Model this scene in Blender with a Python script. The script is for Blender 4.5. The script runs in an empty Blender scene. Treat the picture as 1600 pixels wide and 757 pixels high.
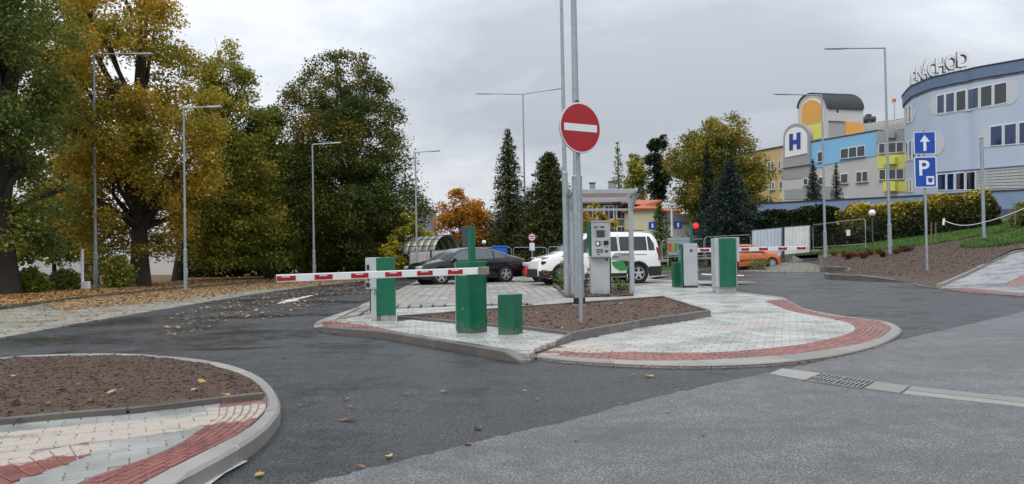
import bpy, bmesh, math, random
import numpy as np
from mathutils import Vector, Matrix
R = random.Random(7)
rng = np.random.default_rng(7)
S = bpy.context.scene
C = S.collection
# ------------------------------------------------------------------ camera
CH, CF = 1.2, 1180.0
ROLL, PITCH = math.radians(1.03), math.atan(19.5/1180)
_R0 = Vector((1,0,0)); _F = Vector((0,math.cos(PITCH),math.sin(PITCH))); _U0 = _R0.cross(_F)
_R = _R0*math.cos(ROLL)-_U0*math.sin(ROLL); _U = _U0*math.cos(ROLL)+_R0*math.sin(ROLL)
cam = bpy.data.cameras.new('camera'); co = bpy.data.objects.new('camera', cam); C.objects.link(co)
cam.sensor_width = 36; cam.lens = 36*CF/1600; cam.clip_start = .05; cam.clip_end = 3000
m3 = Matrix((_R,_U,-_F)).transposed(); m4 = m3.to_4x4(); m4.translation = (0,0,CH)
co.matrix_world = m4; S.camera = co
# ------------------------------------------------------------------ light, sky, exposure
SUN_EL, SUN_AZ = math.radians(52), math.radians(-145)
W = bpy.data.worlds.new('World'); S.world = W; W.use_nodes = True
nt = W.node_tree; nt.nodes.clear()
def wn(t, **k):
    n = nt.nodes.new(t)
    for a,b in k.items(): setattr(n,a,b)
    return n
out = wn('ShaderNodeOutputWorld'); bg = wn('ShaderNodeBackground')
sky = wn('ShaderNodeTexSky'); sky.sky_type='NISHITA'; sky.sun_disc=False
sky.sun_elevation = SUN_EL; sky.sun_rotation = SUN_AZ; sky.dust_density=4
skb = wn('ShaderNodeMix', data_type='RGBA', blend_type='MULTIPLY'); skb.inputs[0].default_value=1
nt.links.new(sky.outputs[0], skb.inputs[6]); skb.inputs[7].default_value=(.1,.1,.1,1)
tc = wn('ShaderNodeTexCoord'); sep = wn('ShaderNodeSeparateXYZ'); nt.links.new(tc.outputs['Generated'], sep.inputs[0])
zc = wn('ShaderNodeMath', operation='MAXIMUM'); nt.links.new(sep.outputs[2], zc.inputs[0]); zc.inputs[1].default_value=0
za = wn('ShaderNodeMath', operation='ADD'); nt.links.new(zc.outputs[0], za.inputs[0]); za.inputs[1].default_value=.38
dx = wn('ShaderNodeMath', operation='DIVIDE'); dy = wn('ShaderNodeMath', operation='DIVIDE')
nt.links.new(sep.outputs[0], dx.inputs[0]); nt.links.new(za.outputs[0], dx.inputs[1])
nt.links.new(sep.outputs[1], dy.inputs[0]); nt.links.new(za.outputs[0], dy.inputs[1])
cmb = wn('ShaderNodeCombineXYZ'); nt.links.new(dx.outputs[0], cmb.inputs[0]); nt.links.new(dy.outputs[0], cmb.inputs[1])
mp = wn('ShaderNodeMapping'); nt.links.new(cmb.outputs[0], mp.inputs[0]); mp.inputs['Location'].default_value=(3.1,1.7,0); mp.inputs['Rotation'].default_value=(0,0,.5); mp.inputs['Scale'].default_value=(.8,1.2,1)
n1 = wn('ShaderNodeTexNoise'); n1.inputs['Scale'].default_value=1.0; n1.inputs['Detail'].default_value=6; n1.inputs['Roughness'].default_value=.56; n1.inputs['Distortion'].default_value=.2
nt.links.new(mp.outputs[0], n1.inputs['Vector'])
rp = wn('ShaderNodeValToRGB'); nt.links.new(n1.outputs['Fac'], rp.inputs[0])
e = rp.color_ramp.elements
e[0].position=.36; e[0].color=(.40,.43,.48,1); e[1].position=.62; e[1].color=(.74,.77,.81,1)
k = e.new(.47); k.color=(.54,.57,.62,1); k = e.new(.53); k.color=(.66,.69,.74,1)
# overcast sky: brighter towards the zenith (CIE)
zg = wn('ShaderNodeMapRange'); nt.links.new(zc.outputs[0], zg.inputs[0]); zg.inputs[1].default_value=.05; zg.inputs[2].default_value=1; zg.inputs[3].default_value=1.0; zg.inputs[4].default_value=2.7
cm = wn('ShaderNodeVectorMath', operation='SCALE'); nt.links.new(rp.outputs[0], cm.inputs[0]); nt.links.new(zg.outputs[0], cm.inputs['Scale'])
mx = wn('ShaderNodeMix', data_type='RGBA'); mx.inputs[0].default_value=.93
nt.links.new(skb.outputs[2], mx.inputs[6]); nt.links.new(cm.outputs[0], mx.inputs[7])
nt.links.new(mx.outputs[2], bg.inputs[0]); bg.inputs[1].default_value=1.0
nt.links.new(bg.outputs[0], out.inputs[0])
sl = bpy.data.lights.new('sun','SUN'); so = bpy.data.objects.new('sun', sl); C.objects.link(so)
sl.energy=1.0; sl.angle=math.radians(25); sl.color=(1,.97,.93)
so.rotation_euler = (math.pi/2-SUN_EL, 0, math.radians(-35))
S.view_settings.view_transform='Standard'; S.view_settings.look='None'; S.view_settings.gamma=1; S.view_settings.exposure=0.10
# ------------------------------------------------------------------ geometry helpers
def ss(a,b,x):
    t = min(1,max(0,(x-a)/(b-a))); return t*t*(3-2*t)
def T(x,y):
    s = x-13.3
    z = .152*(math.sqrt(s*s+.25)+s)/2*ss(11,18,y) if x<75 else 9.4
    return z + 2.6*ss(60,110,y)*ss(2,14,x)
def ray(px,py):
    return _F + _R*((px-800)/CF) + _U*((378.5-py)/CF)
def G(px,py,z=0.0):
    d = ray(px,py); t=(z-CH)/d.z; return (d.x*t, d.y*t)
def GT(px,py,dz=0.0):
    d = ray(px,py); lo=2.0; Y=lo
    while Y<160:
        x=d.x*Y/d.y; z=CH+d.z*Y/d.y
        if z<=T(x,Y)+dz: break
        Y+=.05
    return (d.x*Y/d.y, Y)
def P(px,py,Y):
    d = ray(px,py); t=Y/d.y; return Vector((d.x*t,Y,CH+d.z*t))
class VP:
    """vertical plane through two pixel columns at given depths"""
    def __init__(s, pa, Ya, pb, Yb):
        a=P(pa,390,Ya); b=P(pb,390,Yb); s.a=a; s.d=(b-a).to_2d().normalized()
        s.n=Vector((s.d.y,-s.d.x))
        if s.n.y>0: s.n=-s.n
    def pt(s,px,py,off=0):
        d=ray(px,py); n=Vector((s.n.x,s.n.y,0)); a=Vector((s.a.x,s.a.y,CH))
        t=(a-Vector((0,0,CH))).dot(n)/d.dot(n)
        p=Vector((0,0,CH))+d*t+n*off
        return p
def cr(pts,n=8,closed=False):
    """catmull-rom through 2D points"""
    o=[]; N=len(pts)
    g=lambda i: pts[i%N] if closed else pts[min(max(i,0),N-1)]
    for i in range(N if closed else N-1):
        p0,p1,p2,p3=g(i-1),g(i),g(i+1),g(i+2)
        for k in range(n):
            t=k/n; o.append(tuple(.5*((2*p1[j])+(-p0[j]+p2[j])*t+(2*p0[j]-5*p1[j]+4*p2[j]-p3[j])*t*t+(-p0[j]+3*p1[j]-3*p2[j]+p3[j])*t**3) for j in range(len(p1))))
    if not closed: o.append(tuple(pts[-1]))
    return o
class Path:
    def __init__(s,pts):
        s.p=[Vector(p[:2]) for p in pts]; s.c=[0]
        for a,b in zip(s.p,s.p[1:]): s.c.append(s.c[-1]+(b-a).length)
        s.L=s.c[-1]
    def at(s,t):
        d=min(max(t,0),1)*s.L; lo,hi=0,len(s.c)-1
        while hi-lo>1:
            m=(lo+hi)//2
            if s.c[m]<=d: lo=m
            else: hi=m
        w=(d-s.c[lo])/max(1e-9,s.c[hi]-s.c[lo]); return s.p[lo].lerp(s.p[hi],w)
def clip_convex(subj, quad):
    """intersection of any polygon with a convex counter-clockwise polygon"""
    o=list(subj)
    for i in range(len(quad)):
        ax,ay=quad[i]; bx,by=quad[(i+1)%len(quad)]; ex,ey=bx-ax,by-ay
        inp=o; o=[]
        if not inp: return []
        s=inp[-1]; ds=ex*(s[1]-ay)-ey*(s[0]-ax)
        for e_ in inp:
            de=ex*(e_[1]-ay)-ey*(e_[0]-ax)
            if (de>=0)!=(ds>=0):
                t=ds/(ds-de); o.append((s[0]+(e_[0]-s[0])*t, s[1]+(e_[1]-s[1])*t))
            if de>=0: o.append(e_)
            s,ds=e_,de
    return o
def area(p): return .5*sum(a[0]*b[1]-b[0]*a[1] for a,b in zip(p,p[1:]+p[:1]))
def inside(p,poly):
    x,y=p[0],p[1]; c=False; j=len(poly)-1
    for i in range(len(poly)):
        xi,yi=poly[i][0],poly[i][1]; xj,yj=poly[j][0],poly[j][1]
        if (yi>y)!=(yj>y) and x<(xj-xi)*(y-yi)/(yj-yi)+xi: c=not c
        j=i
    return c
# ------------------------------------------------------------------ object helpers
def props(o,label=None,cat=None,group=None,kind=None):
    if label: o['label']=label
    if cat: o['category']=cat
    if group: o['group']=group
    if kind: o['kind']=kind
    return o
def thing(name,label,cat,loc=(0,0,0),rz=0,group=None,kind=None):
    o=bpy.data.objects.new(name,None); C.objects.link(o); o.empty_display_size=.2
    o.location=loc; o.rotation_euler=(0,0,rz)
    return props(o,label,cat,group,kind)
def rootloc(o):
    v=Vector((0,0,0))
    while o is not None: v=v+o.location; o=o.parent
    return v
def mesh_obj(name,me,parent=None,smooth=False,**kw):
    o=bpy.data.objects.new(name,me); C.objects.link(o)
    if parent is not None: o.parent=parent
    if smooth:
        me.shade_smooth(); me.set_sharp_from_angle(angle=math.radians(38))
    return props(o,**kw)
class MB:
    def __init__(s): s.v=[]; s.f=[]
    def add(s,v,f):
        n=len(s.v); s.v+= [tuple(p) for p in v]; s.f+=[tuple(i+n for i in q) for q in f]; return s
    def box(s,c,d,rz=0,rx=0,ry=0,taper=1):
        M_=Matrix.Rotation(rz,3,'Z')@Matrix.Rotation(ry,3,'Y')@Matrix.Rotation(rx,3,'X'); c=Vector(c)
        v=[]
        for z in (-1,1):
            for x,y in ((-1,-1),(1,-1),(1,1),(-1,1)):
                k=taper if z>0 else 1
                v.append(c+M_@Vector((x*d[0]/2*k,y*d[1]/2*k,z*d[2]/2)))
        return s.add(v,[(3,2,1,0),(4,5,6,7),(0,1,5,4),(1,2,6,5),(2,3,7,6),(3,0,4,7)])
    def tube(s,pts,r,n=8,cap=True):
        pts=[Vector(p) for p in pts]; N=len(pts); rs=r if isinstance(r,(list,tuple)) else [r]*N
        v=[]; f=[]; u=None
        for i,p in enumerate(pts):
            d=(pts[min(i+1,N-1)]-pts[max(i-1,0)]).normalized()
            if u is None:
                u=d.cross(Vector((0,0,1)))
                if u.length<.1: u=d.cross(Vector((0,1,0)))
            u=(u-d*u.dot(d)).normalized(); w=d.cross(u)
            for k in range(n):
                a=2*math.pi*k/n; v.append(p+(u*math.cos(a)+w*math.sin(a))*rs[i])
        for i in range(N-1):
            for k in range(n):
                f.append((i*n+k,i*n+(k+1)%n,(i+1)*n+(k+1)%n,(i+1)*n+k))
        if cap: f.append(tuple(range(n))[::-1]); f.append(tuple((N-1)*n+k for k in range(n)))
        return s.add(v,f)
    def prism(s,poly,z0,z1):
        """poly xy; z0,z1 numbers or callables"""
        if area([tuple(p[:2]) for p in poly])<0: poly=poly[::-1]
        g0=z0 if callable(z0) else (lambda x,y:z0); g1=z1 if callable(z1) else (lambda x,y:z1); n=len(poly)
        v=[(p[0],p[1],g0(p[0],p[1])) for p in poly]+[(p[0],p[1],g1(p[0],p[1])) for p in poly]
        f=[tuple(range(n,2*n)),tuple(range(n))[::-1]]+[(i,(i+1)%n,n+(i+1)%n,n+i) for i in range(n)]
        return s.add(v,f)
    def ext(s,pts,vec):
        """extrude a planar 3D polygon"""
        n=len(pts); vec=Vector(vec); v=[Vector(p) for p in pts]+[Vector(p)+vec for p in pts]
        return s.add(v,[tuple(range(n)),tuple(range(n,2*n))[::-1]]+[(i,n+i,n+(i+1)%n,(i+1)%n) for i in range(n)])
    def lathe(s,prof,c=(0,0,0),n=16,axis='Z'):
        v=[];f=[];N=len(prof);c=Vector(c)
        for r,z in prof:
            for k in range(n):
                a=2*math.pi*k/n; p=(r*math.cos(a),r*math.sin(a),z)
                if axis=='Y': p=(p[0],p[2],p[1])
                if axis=='X': p=(p[2],p[0],p[1])
                v.append(c+Vector(p))
        for i in range(N-1):
            for k in range(n): f.append((i*n+k,i*n+(k+1)%n,(i+1)*n+(k+1)%n,(i+1)*n+k))
        f.append(tuple(range(n))[::-1]); f.append(tuple((N-1)*n+k for k in range(n)))
        return s.add(v,f)
    def mesh(s,name,mat,fix=True):
        me=bpy.data.meshes.new(name); me.from_pydata(s.v,[],s.f); me.update()
        if fix:
            b=bmesh.new(); b.from_mesh(me); bmesh.ops.recalc_face_normals(b,faces=b.faces); b.to_mesh(me); b.free()
        if mat: me.materials.append(mat)
        return me
    def build(s,name,mat,parent=None,smooth=False,bevel=0,world=True,fix=True,seg=2,**kw):
        if parent is not None and world:
            o_=rootloc(parent); s.v=[(a-o_.x,b-o_.y,c-o_.z) for a,b,c in s.v]
        o=mesh_obj(name,s.mesh(name,mat,fix),parent,smooth,**kw)
        if bevel:
            m=o.modifiers.new('bevel','BEVEL'); m.width=bevel; m.segments=seg; m.limit_method='ANGLE'; m.angle_limit=.6
        return o
def copy_tree(o,parent=None):
    c=o.copy(); C.objects.link(c); c.parent=parent
    for ch in list(o.children): copy_tree(ch,c)
    return c
def np_mesh(name,v,quads,mat):
    me=bpy.data.meshes.new(name); n=len(v); q=len(quads)
    me.vertices.add(n); me.vertices.foreach_set('co',np.asarray(v,dtype=np.float32).ravel())
    k=quads.shape[1]
    me.loops.add(q*k); me.loops.foreach_set('vertex_index',quads.ravel().astype(np.int32))
    me.polygons.add(q); me.polygons.foreach_set('loop_start',np.arange(0,q*k,k,dtype=np.int32))
    me.update(calc_edges=True)
    if mat: me.materials.append(mat)
    return me
# ------------------------------------------------------------------ materials
def lin(h):
    h=h.lstrip('#'); o=[]
    for i in (0,2,4):
        c=int(h[i:i+2],16)/255; o.append(c/12.92 if c<=.04045 else ((c+.055)/1.055)**2.4)
    return tuple(o)+(1,)
def c4(c): return lin(c) if isinstance(c,str) else tuple(c)[:3]+(1,)
class NT:
    def __init__(s,name):
        s.m=bpy.data.materials.new(name); s.m.use_nodes=True; s.t=s.m.node_tree; s.t.nodes.clear()
        s.o=s.n('ShaderNodeOutputMaterial'); s.b=s.n('ShaderNodeBsdfPrincipled'); s.l(s.b.outputs[0],s.o.inputs[0])
        s.geo=s.n('ShaderNodeNewGeometry'); s.pos=s.geo.outputs['Position']
    def n(s,t,**k):
        n=s.t.nodes.new(t)
        for a,b in k.items(): setattr(n,a,b)
        return n
    def l(s,a,b): s.t.links.new(a,b)
    def noise(s,scale,detail=4,rough=.55,vec=None,dist=0,sc=None):
        n=s.n('ShaderNodeTexNoise'); n.inputs['Scale'].default_value=scale; n.inputs['Detail'].default_value=detail; n.inputs['Roughness'].default_value=rough; n.inputs['Distortion'].default_value=dist
        v=vec or s.pos
        if sc:
            m=s.n('ShaderNodeMapping'); s.l(v,m.inputs[0]); m.inputs['Scale'].default_value=sc; v=m.outputs[0]
        s.l(v,n.inputs['Vector']); return n.outputs['Fac']
    def math(s,op,a,b=None,clamp=False):
        n=s.n('ShaderNodeMath',operation=op,use_clamp=clamp)
        for i,x in enumerate((a,b)):
            if x is None: continue
            if isinstance(x,(int,float)): n.inputs[i].default_value=x
            else: s.l(x,n.inputs[i])
        return n.outputs[0]
    def rng(s,x,a,b,c,d):
        n=s.n('ShaderNodeMapRange'); s.l(x,n.inputs[0])
        for i,v in enumerate((a,b,c,d)): n.inputs[i+1].default_value=v
        return n.outputs[0]
    def ramp(s,x,stops):
        r=s.n('ShaderNodeValToRGB'); s.l(x,r.inputs[0]); e=r.color_ramp.elements
        while len(e)>1: e.remove(e[-1])
        e[0].position=stops[0][0]; e[0].color=c4(stops[0][1])
        for p,c in stops[1:]: q=e.new(p); q.color=c4(c)
        return r.outputs[0]
    def mix(s,f,a,b,mode='MIX'):
        n=s.n('ShaderNodeMix',data_type='RGBA',blend_type=mode)
        for i,x in ((0,f),(6,a),(7,b)):
            if isinstance(x,(int,float)): n.inputs[i].default_value=x
            elif isinstance(x,(str,tuple,list)): n.inputs[i].default_value=c4(x)
            else: s.l(x,n.inputs[i])
        return n.outputs[2]
    def set(s,k,v):
        i=s.b.inputs[k]
        if isinstance(v,(int,float)): i.default_value=v
        elif isinstance(v,(str,tuple)): i.default_value=c4(v)
        else: s.l(v,i)
    def bump(s,h,strength=.3,dist=.01):
        b=s.n('ShaderNodeBump'); b.inputs['Strength'].default_value=strength; b.inputs['Distance'].default_value=dist
        s.l(h,b.inputs['Height']); s.l(b.outputs[0],s.b.inputs['Normal'])
    def rnd(s):
        oi=s.n('ShaderNodeObjectInfo'); a=s.math('ADD',oi.outputs['Random'],s.geo.outputs['Random Per Island']); return s.math('FRACT',a)
    def ellipses(s,els):
        """max over soft ellipses (cx,cy,rx,ry,angle) of 1-distance"""
        acc=None
        for cx,cy,rx,ry,a in els:
            m=s.n('ShaderNodeMapping',vector_type='TEXTURE'); s.l(s.pos,m.inputs[0])
            m.inputs['Location'].default_value=(cx,cy,0); m.inputs['Rotation'].default_value=(0,0,a); m.inputs['Scale'].default_value=(rx,ry,1000)
            g=s.n('ShaderNodeVectorMath',operation='LENGTH'); s.l(m.outputs[0],g.inputs[0])
            v=s.math('SUBTRACT',1.0,g.outputs['Value']); acc=v if acc is None else s.math('MAXIMUM',acc,v)
        return acc
def M(name,col,rough=.55,metal=0,var=.12,scale=6,bump=0,bscale=80,spec=.5,coat=0,streak=0,dirt=0):
    t=NT(name); c=c4(col); d=tuple(x*(1-var) for x in c[:3]); u=tuple(min(1,x*(1+var)) for x in c[:3])
    f=t.noise(scale,5,.6); cc=t.ramp(f,[(.3,d),(.7,u)])
    if streak:
        g=t.noise(3,4,.6,sc=(3,3,.25)); cc=t.mix(t.rng(g,.5,.75,0,streak),cc,tuple(x*.45 for x in c[:3]))
    t.set('Base Color',cc); t.set('Roughness',t.rng(f,.3,.7,max(.03,rough-.07),min(1,rough+.07))); t.set('Metallic',metal)
    t.b.inputs['Specular IOR Level'].default_value=spec; t.b.inputs['Coat Weight'].default_value=coat; t.b.inputs['Coat Roughness'].default_value=.08
    if dirt:
        sx=t.n('ShaderNodeSeparateXYZ'); t.l(t.pos,sx.inputs[0]); dz=t.math('ADD',t.rng(sx.outputs[2],.10,.42,.55,-.25),t.math('MULTIPLY',t.math('SUBTRACT',t.noise(14,5,.7),.5),1.6)); dm=t.rng(dz,.25,.6,0,dirt)
        t.set('Base Color',t.mix(dm,cc,(.16,.14,.11))); t.set('Roughness',t.mix(dm,t.rng(f,.3,.7,max(.03,rough-.07),min(1,rough+.07)),(.8,.8,.8)))
    if bump: t.bump(t.noise(bscale,3,.6),bump,.004)
    return t.m
def glass_mat(name,col='#1d2a35',rough=.06,alpha=1):
    t=NT(name); t.set('Base Color',col); t.set('Roughness',rough); t.b.inputs['Specular IOR Level'].default_value=.9
    t.b.inputs['Coat Weight'].default_value=.6; t.b.inputs['Coat Roughness'].default_value=.03
    if alpha<1: t.set('Alpha',alpha)
    return t.m
galv=M('galvanised steel','#98a1a6',.45,.3,.14,9,.15,120,streak=.12)
galv2=M('painted steel grey','#a3aaad',.45,.15,.1,6)
grn=M('green powder coat',(.003,.125,.062),.33,0,.08,3,.05,200,coat=.2,streak=.35,dirt=.6)
grn_d=M('green powder coat older',(.004,.10,.052),.4,0,.10,3,streak=.4,dirt=.6)
lgrey=M('light grey powder coat',(.42,.44,.46),.42,0,.07,3,coat=.1,streak=.25,dirt=.5)
white=M('white paint',(.74,.75,.76),.4,0,.05,4)
wht_d=M('white painted board',(.62,.64,.65),.5,0,.1,2,streak=.25)
red_r=M('red retroreflective film',(.36,.006,.01),.35,0,.08,5)
red_s=M('red sign film',(.36,.008,.014),.4,0,.06,4)
blk=M('black rubber',(.012,.012,.013),.7,0,.2,20)
dgrey=M('dark grey plastic',(.05,.055,.06),.5,0,.12,8)
alu=M('brushed aluminium','#a5a9ab',.38,.4,.1,12)
brassy=M('weathered steel bracket','#8a8474',.5,.5,.2,30)
screen=glass_mat('display glass','#10201c',.1)
blue_s=M('blue sign film',(.006,.06,.36),.35,0,.06,4)
w_film=M('white sign film',(.70,.74,.78),.4,0,.05,4)
# ------------------------------------------------------------------ ground materials
def asphalt(name,base,speck,fine,wet,wlo,whi,bstr):
    t=NT(name)
    v=t.n('ShaderNodeTexVoronoi'); v.inputs['Scale'].default_value=fine; t.l(t.pos,v.inputs['Vector'])
    n1=t.noise(fine*.8,3,.7); big=t.noise(.55,4,.6); mid=t.noise(4,4,.6)
    st=t.math('MULTIPLY',n1,.75); st=t.math('ADD',st,t.math('MULTIPLY',v.outputs['Distance'],.35))
    c=t.ramp(st,[(.32,tuple(x*.62 for x in base)),(.5,base),(.66,speck)])
    c=t.mix(t.rng(mid,.35,.65,0,.35),c,tuple(x*.72 for x in base))
    trk=t.noise(1.0,4,.6,sc=(.35,1.6,1),dist=.4); c=t.mix(t.rng(trk,.45,.7,0,.38),c,tuple(x*.6 for x in base))
    w=t.rng(t.math('ADD',big,t.math('MULTIPLY',mid,.35)),.52,.80,0,1)
    c=t.mix(t.math('MULTIPLY',w,wet),c,tuple(x*.42 for x in base))
    t.set('Base Color',c)
    r=t.rng(w,0,1,whi,wlo); r=t.math('ADD',r,t.math('MULTIPLY',t.math('SUBTRACT',n1,.5),.35)); t.set('Roughness',r)
    t.b.inputs['Specular IOR Level'].default_value=.40
    t.bump(st,bstr,.012)
    return t
ta=asphalt('new wet asphalt',(.014,.015,.017),(.10,.105,.112),60,.65,.15,.66,.9)
# puddled hollows left of the barrier
pud=[(*G(395,495),1.6,.5,.25),(*G(385,519),1.0,.35,.2),(*G(360,545),.8,.2,.1)]
e_=ta.rng(ta.math('ADD',ta.ellipses(pud),ta.math('MULTIPLY',ta.math('SUBTRACT',ta.noise(2.2,3),.5),1.2)),.15,.45,0,1)
b_=ta.b; cl=b_.inputs['Base Color'].links[0].from_socket; rl=b_.inputs['Roughness'].links[0].from_socket
ta.set('Base Color',ta.mix(e_,cl,(.008,.009,.01))); ta.set('Roughness',ta.mix(e_,rl,(.16,.16,.16)))
asph=ta.m
asph_old=asphalt('worn grey asphalt',(.088,.089,.092),(.28,.283,.29),95,.35,.5,.72,.9).m
def block_mat(name,cols,rough,sand=None,wet=.35):
    t=NT(name); r=t.rnd(); c=t.ramp(r,cols); n=t.noise(25,4,.7); m=t.noise(1.3,4,.6)
    c=t.mix(t.rng(n,.35,.75,0,.28),c,tuple(x*.62 for x in c4(cols[0][1])[:3]))
    w=t.rng(m,.42,.62,0,1)
    c=t.mix(t.math('MULTIPLY',w,.3),c,tuple(x*.6 for x in c4(cols[0][1])[:3]))
    ro=t.rng(w,0,1,rough,rough-wet)
    if sand:
        s=t.ellipses(sand); s=t.math('ADD',s,t.math('MULTIPLY',t.math('SUBTRACT',t.noise(9,6,.75),.5),1.5))
        s=t.rng(s,.25,.42,0,1); sc=t.ramp(t.noise(60,3,.8),[(.3,(.27,.225,.185)),(.7,(.48,.425,.37))])
        c=t.mix(s,c,sc); ro=t.mix(s,ro,(.9,.9,.9))
    t.set('Base Color',c); t.set('Roughness',ro); t.bump(n,.35,.003)
    return t.m
SAND_L=[(*G(90,688,.1),1.2,.24,.42),(*G(250,662,.1),1.0,.24,.38),(*G(10,716,.1),.8,.26,.45),(*G(70,712,.1),.5,.12,.45),(*G(335,655,.1),.6,.26,.5),(*G(385,640,.1),.5,.3,.5),(*G(-60,700,.1),.8,.2,.4),(*G(130,668,.1),.9,.12,.38)]
SAND_R=[(*G(900,545,.04),.6,.3,-.1),(*G(945,548,.04),.7,.16,0),(*G(905,535,.04),.7,.2,0),(*G(1150,511,.04),1.0,.30,.25),(*G(1190,503,.04),.5,.22,.2),(*G(1020,515,.04),.6,.12,.2),(*G(846,553,.04),.3,.15,0)]
gp_l=block_mat('grey concrete pavers left',[(0,(.25,.255,.24)),(1,(.33,.335,.315))],.62,SAND_L)
gp_r=block_mat('grey concrete pavers island',[(0,(.33,.335,.315)),(1,(.47,.47,.44))],.45,SAND_R,.2)
rp_l=block_mat('red concrete pavers left',[(0,(.17,.055,.046)),(.5,(.27,.085,.07)),(1,(.20,.06,.05))],.6,SAND_L)
rp_r=block_mat('red concrete pavers island',[(0,(.22,.082,.068)),(.5,(.28,.112,.095)),(1,(.18,.068,.058))],.6,SAND_R)
kerb_m=block_mat('kerb concrete',[(0,(.21,.205,.185)),(1,(.31,.30,.275))],.7)
kerb_w=block_mat('wet kerb concrete',[(0,(.10,.092,.08)),(1,(.16,.147,.13))],.5)
edge_m=block_mat('dark wet edging concrete',[(0,(.12,.115,.105)),(1,(.18,.17,.155))],.5)
park_m=block_mat('car park paving blocks',[(0,(.23,.22,.20)),(1,(.36,.345,.32))],.6)
parkl_m=block_mat('weathered car park blocks',[(0,(.23,.22,.185)),(1,(.31,.30,.25))],.65)
bed_m=M('sandy bedding',(.25,.22,.18),.9,0,.3,30,.4,90)
joint_m=M('dark soil joints',(.022,.017,.013),.95,0,.4,40,.3,90)
paint=M('white road paint',(.52,.52,.50),.6,0,.15,14,.2,120)
def soil_mat(name,a,b,c):
    t=NT(name); f=t.noise(28,5,.75); g=t.noise(3,4,.6)
    cc=t.ramp(f,[(.3,a),(.52,b),(.72,c)]); cc=t.mix(t.rng(g,.4,.65,0,.4),cc,tuple(x*.6 for x in b)); 
    cc=t.mix(t.math('MULTIPLY',t.geo.outputs['Random Per Island'],.6),cc,c)
    t.set('Base Color',cc); t.set('Roughness',.9); t.b.inputs['Specular IOR Level'].default_value=.25; t.bump(f,.7,.02); return t.m
soil_m=soil_mat('brown bark soil',(.026,.017,.013),(.075,.048,.036),(.18,.12,.092))
soil2_m=soil_mat('dug brown earth',(.024,.016,.012),(.062,.041,.031),(.125,.088,.068))
gt=NT('grass and earth ground'); f_=gt.noise(6,6,.7); g_=gt.noise(.3,3,.5)
gt.set('Base Color',gt.mix(gt.rng(g_,.4,.6,0,.6),gt.ramp(f_,[(.3,(.022,.045,.010)),(.6,(.05,.11,.018)),(.8,(.10,.17,.03))]),(.06,.05,.02))); gt.set('Roughness',.9); gt.bump(f_,.6,.04)
ground_m=gt.m
lt=NT('leaf littered earth'); f_=lt.noise(9,6,.75)
lt.set('Base Color',lt.ramp(f_,[(.3,(.03,.022,.012)),(.48,(.11,.06,.02)),(.62,(.26,.14,.04)),(.8,(.36,.22,.06))])); lt.set('Roughness',.85); lt.bump(f_,.6,.03)
litter_m=lt.m
# ------------------------------------------------------------------ sheets
def sheet(name,poly,dz,mat,cell=2.0,parent=None,hf=None,**kw):
    if area(poly)<0: poly=poly[::-1]
    h=hf or T
    xs=[p[0] for p in poly]; ys=[p[1] for p in poly]; mb=MB()
    x=math.floor(min(xs)/cell)*cell; idx={}
    def vid(p):
        k=(round(p[0],4),round(p[1],4))
        if k not in idx: idx[k]=len(mb.v); mb.v.append((p[0],p[1],h(p[0],p[1])+dz))
        return idx[k]
    while x<max(xs):
        y=math.floor(min(ys)/cell)*cell
        while y<max(ys):
            q=clip_convex(poly,[(x,y),(x+cell,y),(x+cell,y+cell),(x,y+cell)])
            if len(q)>2 and abs(area(q))>1e-5:
                i=[]; 
                for p in q:
                    k=vid(p)
                    if not i or i[-1]!=k: i.append(k)
                if i[0]==i[-1]: i.pop()
                if len(set(i))>2 and len(set(i))==len(i): mb.f.append(tuple(i))
            y+=cell
        x+=cell
    return mb.build(name,mat,parent,smooth=True,fix=False,**kw)
# far ground: one sheet to the horizon, finer near the camera
mb=MB(); ax=[-1500,-700,-350,-200]+list(range(-130,8,4))+list(range(8,30,2))+list(range(30,131,4))+[200,350,700,1500]; ay=[-60,-30]+list(range(-10,151,4))+[220,350,700,1500]
for y in ay:
    for x in ax: mb.v.append((x,y,T(x,y)-.11))
nx=len(ax)
for j in range(len(ay)-1):
    for i in range(nx-1): mb.f.append((j*nx+i,j*nx+i+1,(j+1)*nx+i+1,(j+1)*nx+i))
mb.build('ground',ground_m,smooth=True,fix=False,kind='structure')
# road (new asphalt) and the older asphalt nearest the camera
seam_px=[(300,830),(400,785),(480,757),(600,727),(700,703),(800,677.5),(900,655),(1000,627),(1100,604),(1190,585),(1270,568),(1350,545),(1440,524),(1520,506),(1600,487),(1680,468)]
seam=[G(*p) for p in seam_px]
seam=[(x+R.uniform(-.02,.02),y+R.uniform(-.02,.02)) for x,y in cr(seam,10)]
left_px=[(-420,640),(-200,580),(0,530),(115,508),(251,485),(400,460),(480,449),(560,441),(640,434),(700,430)]
road=[G(*p) for p in left_px]
far=[(-2.5,48),(8,62),(13,70),(26,66),(22,48),(24,36),(22,26),(22,18)]
poly=road+far+[seam[-1]]+seam[::-1][1:]+[(-4,1.5),(-14,1.5),(-14,4)]
sheet('road',poly,-.004,asph,1.5,kind='structure')
sheet('old_road',seam+[(24,14),(24,-6),(-6,-6),(-4,1.2)],.001,asph_old,2.0,kind='structure')
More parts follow.
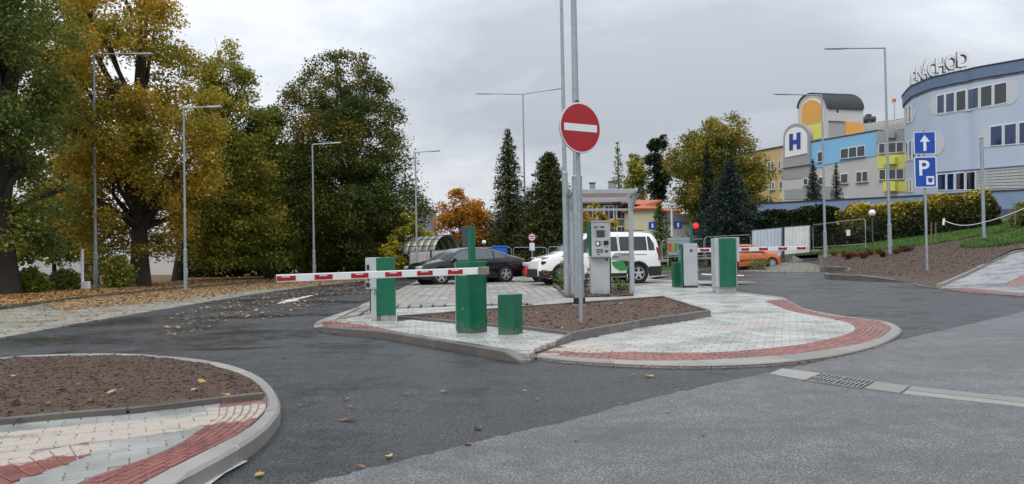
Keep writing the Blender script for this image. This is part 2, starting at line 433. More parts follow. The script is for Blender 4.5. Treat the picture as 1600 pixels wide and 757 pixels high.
# ------------------------------------------------------------------ paving helpers
LIMIT={}
def put(mb_or_me,name,mat,parent,loc=(0,0,0),rz=0,**kw):
    me=mb_or_me
    o=bpy.data.objects.new(name,me); C.objects.link(o); o.parent=parent; pl=rootloc(parent); o.location=(loc[0]-pl.x,loc[1]-pl.y,loc[2]-pl.z); o.rotation_euler=(R.uniform(-.004,.004),R.uniform(-.004,.004),rz)
    return props(o,**kw)
def field(region,holes,ang,cw,chh,hf,mat,parent,name,th=.05,joint=.006,stagger=.5,limit=290,zig=False,lift=0,jy=None,skip=None,rest='stuff'):
    """paving blocks inside region; nearest whole blocks singly, the rest as one stuff part"""
    jy=joint if jy is None else jy
    if area(region)<0: region=region[::-1]
    ca,sa=math.cos(ang),math.sin(ang); to=lambda p:(p[0]*ca+p[1]*sa,-p[0]*sa+p[1]*ca); fr=lambda u,v:(u*ca-v*sa,u*sa+v*ca)
    rp_=[to(p) for p in region]; us=[p[0] for p in rp_]; vs=[p[1] for p in rp_]; cells=[]
    j0=math.floor(min(vs)/chh); j1=math.ceil(max(vs)/chh)
    for j in range(j0,j1+1):
        off=stagger*cw*(j%2)
        for i in range(math.floor((min(us)-off)/cw),math.ceil((max(us)-off)/cw)+1):
            u=i*cw+off; v=j*chh; q=[(u+joint/2,v+jy/2),(u+cw-joint/2,v+jy/2),(u+cw-joint/2,v+chh-jy/2),(u+joint/2,v+chh-jy/2)]
            c=fr(u+cw/2,v+chh/2)
            if any(inside(c,h) for h in holes): continue
            ins=[inside(p,rp_) for p in q]
            if all(ins): cells.append((c,q,True))
            elif any(ins) or inside(to(c),rp_):
                k=clip_convex(rp_,q)
                if len(k)>2 and abs(area(k))>cw*chh*.12: cells.append((c,k,False))
    cells.sort(key=lambda t:t[0][0]**2+t[0][1]**2 + (500 if not (abs(t[0][0])<t[0][1]*.75) else 0))
    w2,h2=cw/2-joint/2,chh/2-jy/2
    if zig:
        z=w2*.13; a=[(-w2,-h2),(w2,-h2),(w2,-h2*.45),(w2-z,-h2*.2),(w2+z,h2*.2),(w2,h2*.45),(w2,h2),(-w2,h2),(-w2,h2*.45),(-w2+z,h2*.2),(-w2-z,-h2*.2),(-w2,-h2*.45)]
    else: a=[(-w2,-h2),(w2,-h2),(w2,h2),(-w2,h2)]
    def solid(poly):
        m=MB(); ch=.004; n=len(poly); cx=sum(p[0] for p in poly)/n; cy=sum(p[1] for p in poly)/n
        tp=[(cx+(p[0]-cx)*(1-ch/max(.03,math.hypot(p[0]-cx,p[1]-cy))),cy+(p[1]-cy)*(1-ch/max(.03,math.hypot(p[0]-cx,p[1]-cy)))) for p in poly]
        m.v=[(p[0],p[1],-th) for p in poly]+[(p[0],p[1],-ch) for p in poly]+[(p[0],p[1],0) for p in tp]
        for k in range(n): m.f.append((k,(k+1)%n,n+(k+1)%n,n+k)); m.f.append((n+k,n+(k+1)%n,2*n+(k+1)%n,2*n+k))
        m.f.append(tuple(range(2*n,3*n))); return m
    shared=solid(a).mesh(name,mat,False); big=MB(); cnt=0
    for c,k,full in cells:
        if skip and skip(c): continue
        z=hf(*c)+lift+R.uniform(-.0015,.0015)
        if cnt<limit:
            cnt+=1
            if full: put(shared,name,mat,parent,(c[0],c[1],z),ang)
            else:
                lc=to(c); pp=[(p[0]-lc[0],p[1]-lc[1]) for p in k]
                if area(pp)<0: pp=pp[::-1]
                put(solid(pp).mesh(name,mat,False),name,mat,parent,(c[0],c[1],z),ang)
        else:
            pp=[fr(*p) for p in k]
            if area(pp)<0: pp=pp[::-1]
            n=len(pp); b0=len(big.v)
            big.v+=[(p[0],p[1],hf(*p)+lift-th) for p in pp]+[(p[0],p[1],hf(*p)+lift) for p in pp]
            big.f.append(tuple(range(b0+n,b0+2*n)))
            for q in range(n): big.f.append((b0+q,b0+(q+1)%n,b0+n+(q+1)%n,b0+n+q))
    if big.f: big.build(name+'_field',mat,parent,fix=False,kind='stuff')
def strip(A,B,rows,blk,hf,mat,parent,name,th=.05,joint=.006,lift=0,limit=290,front=False,sub=1,stag=True,cham=.004,xj=None):
    xj=joint if xj is None else xj
    """blocks laid along the band between paths A and B"""
    A=A if isinstance(A,Path) else Path(A); B=B if isinstance(B,Path) else Path(B); L=(A.L+B.L)/2
    pt=lambda s,w:A.at(s/L).lerp(B.at(s/L),w); items=[]
    for r in range(rows):
        w0,w1=r/rows,(r+1)/rows; n=max(1,round(L/blk)); off=(.5 if (stag and r%2) else 0)
        for i in range(n+(1 if off else 0)):
            s0=max(0,(i-off)*L/n); s1=min(L,(i+1-off)*L/n)
            if s1-s0<blk*.15: continue
            wd=(pt((s0+s1)/2,w1)-pt((s0+s1)/2,w0)).length; 
            if wd<.03: continue
            jw=joint/2/max(wd*rows,.02); ring=[]
            for k in range(sub+1): ring.append(pt(s0+xj/2+(s1-s0-xj)*k/sub,w0+jw))
            for k in range(sub,-1,-1): ring.append(pt(s0+xj/2+(s1-s0-xj)*k/sub,w1-jw))
            c=sum(ring,Vector((0,0)))/len(ring); items.append((c,ring))
    items.sort(key=lambda t:t[0].length); big=MB()
    for q,(c,ring) in enumerate(items):
        ring=[tuple(p) for p in ring]
        if area(ring)<0: ring=ring[::-1]
        n=len(ring); m=MB() if q<limit else big; b0=len(m.v); dz=R.uniform(-.0015,.0015)+lift
        cen=(c.x,c.y); ox,oy=(cen if q<limit else (0,0)); zb=hf(*cen) if q<limit else 0
        inn=[]
        for k in range(n):
            p=Vector(ring[k]); a=(Vector(ring[k-1])-p).normalized(); b=(Vector(ring[(k+1)%n])-p).normalized(); d=(a+b)
            if d.length<.2: t_=(b-a).normalized(); d=Vector((-t_.y,t_.x))
            else: d=d.normalized()*1.3
            inn.append(p+d*cham)
        for p in ring: m.v.append((p[0]-ox,p[1]-oy,hf(*p)+dz-th-zb))
        for p in ring: m.v.append((p[0]-ox,p[1]-oy,hf(*p)+dz-cham-zb))
        for p in inn: m.v.append((p[0]-ox,p[1]-oy,hf(p[0],p[1])+dz-zb))
        m.f.append(tuple(range(b0+2*n,b0+3*n)))
        for k in range(n): m.f.append((b0+k,b0+(k+1)%n,b0+n+(k+1)%n,b0+n+k)); m.f.append((b0+n+k,b0+n+(k+1)%n,b0+2*n+(k+1)%n,b0+2*n+k))
        if q<limit: put(m.mesh(name,mat,False),name,mat,parent,(c.x,c.y,zb))
    if big.f: big.build(name+'_field',mat,parent,fix=False,kind='stuff')
def struct(name,mat,poly,dz,hf,cell=.6): return sheet(name,poly,dz,mat,cell,None,hf,kind='structure')
def soil(name,poly,hf,mat,n,size,dens=.06,amp=.03,chips_name='soil_clods',mound=None):
    """earth bed: displaced fine grid with thousands of clods on top"""
    from mathutils import noise as N
    def h(x,y):
        return hf(x,y)+amp*N.noise(Vector((x*3.3,y*3.3,0)))+amp*.8*N.noise(Vector((x*9,y*9,3)))+(mound(x,y) if mound else 0)
    o=sheet(name,poly,0,mat,dens,None,h,kind='structure')
    xs=[p[0] for p in poly]; ys=[p[1] for p in poly]; V=[];Q=[]
    base=np.array([(1,0,0),(-1,0,0),(0,1,0),(0,-1,0),(0,0,1),(0,0,-1)],float); F=np.array([(4,0,2),(4,2,1),(4,1,3),(4,3,0),(5,2,0),(5,1,2),(5,3,1),(5,0,3)])
    k=0; tries=0
    while k<n and tries<n*20:
        tries+=1; x=R.uniform(min(xs),max(xs)); y=R.uniform(min(ys),max(ys))
        if not inside((x,y),poly): continue
        s=size*(.35+R.random()**3*1.6); b=base*np.array([s*R.uniform(.6,1.8),s*R.uniform(.4,1),s*R.uniform(.25,.6)])*(1+.4*rng.standard_normal((6,1)))
        a=R.uniform(0,6.28); t=R.uniform(-.6,.6); ca,sa=math.cos(a),math.sin(a); ct,st=math.cos(t),math.sin(t)
        m=np.array([[ca,-sa,0],[sa,ca,0],[0,0,1]])@np.array([[ct,0,st],[0,1,0],[-st,0,ct]])
        V.append(b@m.T+np.array([x,y,h(x,y)+s*.15])); Q.append(F+6*k); k+=1
    me=np_mesh(chips_name,np.concatenate(V),np.concatenate(Q),mat); c=bpy.data.objects.new(chips_name,me); C.objects.link(c); c.parent=o; c['kind']='stuff'
    return o,h
# ------------------------------------------------------------------ main island
def off_inner(path,d,c):
    """offset a polyline towards point c side by d"""
    o=[]
    for i,p in enumerate(path):
        a=Vector(path[max(i-1,0)]); b=Vector(path[min(i+1,len(path)-1)]); t=(b-a).normalized(); n=Vector((-t.y,t.x))
        o.append((p[0]+n.x*d,p[1]+n.y*d))
    return o
ZF=.035
front_px=[(490.8,505),(500,509),(520,512.5),(548,514.5),(600,519.5),(650,527),(700,535),(760,545),(812,554)]
frontA=cr([G(x,y,.10) for x,y in front_px],6)
fpath=Path(frontA)
def hA(x,y):
    # raised strip along the barrier lane; falls to the tip and to the car park
    best=1e9;bt=0;p=Vector((x,y))
    for k in range(0,41):
        d=(fpath.at(k/40)-p).length
        if d<best: best=d;bt=k/40
    s=ss(.0,.16,bt)*(1-ss(.965,1.0,bt))*(1-ss(1.4,3.2,best))
    return .03+.075*s
def hB(x,y): return .032+.06*ss(12,20,y)+max(0,T(x,y))
# level blend for the back: island behind bed
diag=[G(838,549.5,.05),G(895,522.5,.12)]
bed_pts=[G(620,498,.10),G(720,507,.10),G(819,515.5,.10),G(895,523,.12),G(1000,505.5,.10),G(1110.8,489.5,.10),G(1036.8,466,.10),G(819,482,.10)]
nose_out=[(838,557),(900,563.5),(1000,569),(1100,570.5),(1200,566.5),(1275,559),(1325,551),(1375.7,537),(1400.7,525),(1408.5,515),(1395.7,506),(1375.7,501),(1310,493),(1262.7,485),(1240,476),(1222.6,468),(1200,465.3),(1156,460),(1106,451),(1060,444),(1010,437)]
nose_in =[(838,553),(900,558.5),(1000,563.5),(1100,562.5),(1200,556.5),(1256,551),(1319,541.6),(1365.6,530.6),(1387.5,518),(1390.6,510),(1375,503),(1350,499),(1300,493.5),(1262,486),(1243,479),(1225,471),(1200,467.6),(1156,462),(1106,453),(1060,446),(1010,439)]
NO=cr([G(x,y,ZF) for x,y in nose_out],8); NI=cr([G(x,y,ZF) for x,y in nose_in],8)
red_in=[(874,540),(895,543.6),(948,547),(990,549),(1050,550.5),(1120,550),(1178,546),(1256,537),(1303,527.5),(1331,518),(1336,510),(1319,502.5),(1287,496),(1240,488),(1219,482),(1194,473)]
RI=cr([G(x,y,ZF) for x,y in red_in],6)
red_out=NI[:8*15+1]   # inside of kerb up to px 1225
# whole island polygon (B side)
par_left=[(490.8,505),(504.5,498),(576,473.5),(620,455.6),(642,444.6),(665,436)]
PL=[G(x,y,.05) for x,y in par_left]
park_back=[(-2.6,38.5),(7.6,36.5)]
def h_is(x,y):
    p=Vector((x,y))
    # A side = left of the bed/diagonal line
    return hA(x,y) if y<22 and x<1.25 and (x<diag[0][0]+ (y-diag[0][1])*(diag[1][0]-diag[0][0])/(diag[1][1]-diag[0][1])+.0 or y>bed_pts[3][1]) and x<.9 else hB(x,y)
isl=struct('pavement',bed_m,[*frontA,G(818,556.5,.02),*NO[1:],*park_back[::-1],*PL[::-1]],-.011,lambda x,y:min(hA(x,y) if y<18 and x<.9 else hB(x,y),hB(x,y)) ,.7)
def bigkerb(A,hf,name='kerb_stone',mat=kerb_w,drop=.14,w=.14,blk=1.0,parent=isl,side=1,sub=3):
    B=off_inner(A,w*side,None); strip(A,B,1,blk,hf,mat,parent,name,drop,.008,.004,290,sub=sub,stag=False,cham=.015)
    return B
# A zone kerb: outer path runs tip->right ; inside is to the left (+)
kA=bigkerb(frontA,hA)
# sloping end stone
strip([frontA[-1],G(838,557,.03)],[kA[-1],G(838,552.5,.03)],1,.6,lambda x,y:.034,kerb_m,isl,'kerb_stone',.12,.008)
strip(NO,NI,1,1.0,lambda x,y:hB(x,y)+.004,kerb_m,isl,'kerb_stone',.12,.008,sub=4,stag=False,cham=.01)
strip(red_out,RI,6,.2,hB,rp_r,isl,'red_paver',.012,.014,.001,297,sub=1,xj=.018)
# left tip: red fan + kerb along the car park edge
kL=off_inner(cr(PL,6),-.12,None)
strip(cr(PL,6),kL,1,1.0,lambda x,y:.045,kerb_m,isl,'kerb_stone',.1,.01,sub=2,stag=False)
tipA=[p for p in kA[:26]]; tipB=[G(505,501,.05),G(516,499.5,.05),G(527,498.2,.06),G(545,499,.08),G(556,503.5,.10)]
strip(tipA,cr(tipB,5),5,.16,hA,rp_r,isl,'red_paver',.05,.01,.001,120)
# grey pavers: A zone between the kerb and the bed
Azone=[*kA[26:],kA[-1],G(838,551,.05),diag[1],G(819,515.5,.10),G(720,507,.10),G(620,498,.10),G(700,491.5,.08),G(819,484,.08),G(819,473,.08),G(700,476,.08),G(620,480,.07),G(540,494.5,.07),*cr(tipB,5)[::-1]]
field(Azone,[],.12,.2,.2,hA,gp_r,isl,'paver',stagger=.5,limit=290)
# B zone pavers
Bzone=[*RI,*NI[8*15+1:],(8.5,26.5),(4.9,26.2),G(880,466,.09),G(835,474,.09),G(819,481.5,.09),G(1036.8,466,.09),G(1110.8,489.5,.06),G(895,523.5,.04),G(842,549,.04)]
field(Bzone,[bed_pts],-.35,.2,.2,hB,gp_r,isl,'paver_slab',stagger=.5,limit=295)
# car park strips: long rows of blocks with wide dark joints
ang=math.atan2(.93,-.25)
PZ=[*kL[4:],(-2.4,38),(4.6,36.8),(4.7,26.3),G(872,464.5,.09),G(835,474,.09),G(819,473,.08),G(700,476,.08),G(620,480,.07),G(545,493,.07)]
hP=lambda x,y:.035+.06*ss(12,22,y)
pk=struct('car_park',joint_m,PZ,-.03,hP,1.0)
field(PZ,[],math.radians(92.5),.6,.27,hP,park_m,pk,'paving_block',th=.05,joint=.012,jy=.06,stagger=.5,limit=295,lift=-.002)
# planting bed and its edging
bed_o=bed_pts; bc=Vector((sum(p[0] for p in bed_o)/8,sum(p[1] for p in bed_o)/8))
bed,hbed=soil('planting_bed',bed_o,lambda x,y:.085+.03*ss(8,12,y),soil_m,7000,.014,.09,.03)
def edging(a,b,parent,top,drop,blk=1.0,w=.05,mat=edge_m):
    a=Vector(a);b=Vector(b);t=(b-a).normalized();n=Vector((-t.y,t.x))*w
    strip([a,b],[a+n,b+n],1,blk,top,mat,parent,'edging_slab',drop,.006,0,stag=False,cham=.006)
tp_=lambda x,y:.15
for i,(a,b) in enumerate(zip(bed_o,bed_o[1:]+bed_o[:1])): edging(a,b,bed,lambda x,y,i=i:.148+i*.0012,.16)
edging(G(838,550,.05),G(893,523,.13),bed,lambda x,y:.05+.1*ss(diag[0][1],diag[1][1],y),.10)
# ------------------------------------------------------------------ left island
lo_px=[(230,790),(267,757),(330,723.5),(381,695),(400,682),(422.6,663),(436,645),(440,636),(437,622),(430,609),(417.6,595),(400,585),(371,573),(326,563.5),(261,556.7),(186,552.7),(85,553.7),(0,558.7),(-120,572),(-260,596),(-420,640)]
li_px=[(175,785),(215,757),(287,720),(344,692),(378,674),(400,655),(414,640),(416,634),(415,623),(409,612),(402,603),(386,592),(351,578.5),(305,566.8),(250,560.5),(186,556.8),(85,557.8),(0,562.8),(-120,577),(-260,601),(-420,647)]
zL=.10
LO=cr([G(x,y,zL) for x,y in lo_px],6); LI=cr([G(x,y,zL) for x,y in li_px],6)
hL=lambda x,y:zL
edge_px=[(410,621.5),(344,628.5),(200,645.5),(100,653),(0,662),(-200,682),(-420,706)]
EP=[G(x,y,zL) for x,y in edge_px]
lisl=struct('footpath',bed_m,LI+[G(-420,900,zL)],-.009+zL,lambda x,y:0,.5)
strip(LO,LI,1,1.0,lambda x,y:zL+.004,kerb_m,lisl,'kerb_stone',.16,.01,sub=4,stag=False,cham=.02)
lb_px=[(60,795),(117.6,757),(172,735),(238,712),(287,689),(315,669),(338,654.7),(342,643),(344,630)]
LB=cr([G(x,y,zL) for x,y in lb_px],6)
lin_=LI[:6*8+1]
strip(lin_,LB,6,.2,hL,rp_l,lisl,'red_paver',.012,.010,0,290,xj=.024)
s2a=cr([G(x,y,zL) for x,y in [(-60,785),(8,757),(57,740.7),(106,725),(142,711)]],5); s2b=cr([G(x,y,zL) for x,y in [(-110,762),(-30,732),(40,713),(95,700),(140,690)]],5)
strip(s2a,s2b,2,.11,hL,rp_l,lisl,'red_paver',.05,.008,.002,90,stag=False)
Lz=[*LB,*EP[1:],G(-420,900,zL)]
s2p=s2a+s2b[::-1]
field(Lz,[s2p],math.radians(52-25),.2,.165,hL,gp_l,lisl,'paver',zig=True,stagger=.5,limit=290,joint=.005)
lbed_poly=[*LI[6*8+3:],*EP[::-1]]
lbed,hlb=soil('soil_bed',lbed_poly,lambda x,y:zL+.012,soil_m,15000,.0095,.09,.014)
for a,b in zip(EP,EP[1:]): edging(a,b,lbed,lambda x,y:zL+.045,.12,1.0,.06,kerb_w)
# ------------------------------------------------------------------ left parking strip, leaf bank
lp_in=[(-420,640),(-200,580),(0,530),(115,508),(251,485),(400,460),(480,449),(560,441)]
lp_out=[(-420,540),(-200,508),(0,486),(130,468),(281,453),(400,443.5),(500,437),(600,431)]
LPI=[G(x,y) for x,y in lp_in]; LPO=[G(x,y) for x,y in lp_out]
ls=struct('parking_strip',joint_m,LPI+LPO[::-1],.001,T,1.5)
field(LPI+LPO[::-1],[],math.radians(-14),.4,.22,lambda x,y:.02,parkl_m,ls,'paving_block',th=.03,joint=.02,jy=.02,limit=290,skip=lambda c:c[0]<-24)
strip(LPO,off_inner(LPO,.12,None),1,1.0,lambda x,y:.10,kerb_w,ls,'kerb_stone',.12,.01,sub=1,stag=False)
bank=LPO+[(0,44),(-2,90),(-70,95),(-70,14)]
sheet('leaf_bank',bank,.0,litter_m,2.0,kind='structure',hf=lambda x,y:.06+.05*math.sin(x*.7)*math.sin(y*.5))
# ------------------------------------------------------------------ right bank, ramped pavement
kr_px=[(1281,421),(1300,420),(1318,421),(1326,423.2),(1318,426.5),(1297,428.3),(1287.8,430),(1296,432.3),(1330,433.6),(1360,435),(1415,437.5),(1436,441.8),(1466,445.6),(1500,449.6),(1536,453),(1600,456),(1700,462)]
KR=[GT(x,y,.12) for x,y in kr_px]
KR=cr(KR,6)
def hK(x,y): return T(x,y)+.025+.175*ss(24.2,27.5,y)  # dropped along the ramped pavement
bank_r=struct('embankment',soil2_m,KR[:6*12+1]+[GT(x,y,.1) for x,y in [(1511,428),(1561,403),(1583.7,393),(1600,390.5),(1640,380)]]+[(46,33),(60,62),(30,75),(24,58),(19,47)],.0,lambda x,y:T(x,y)+.02+.15*ss(23.8,27.5,y),.8)
strip(KR,off_inner(KR,.13,None),1,1.0,hK,kerb_w,bank_r,'kerb_stone',.30,.01,sub=2,stag=False,cham=.012)
rk=[GT(x,y,.1) for x,y in [(1468,445),(1489,437),(1511,428),(1535,416),(1561,403),(1583.7,393),(1600,390.5),(1640,380)]]
RK=cr(rk,4); strip(RK,off_inner(RK,.1,None),1,1.0,lambda x,y:T(x,y)+.12,kerb_m,bank_r,'kerb_stone',.2,.01,sub=1,stag=False)
ramp=[*off_inner(KR[6*12+1:],.13,None),(26,18),(32,26),RK[-1],*RK[::-1]]
rs=struct('ramped_pavement',bed_m,ramp,.0,lambda x,y:T(x,y)+.01,.8)
hR=lambda x,y:T(x,y)+.035
ki=off_inner(KR[6*12:],.14,None); ko=off_inner(KR[6*12:],.75,None)
strip(ki,ko,3,.2,hR,rp_r,rs,'red_paver',.04,.01,.003,150)
r2=[GT(x,y,.03) for x,y in [(1574,441),(1600,430),(1640,416)]]; r2b=[GT(x,y,.03) for x,y in [(1574,449),(1600,446),(1650,440)]]
strip(r2,r2b,4,.2,hR,rp_r,rs,'red_paver',.04,.01,.003,60)
pv=block_mat('blue grey ramp pavers',[(0,(.26,.27,.275)),(1,(.35,.355,.36))],.5)
field(ramp,[],.5,.2,.2,hR,pv,rs,'paver',th=.03,joint=.012,limit=290,lift=-.004,skip=lambda c:c[0]>30)
from mathutils import noise as NZ
# clods over the embankment
def clods(parent,poly,hf,mat,n,size,name='clods'):
    xs=[p[0] for p in poly]; ys=[p[1] for p in poly]; V=[];Q=[];k=0
    base=np.array([(1,0,0),(-1,0,0),(0,1,0),(0,-1,0),(0,0,1),(0,0,-1)],float); F=np.array([(4,0,2),(4,2,1),(4,1,3),(4,3,0),(5,2,0),(5,1,2),(5,3,1),(5,0,3)])
    while k<n:
        x=R.uniform(min(xs),max(xs)); y=R.uniform(min(ys),max(ys))
        if not inside((x,y),poly): continue
        s=size*(.3+R.random()**3*1.8); b=base*np.array([s*R.uniform(.6,1.6),s*R.uniform(.6,1.4),s*R.uniform(.3,.7)])*(1+.3*rng.standard_normal((6,1)))
        V.append(b+np.array([x,y,hf(x,y)])); Q.append(F+6*k); k+=1
    c=bpy.data.objects.new(name,np_mesh(name,np.concatenate(V),np.concatenate(Q),mat)); C.objects.link(c)
    if parent: c.parent=parent
    c['kind']='stuff'; return c
emb=[GT(x,y,.1) for x,y in [(1290,430),(1330,432),(1415,436),(1466,443),(1511,427),(1561,402),(1600,388),(1600,352),(1500,372),(1400,388),(1285,405)]]
clods(bank_r,emb,lambda x,y:T(x,y)+.02+.16*ss(23.8,27.5,y),soil2_m,30000,.012)
# far paved forecourt where the orange car stands
fc=[GT(x,y) for x,y in [(1155,424.5),(1284,425.5),(1284,417),(1262,411),(1196,411),(1120,412),(1120,419)]]
pa=struct('forecourt',bed_m,fc,.003,T,1.0)
field(fc,[],.2,.4,.3,lambda x,y:T(x,y)+.02,parkl_m,pa,'paving_block',th=.02,joint=.02,limit=200)
# ------------------------------------------------------------------ grass
def grass_mat():
    t=NT('grass blades'); n=t.noise(1.2,3); c=t.ramp(t.math('ADD',t.math('MULTIPLY',n,.5),t.math('MULTIPLY',t.geo.outputs['Random Per Island'],.5)),[(.2,(.03,.075,.012)),(.55,(.075,.17,.022)),(.85,(.16,.26,.05))]); t.set('Base Color',c); t.set('Roughness',.7); return t.m
grass_m=grass_mat()
def grass(polys,n,h,name='grass',wd=.012,label=None,hf=None,mat=None,dz=.08):
    V=[];k=0; hf=hf or T; tot=sum(abs(area(p)) for p in polys)
    for poly in polys:
        xs=[p[0] for p in poly]; ys=[p[1] for p in poly]; m=int(n*abs(area(poly))/tot); c=0
        while c<m:
            x=R.uniform(min(xs),max(xs)); y=R.uniform(min(ys),max(ys))
            if not inside((x,y),poly): continue
            c+=1; a=R.uniform(0,6.28); hh=h*R.uniform(.4,1.2); z=hf(x,y)+dz-.02; wx,wy=math.cos(a)*wd,math.sin(a)*wd; lx,ly=R.gauss(0,hh*.45),R.gauss(0,hh*.45)
            V.append([(x-wx,y-wy,z),(x+wx,y+wy,z),(x+lx*.5+wx*.6,y+ly*.5+wy*.6,z+hh*.6),(x+lx,y+ly,z+hh)])
    V=np.array(V).reshape(-1,3); q=np.arange(len(V)).reshape(-1,4)
    o=bpy.data.objects.new(name,np_mesh(name,V,q,mat or grass_m)); C.objects.link(o); o['kind']='stuff'
    if label: o['label']=label; o['category']='grass'
    return o
lawn=[GT(x,y,.1) for x,y in [(1212,404),(1300,399),(1360,394),(1410,389),(1461,384),(1536,371),(1600,361)]]+[(40,40),(44,58),(24,62),(19,56)]
sheet('lawn',lawn,.0,ground_m,1.0,kind='structure',hf=lambda x,y:T(x,y)+.19)
patch=[GT(x,y,.1) for x,y in [(1500,389),(1520,391),(1560,389),(1600,382),(1600,364),(1570,372),(1520,382)]]
grass([lawn[:7]+[(30,44),(22,50),(18,50)]],70000,.13,'grass',.02,'mown green grass strip climbing the bank below the yellow hedge',dz=.2)
grass([patch],9000,.22,'grass',.018,'rough tufts of grass in bare earth beside the pavement ramp',dz=.17)
verge=[(4.5,39),(14.2,47),(14,52),(7,60),(2,52),(2.2,44)]
sheet('verge',verge,.0,ground_m,2.0,kind='structure',hf=lambda x,y:T(x,y)+.05)
grass([verge],16000,.16,'grass',.02,'green grass verge behind the far kerb and mesh fence',dz=.05)
vk=cr([(4.4,38.9),(9,42.6),(14.2,46.9)],4); vks=struct('far_kerb',kerb_m,[*vk,*off_inner(vk,.3,None)[::-1]],.0,lambda x,y:T(x,y)+.01,1)
strip(vk,off_inner(vk,.2,None),1,1.0,lambda x,y:T(x,y)+.12,kerb_m,vks,'kerb_stone',.14,.01,sub=1,stag=False)
# ------------------------------------------------------------------ road paint
def paintp(px,z=.0,name='road_arrow',label='',cat='road marking'):
    p=[GT(x,y,z) for x,y in px]; o=sheet(name,p,.006,paint,.5); props(o,label,cat); return o
paintp([(431.6,475.6),(447,469),(456,467.8),(485,461.8),(490,462.8),(463,469),(469,470)],0,'road_arrow','small white painted arrow on the wet asphalt beyond the left barrier')
paintp([(388,725),(352,742),(318,768),(230,790),(268,757),(300,738),(345,724)],0,'road_arrow','pale painted arrowhead beside the near left kerb')
paintp([(1096,428),(1162,430.3),(1163,432),(1096,430)],0,'road_line','thin white road line passing behind the tall green terminal')
paintp([(1036,423),(1046,422),(1050,425),(1040,426)],0,'road_mark','small white painted mark left of the far grey cabinet')
# ------------------------------------------------------------------ drain channel
dl_px=[(1205,583),(1250,577.5),(1600,633)]
drain=thing('drain_channel','pale concrete drainage channel across the grey asphalt with iron grates','drain',(*G(1300,590),0))
dA=[G(x,y) for x,y in [(1222,577.5),(1268,583),(1380,600),(1490,613),(1600,624),(1700,636)]]; dB=[G(x,y) for x,y in [(1200,586),(1250,595),(1362,611),(1480,626),(1600,638),(1700,650)]]
A_=Path(cr(dA,6)); B_=Path(cr(dB,6)); L_=(A_.L+B_.L)/2
def dstrip(s0,s1,w0,w1,z,name,mat,th=.06,ang=0):
    pp=[A_.at(s/L_).lerp(B_.at(s/L_),w) for s,w in ((s0,w0),(s1,w0),(s1,w1),(s0,w1))]
    m=MB(); m.prism([tuple(p) for p in pp],z-th,z); return m.build(name,mat,drain,bevel=.004)
s=0; gl=[]
cuts=[0,.38,.55,1.25,1.85,2.25,3.2,4.2,5.2,6.2,7.2,8.2]
s_tot=L_
g0=(A_.L*0)
cuts=[0,.45,.5]
dstrip(0,.42,0,.94,.012,'concrete_slab',kerb_m)
x=.43; grates=[(.43,.70),(.71,.98)]
for a,b in grates:
    gr=dstrip(a,b,.02,.96,.004,'grate',joint_m,.03)
    fr=MB()
    def bar(s0,s1,w0,w1,z=.014):
        pp=[A_.at(s/L_).lerp(B_.at(s/L_),w) for s,w in ((s0,w0),(s1,w0),(s1,w1),(s0,w1))]; fr.prism([tuple(p) for p in pp],-.02,z)
    bar(a,b,0,.05);bar(a,b,.47,.53,.015);bar(a,b,.95,1.0);bar(a,a+.015,0,1,.0145);bar(b-.015,b,0,1,.0145)
    n=5
    for i in range(n): q=a+.03+(b-a-.06)*(i+.5)/n; bar(q-.008,q+.008,.05,.95,.0135)
    fr.build('grate_bars',M('cast iron grate %g'%a,(.22,.215,.20),.55,.3,.2,20),gr)
dstrip(1.0,1.30,0,.94,.012,'concrete_slab',kerb_m)
q=1.32
while q<L_-.1:
    dstrip(q,min(q+1.0,L_)-.01,0,.50,.012,'concrete_slab',kerb_m); dstrip(q,min(q+1.0,L_)-.01,.53,.94,.009,'concrete_slab',kerb_m); q+=1.0
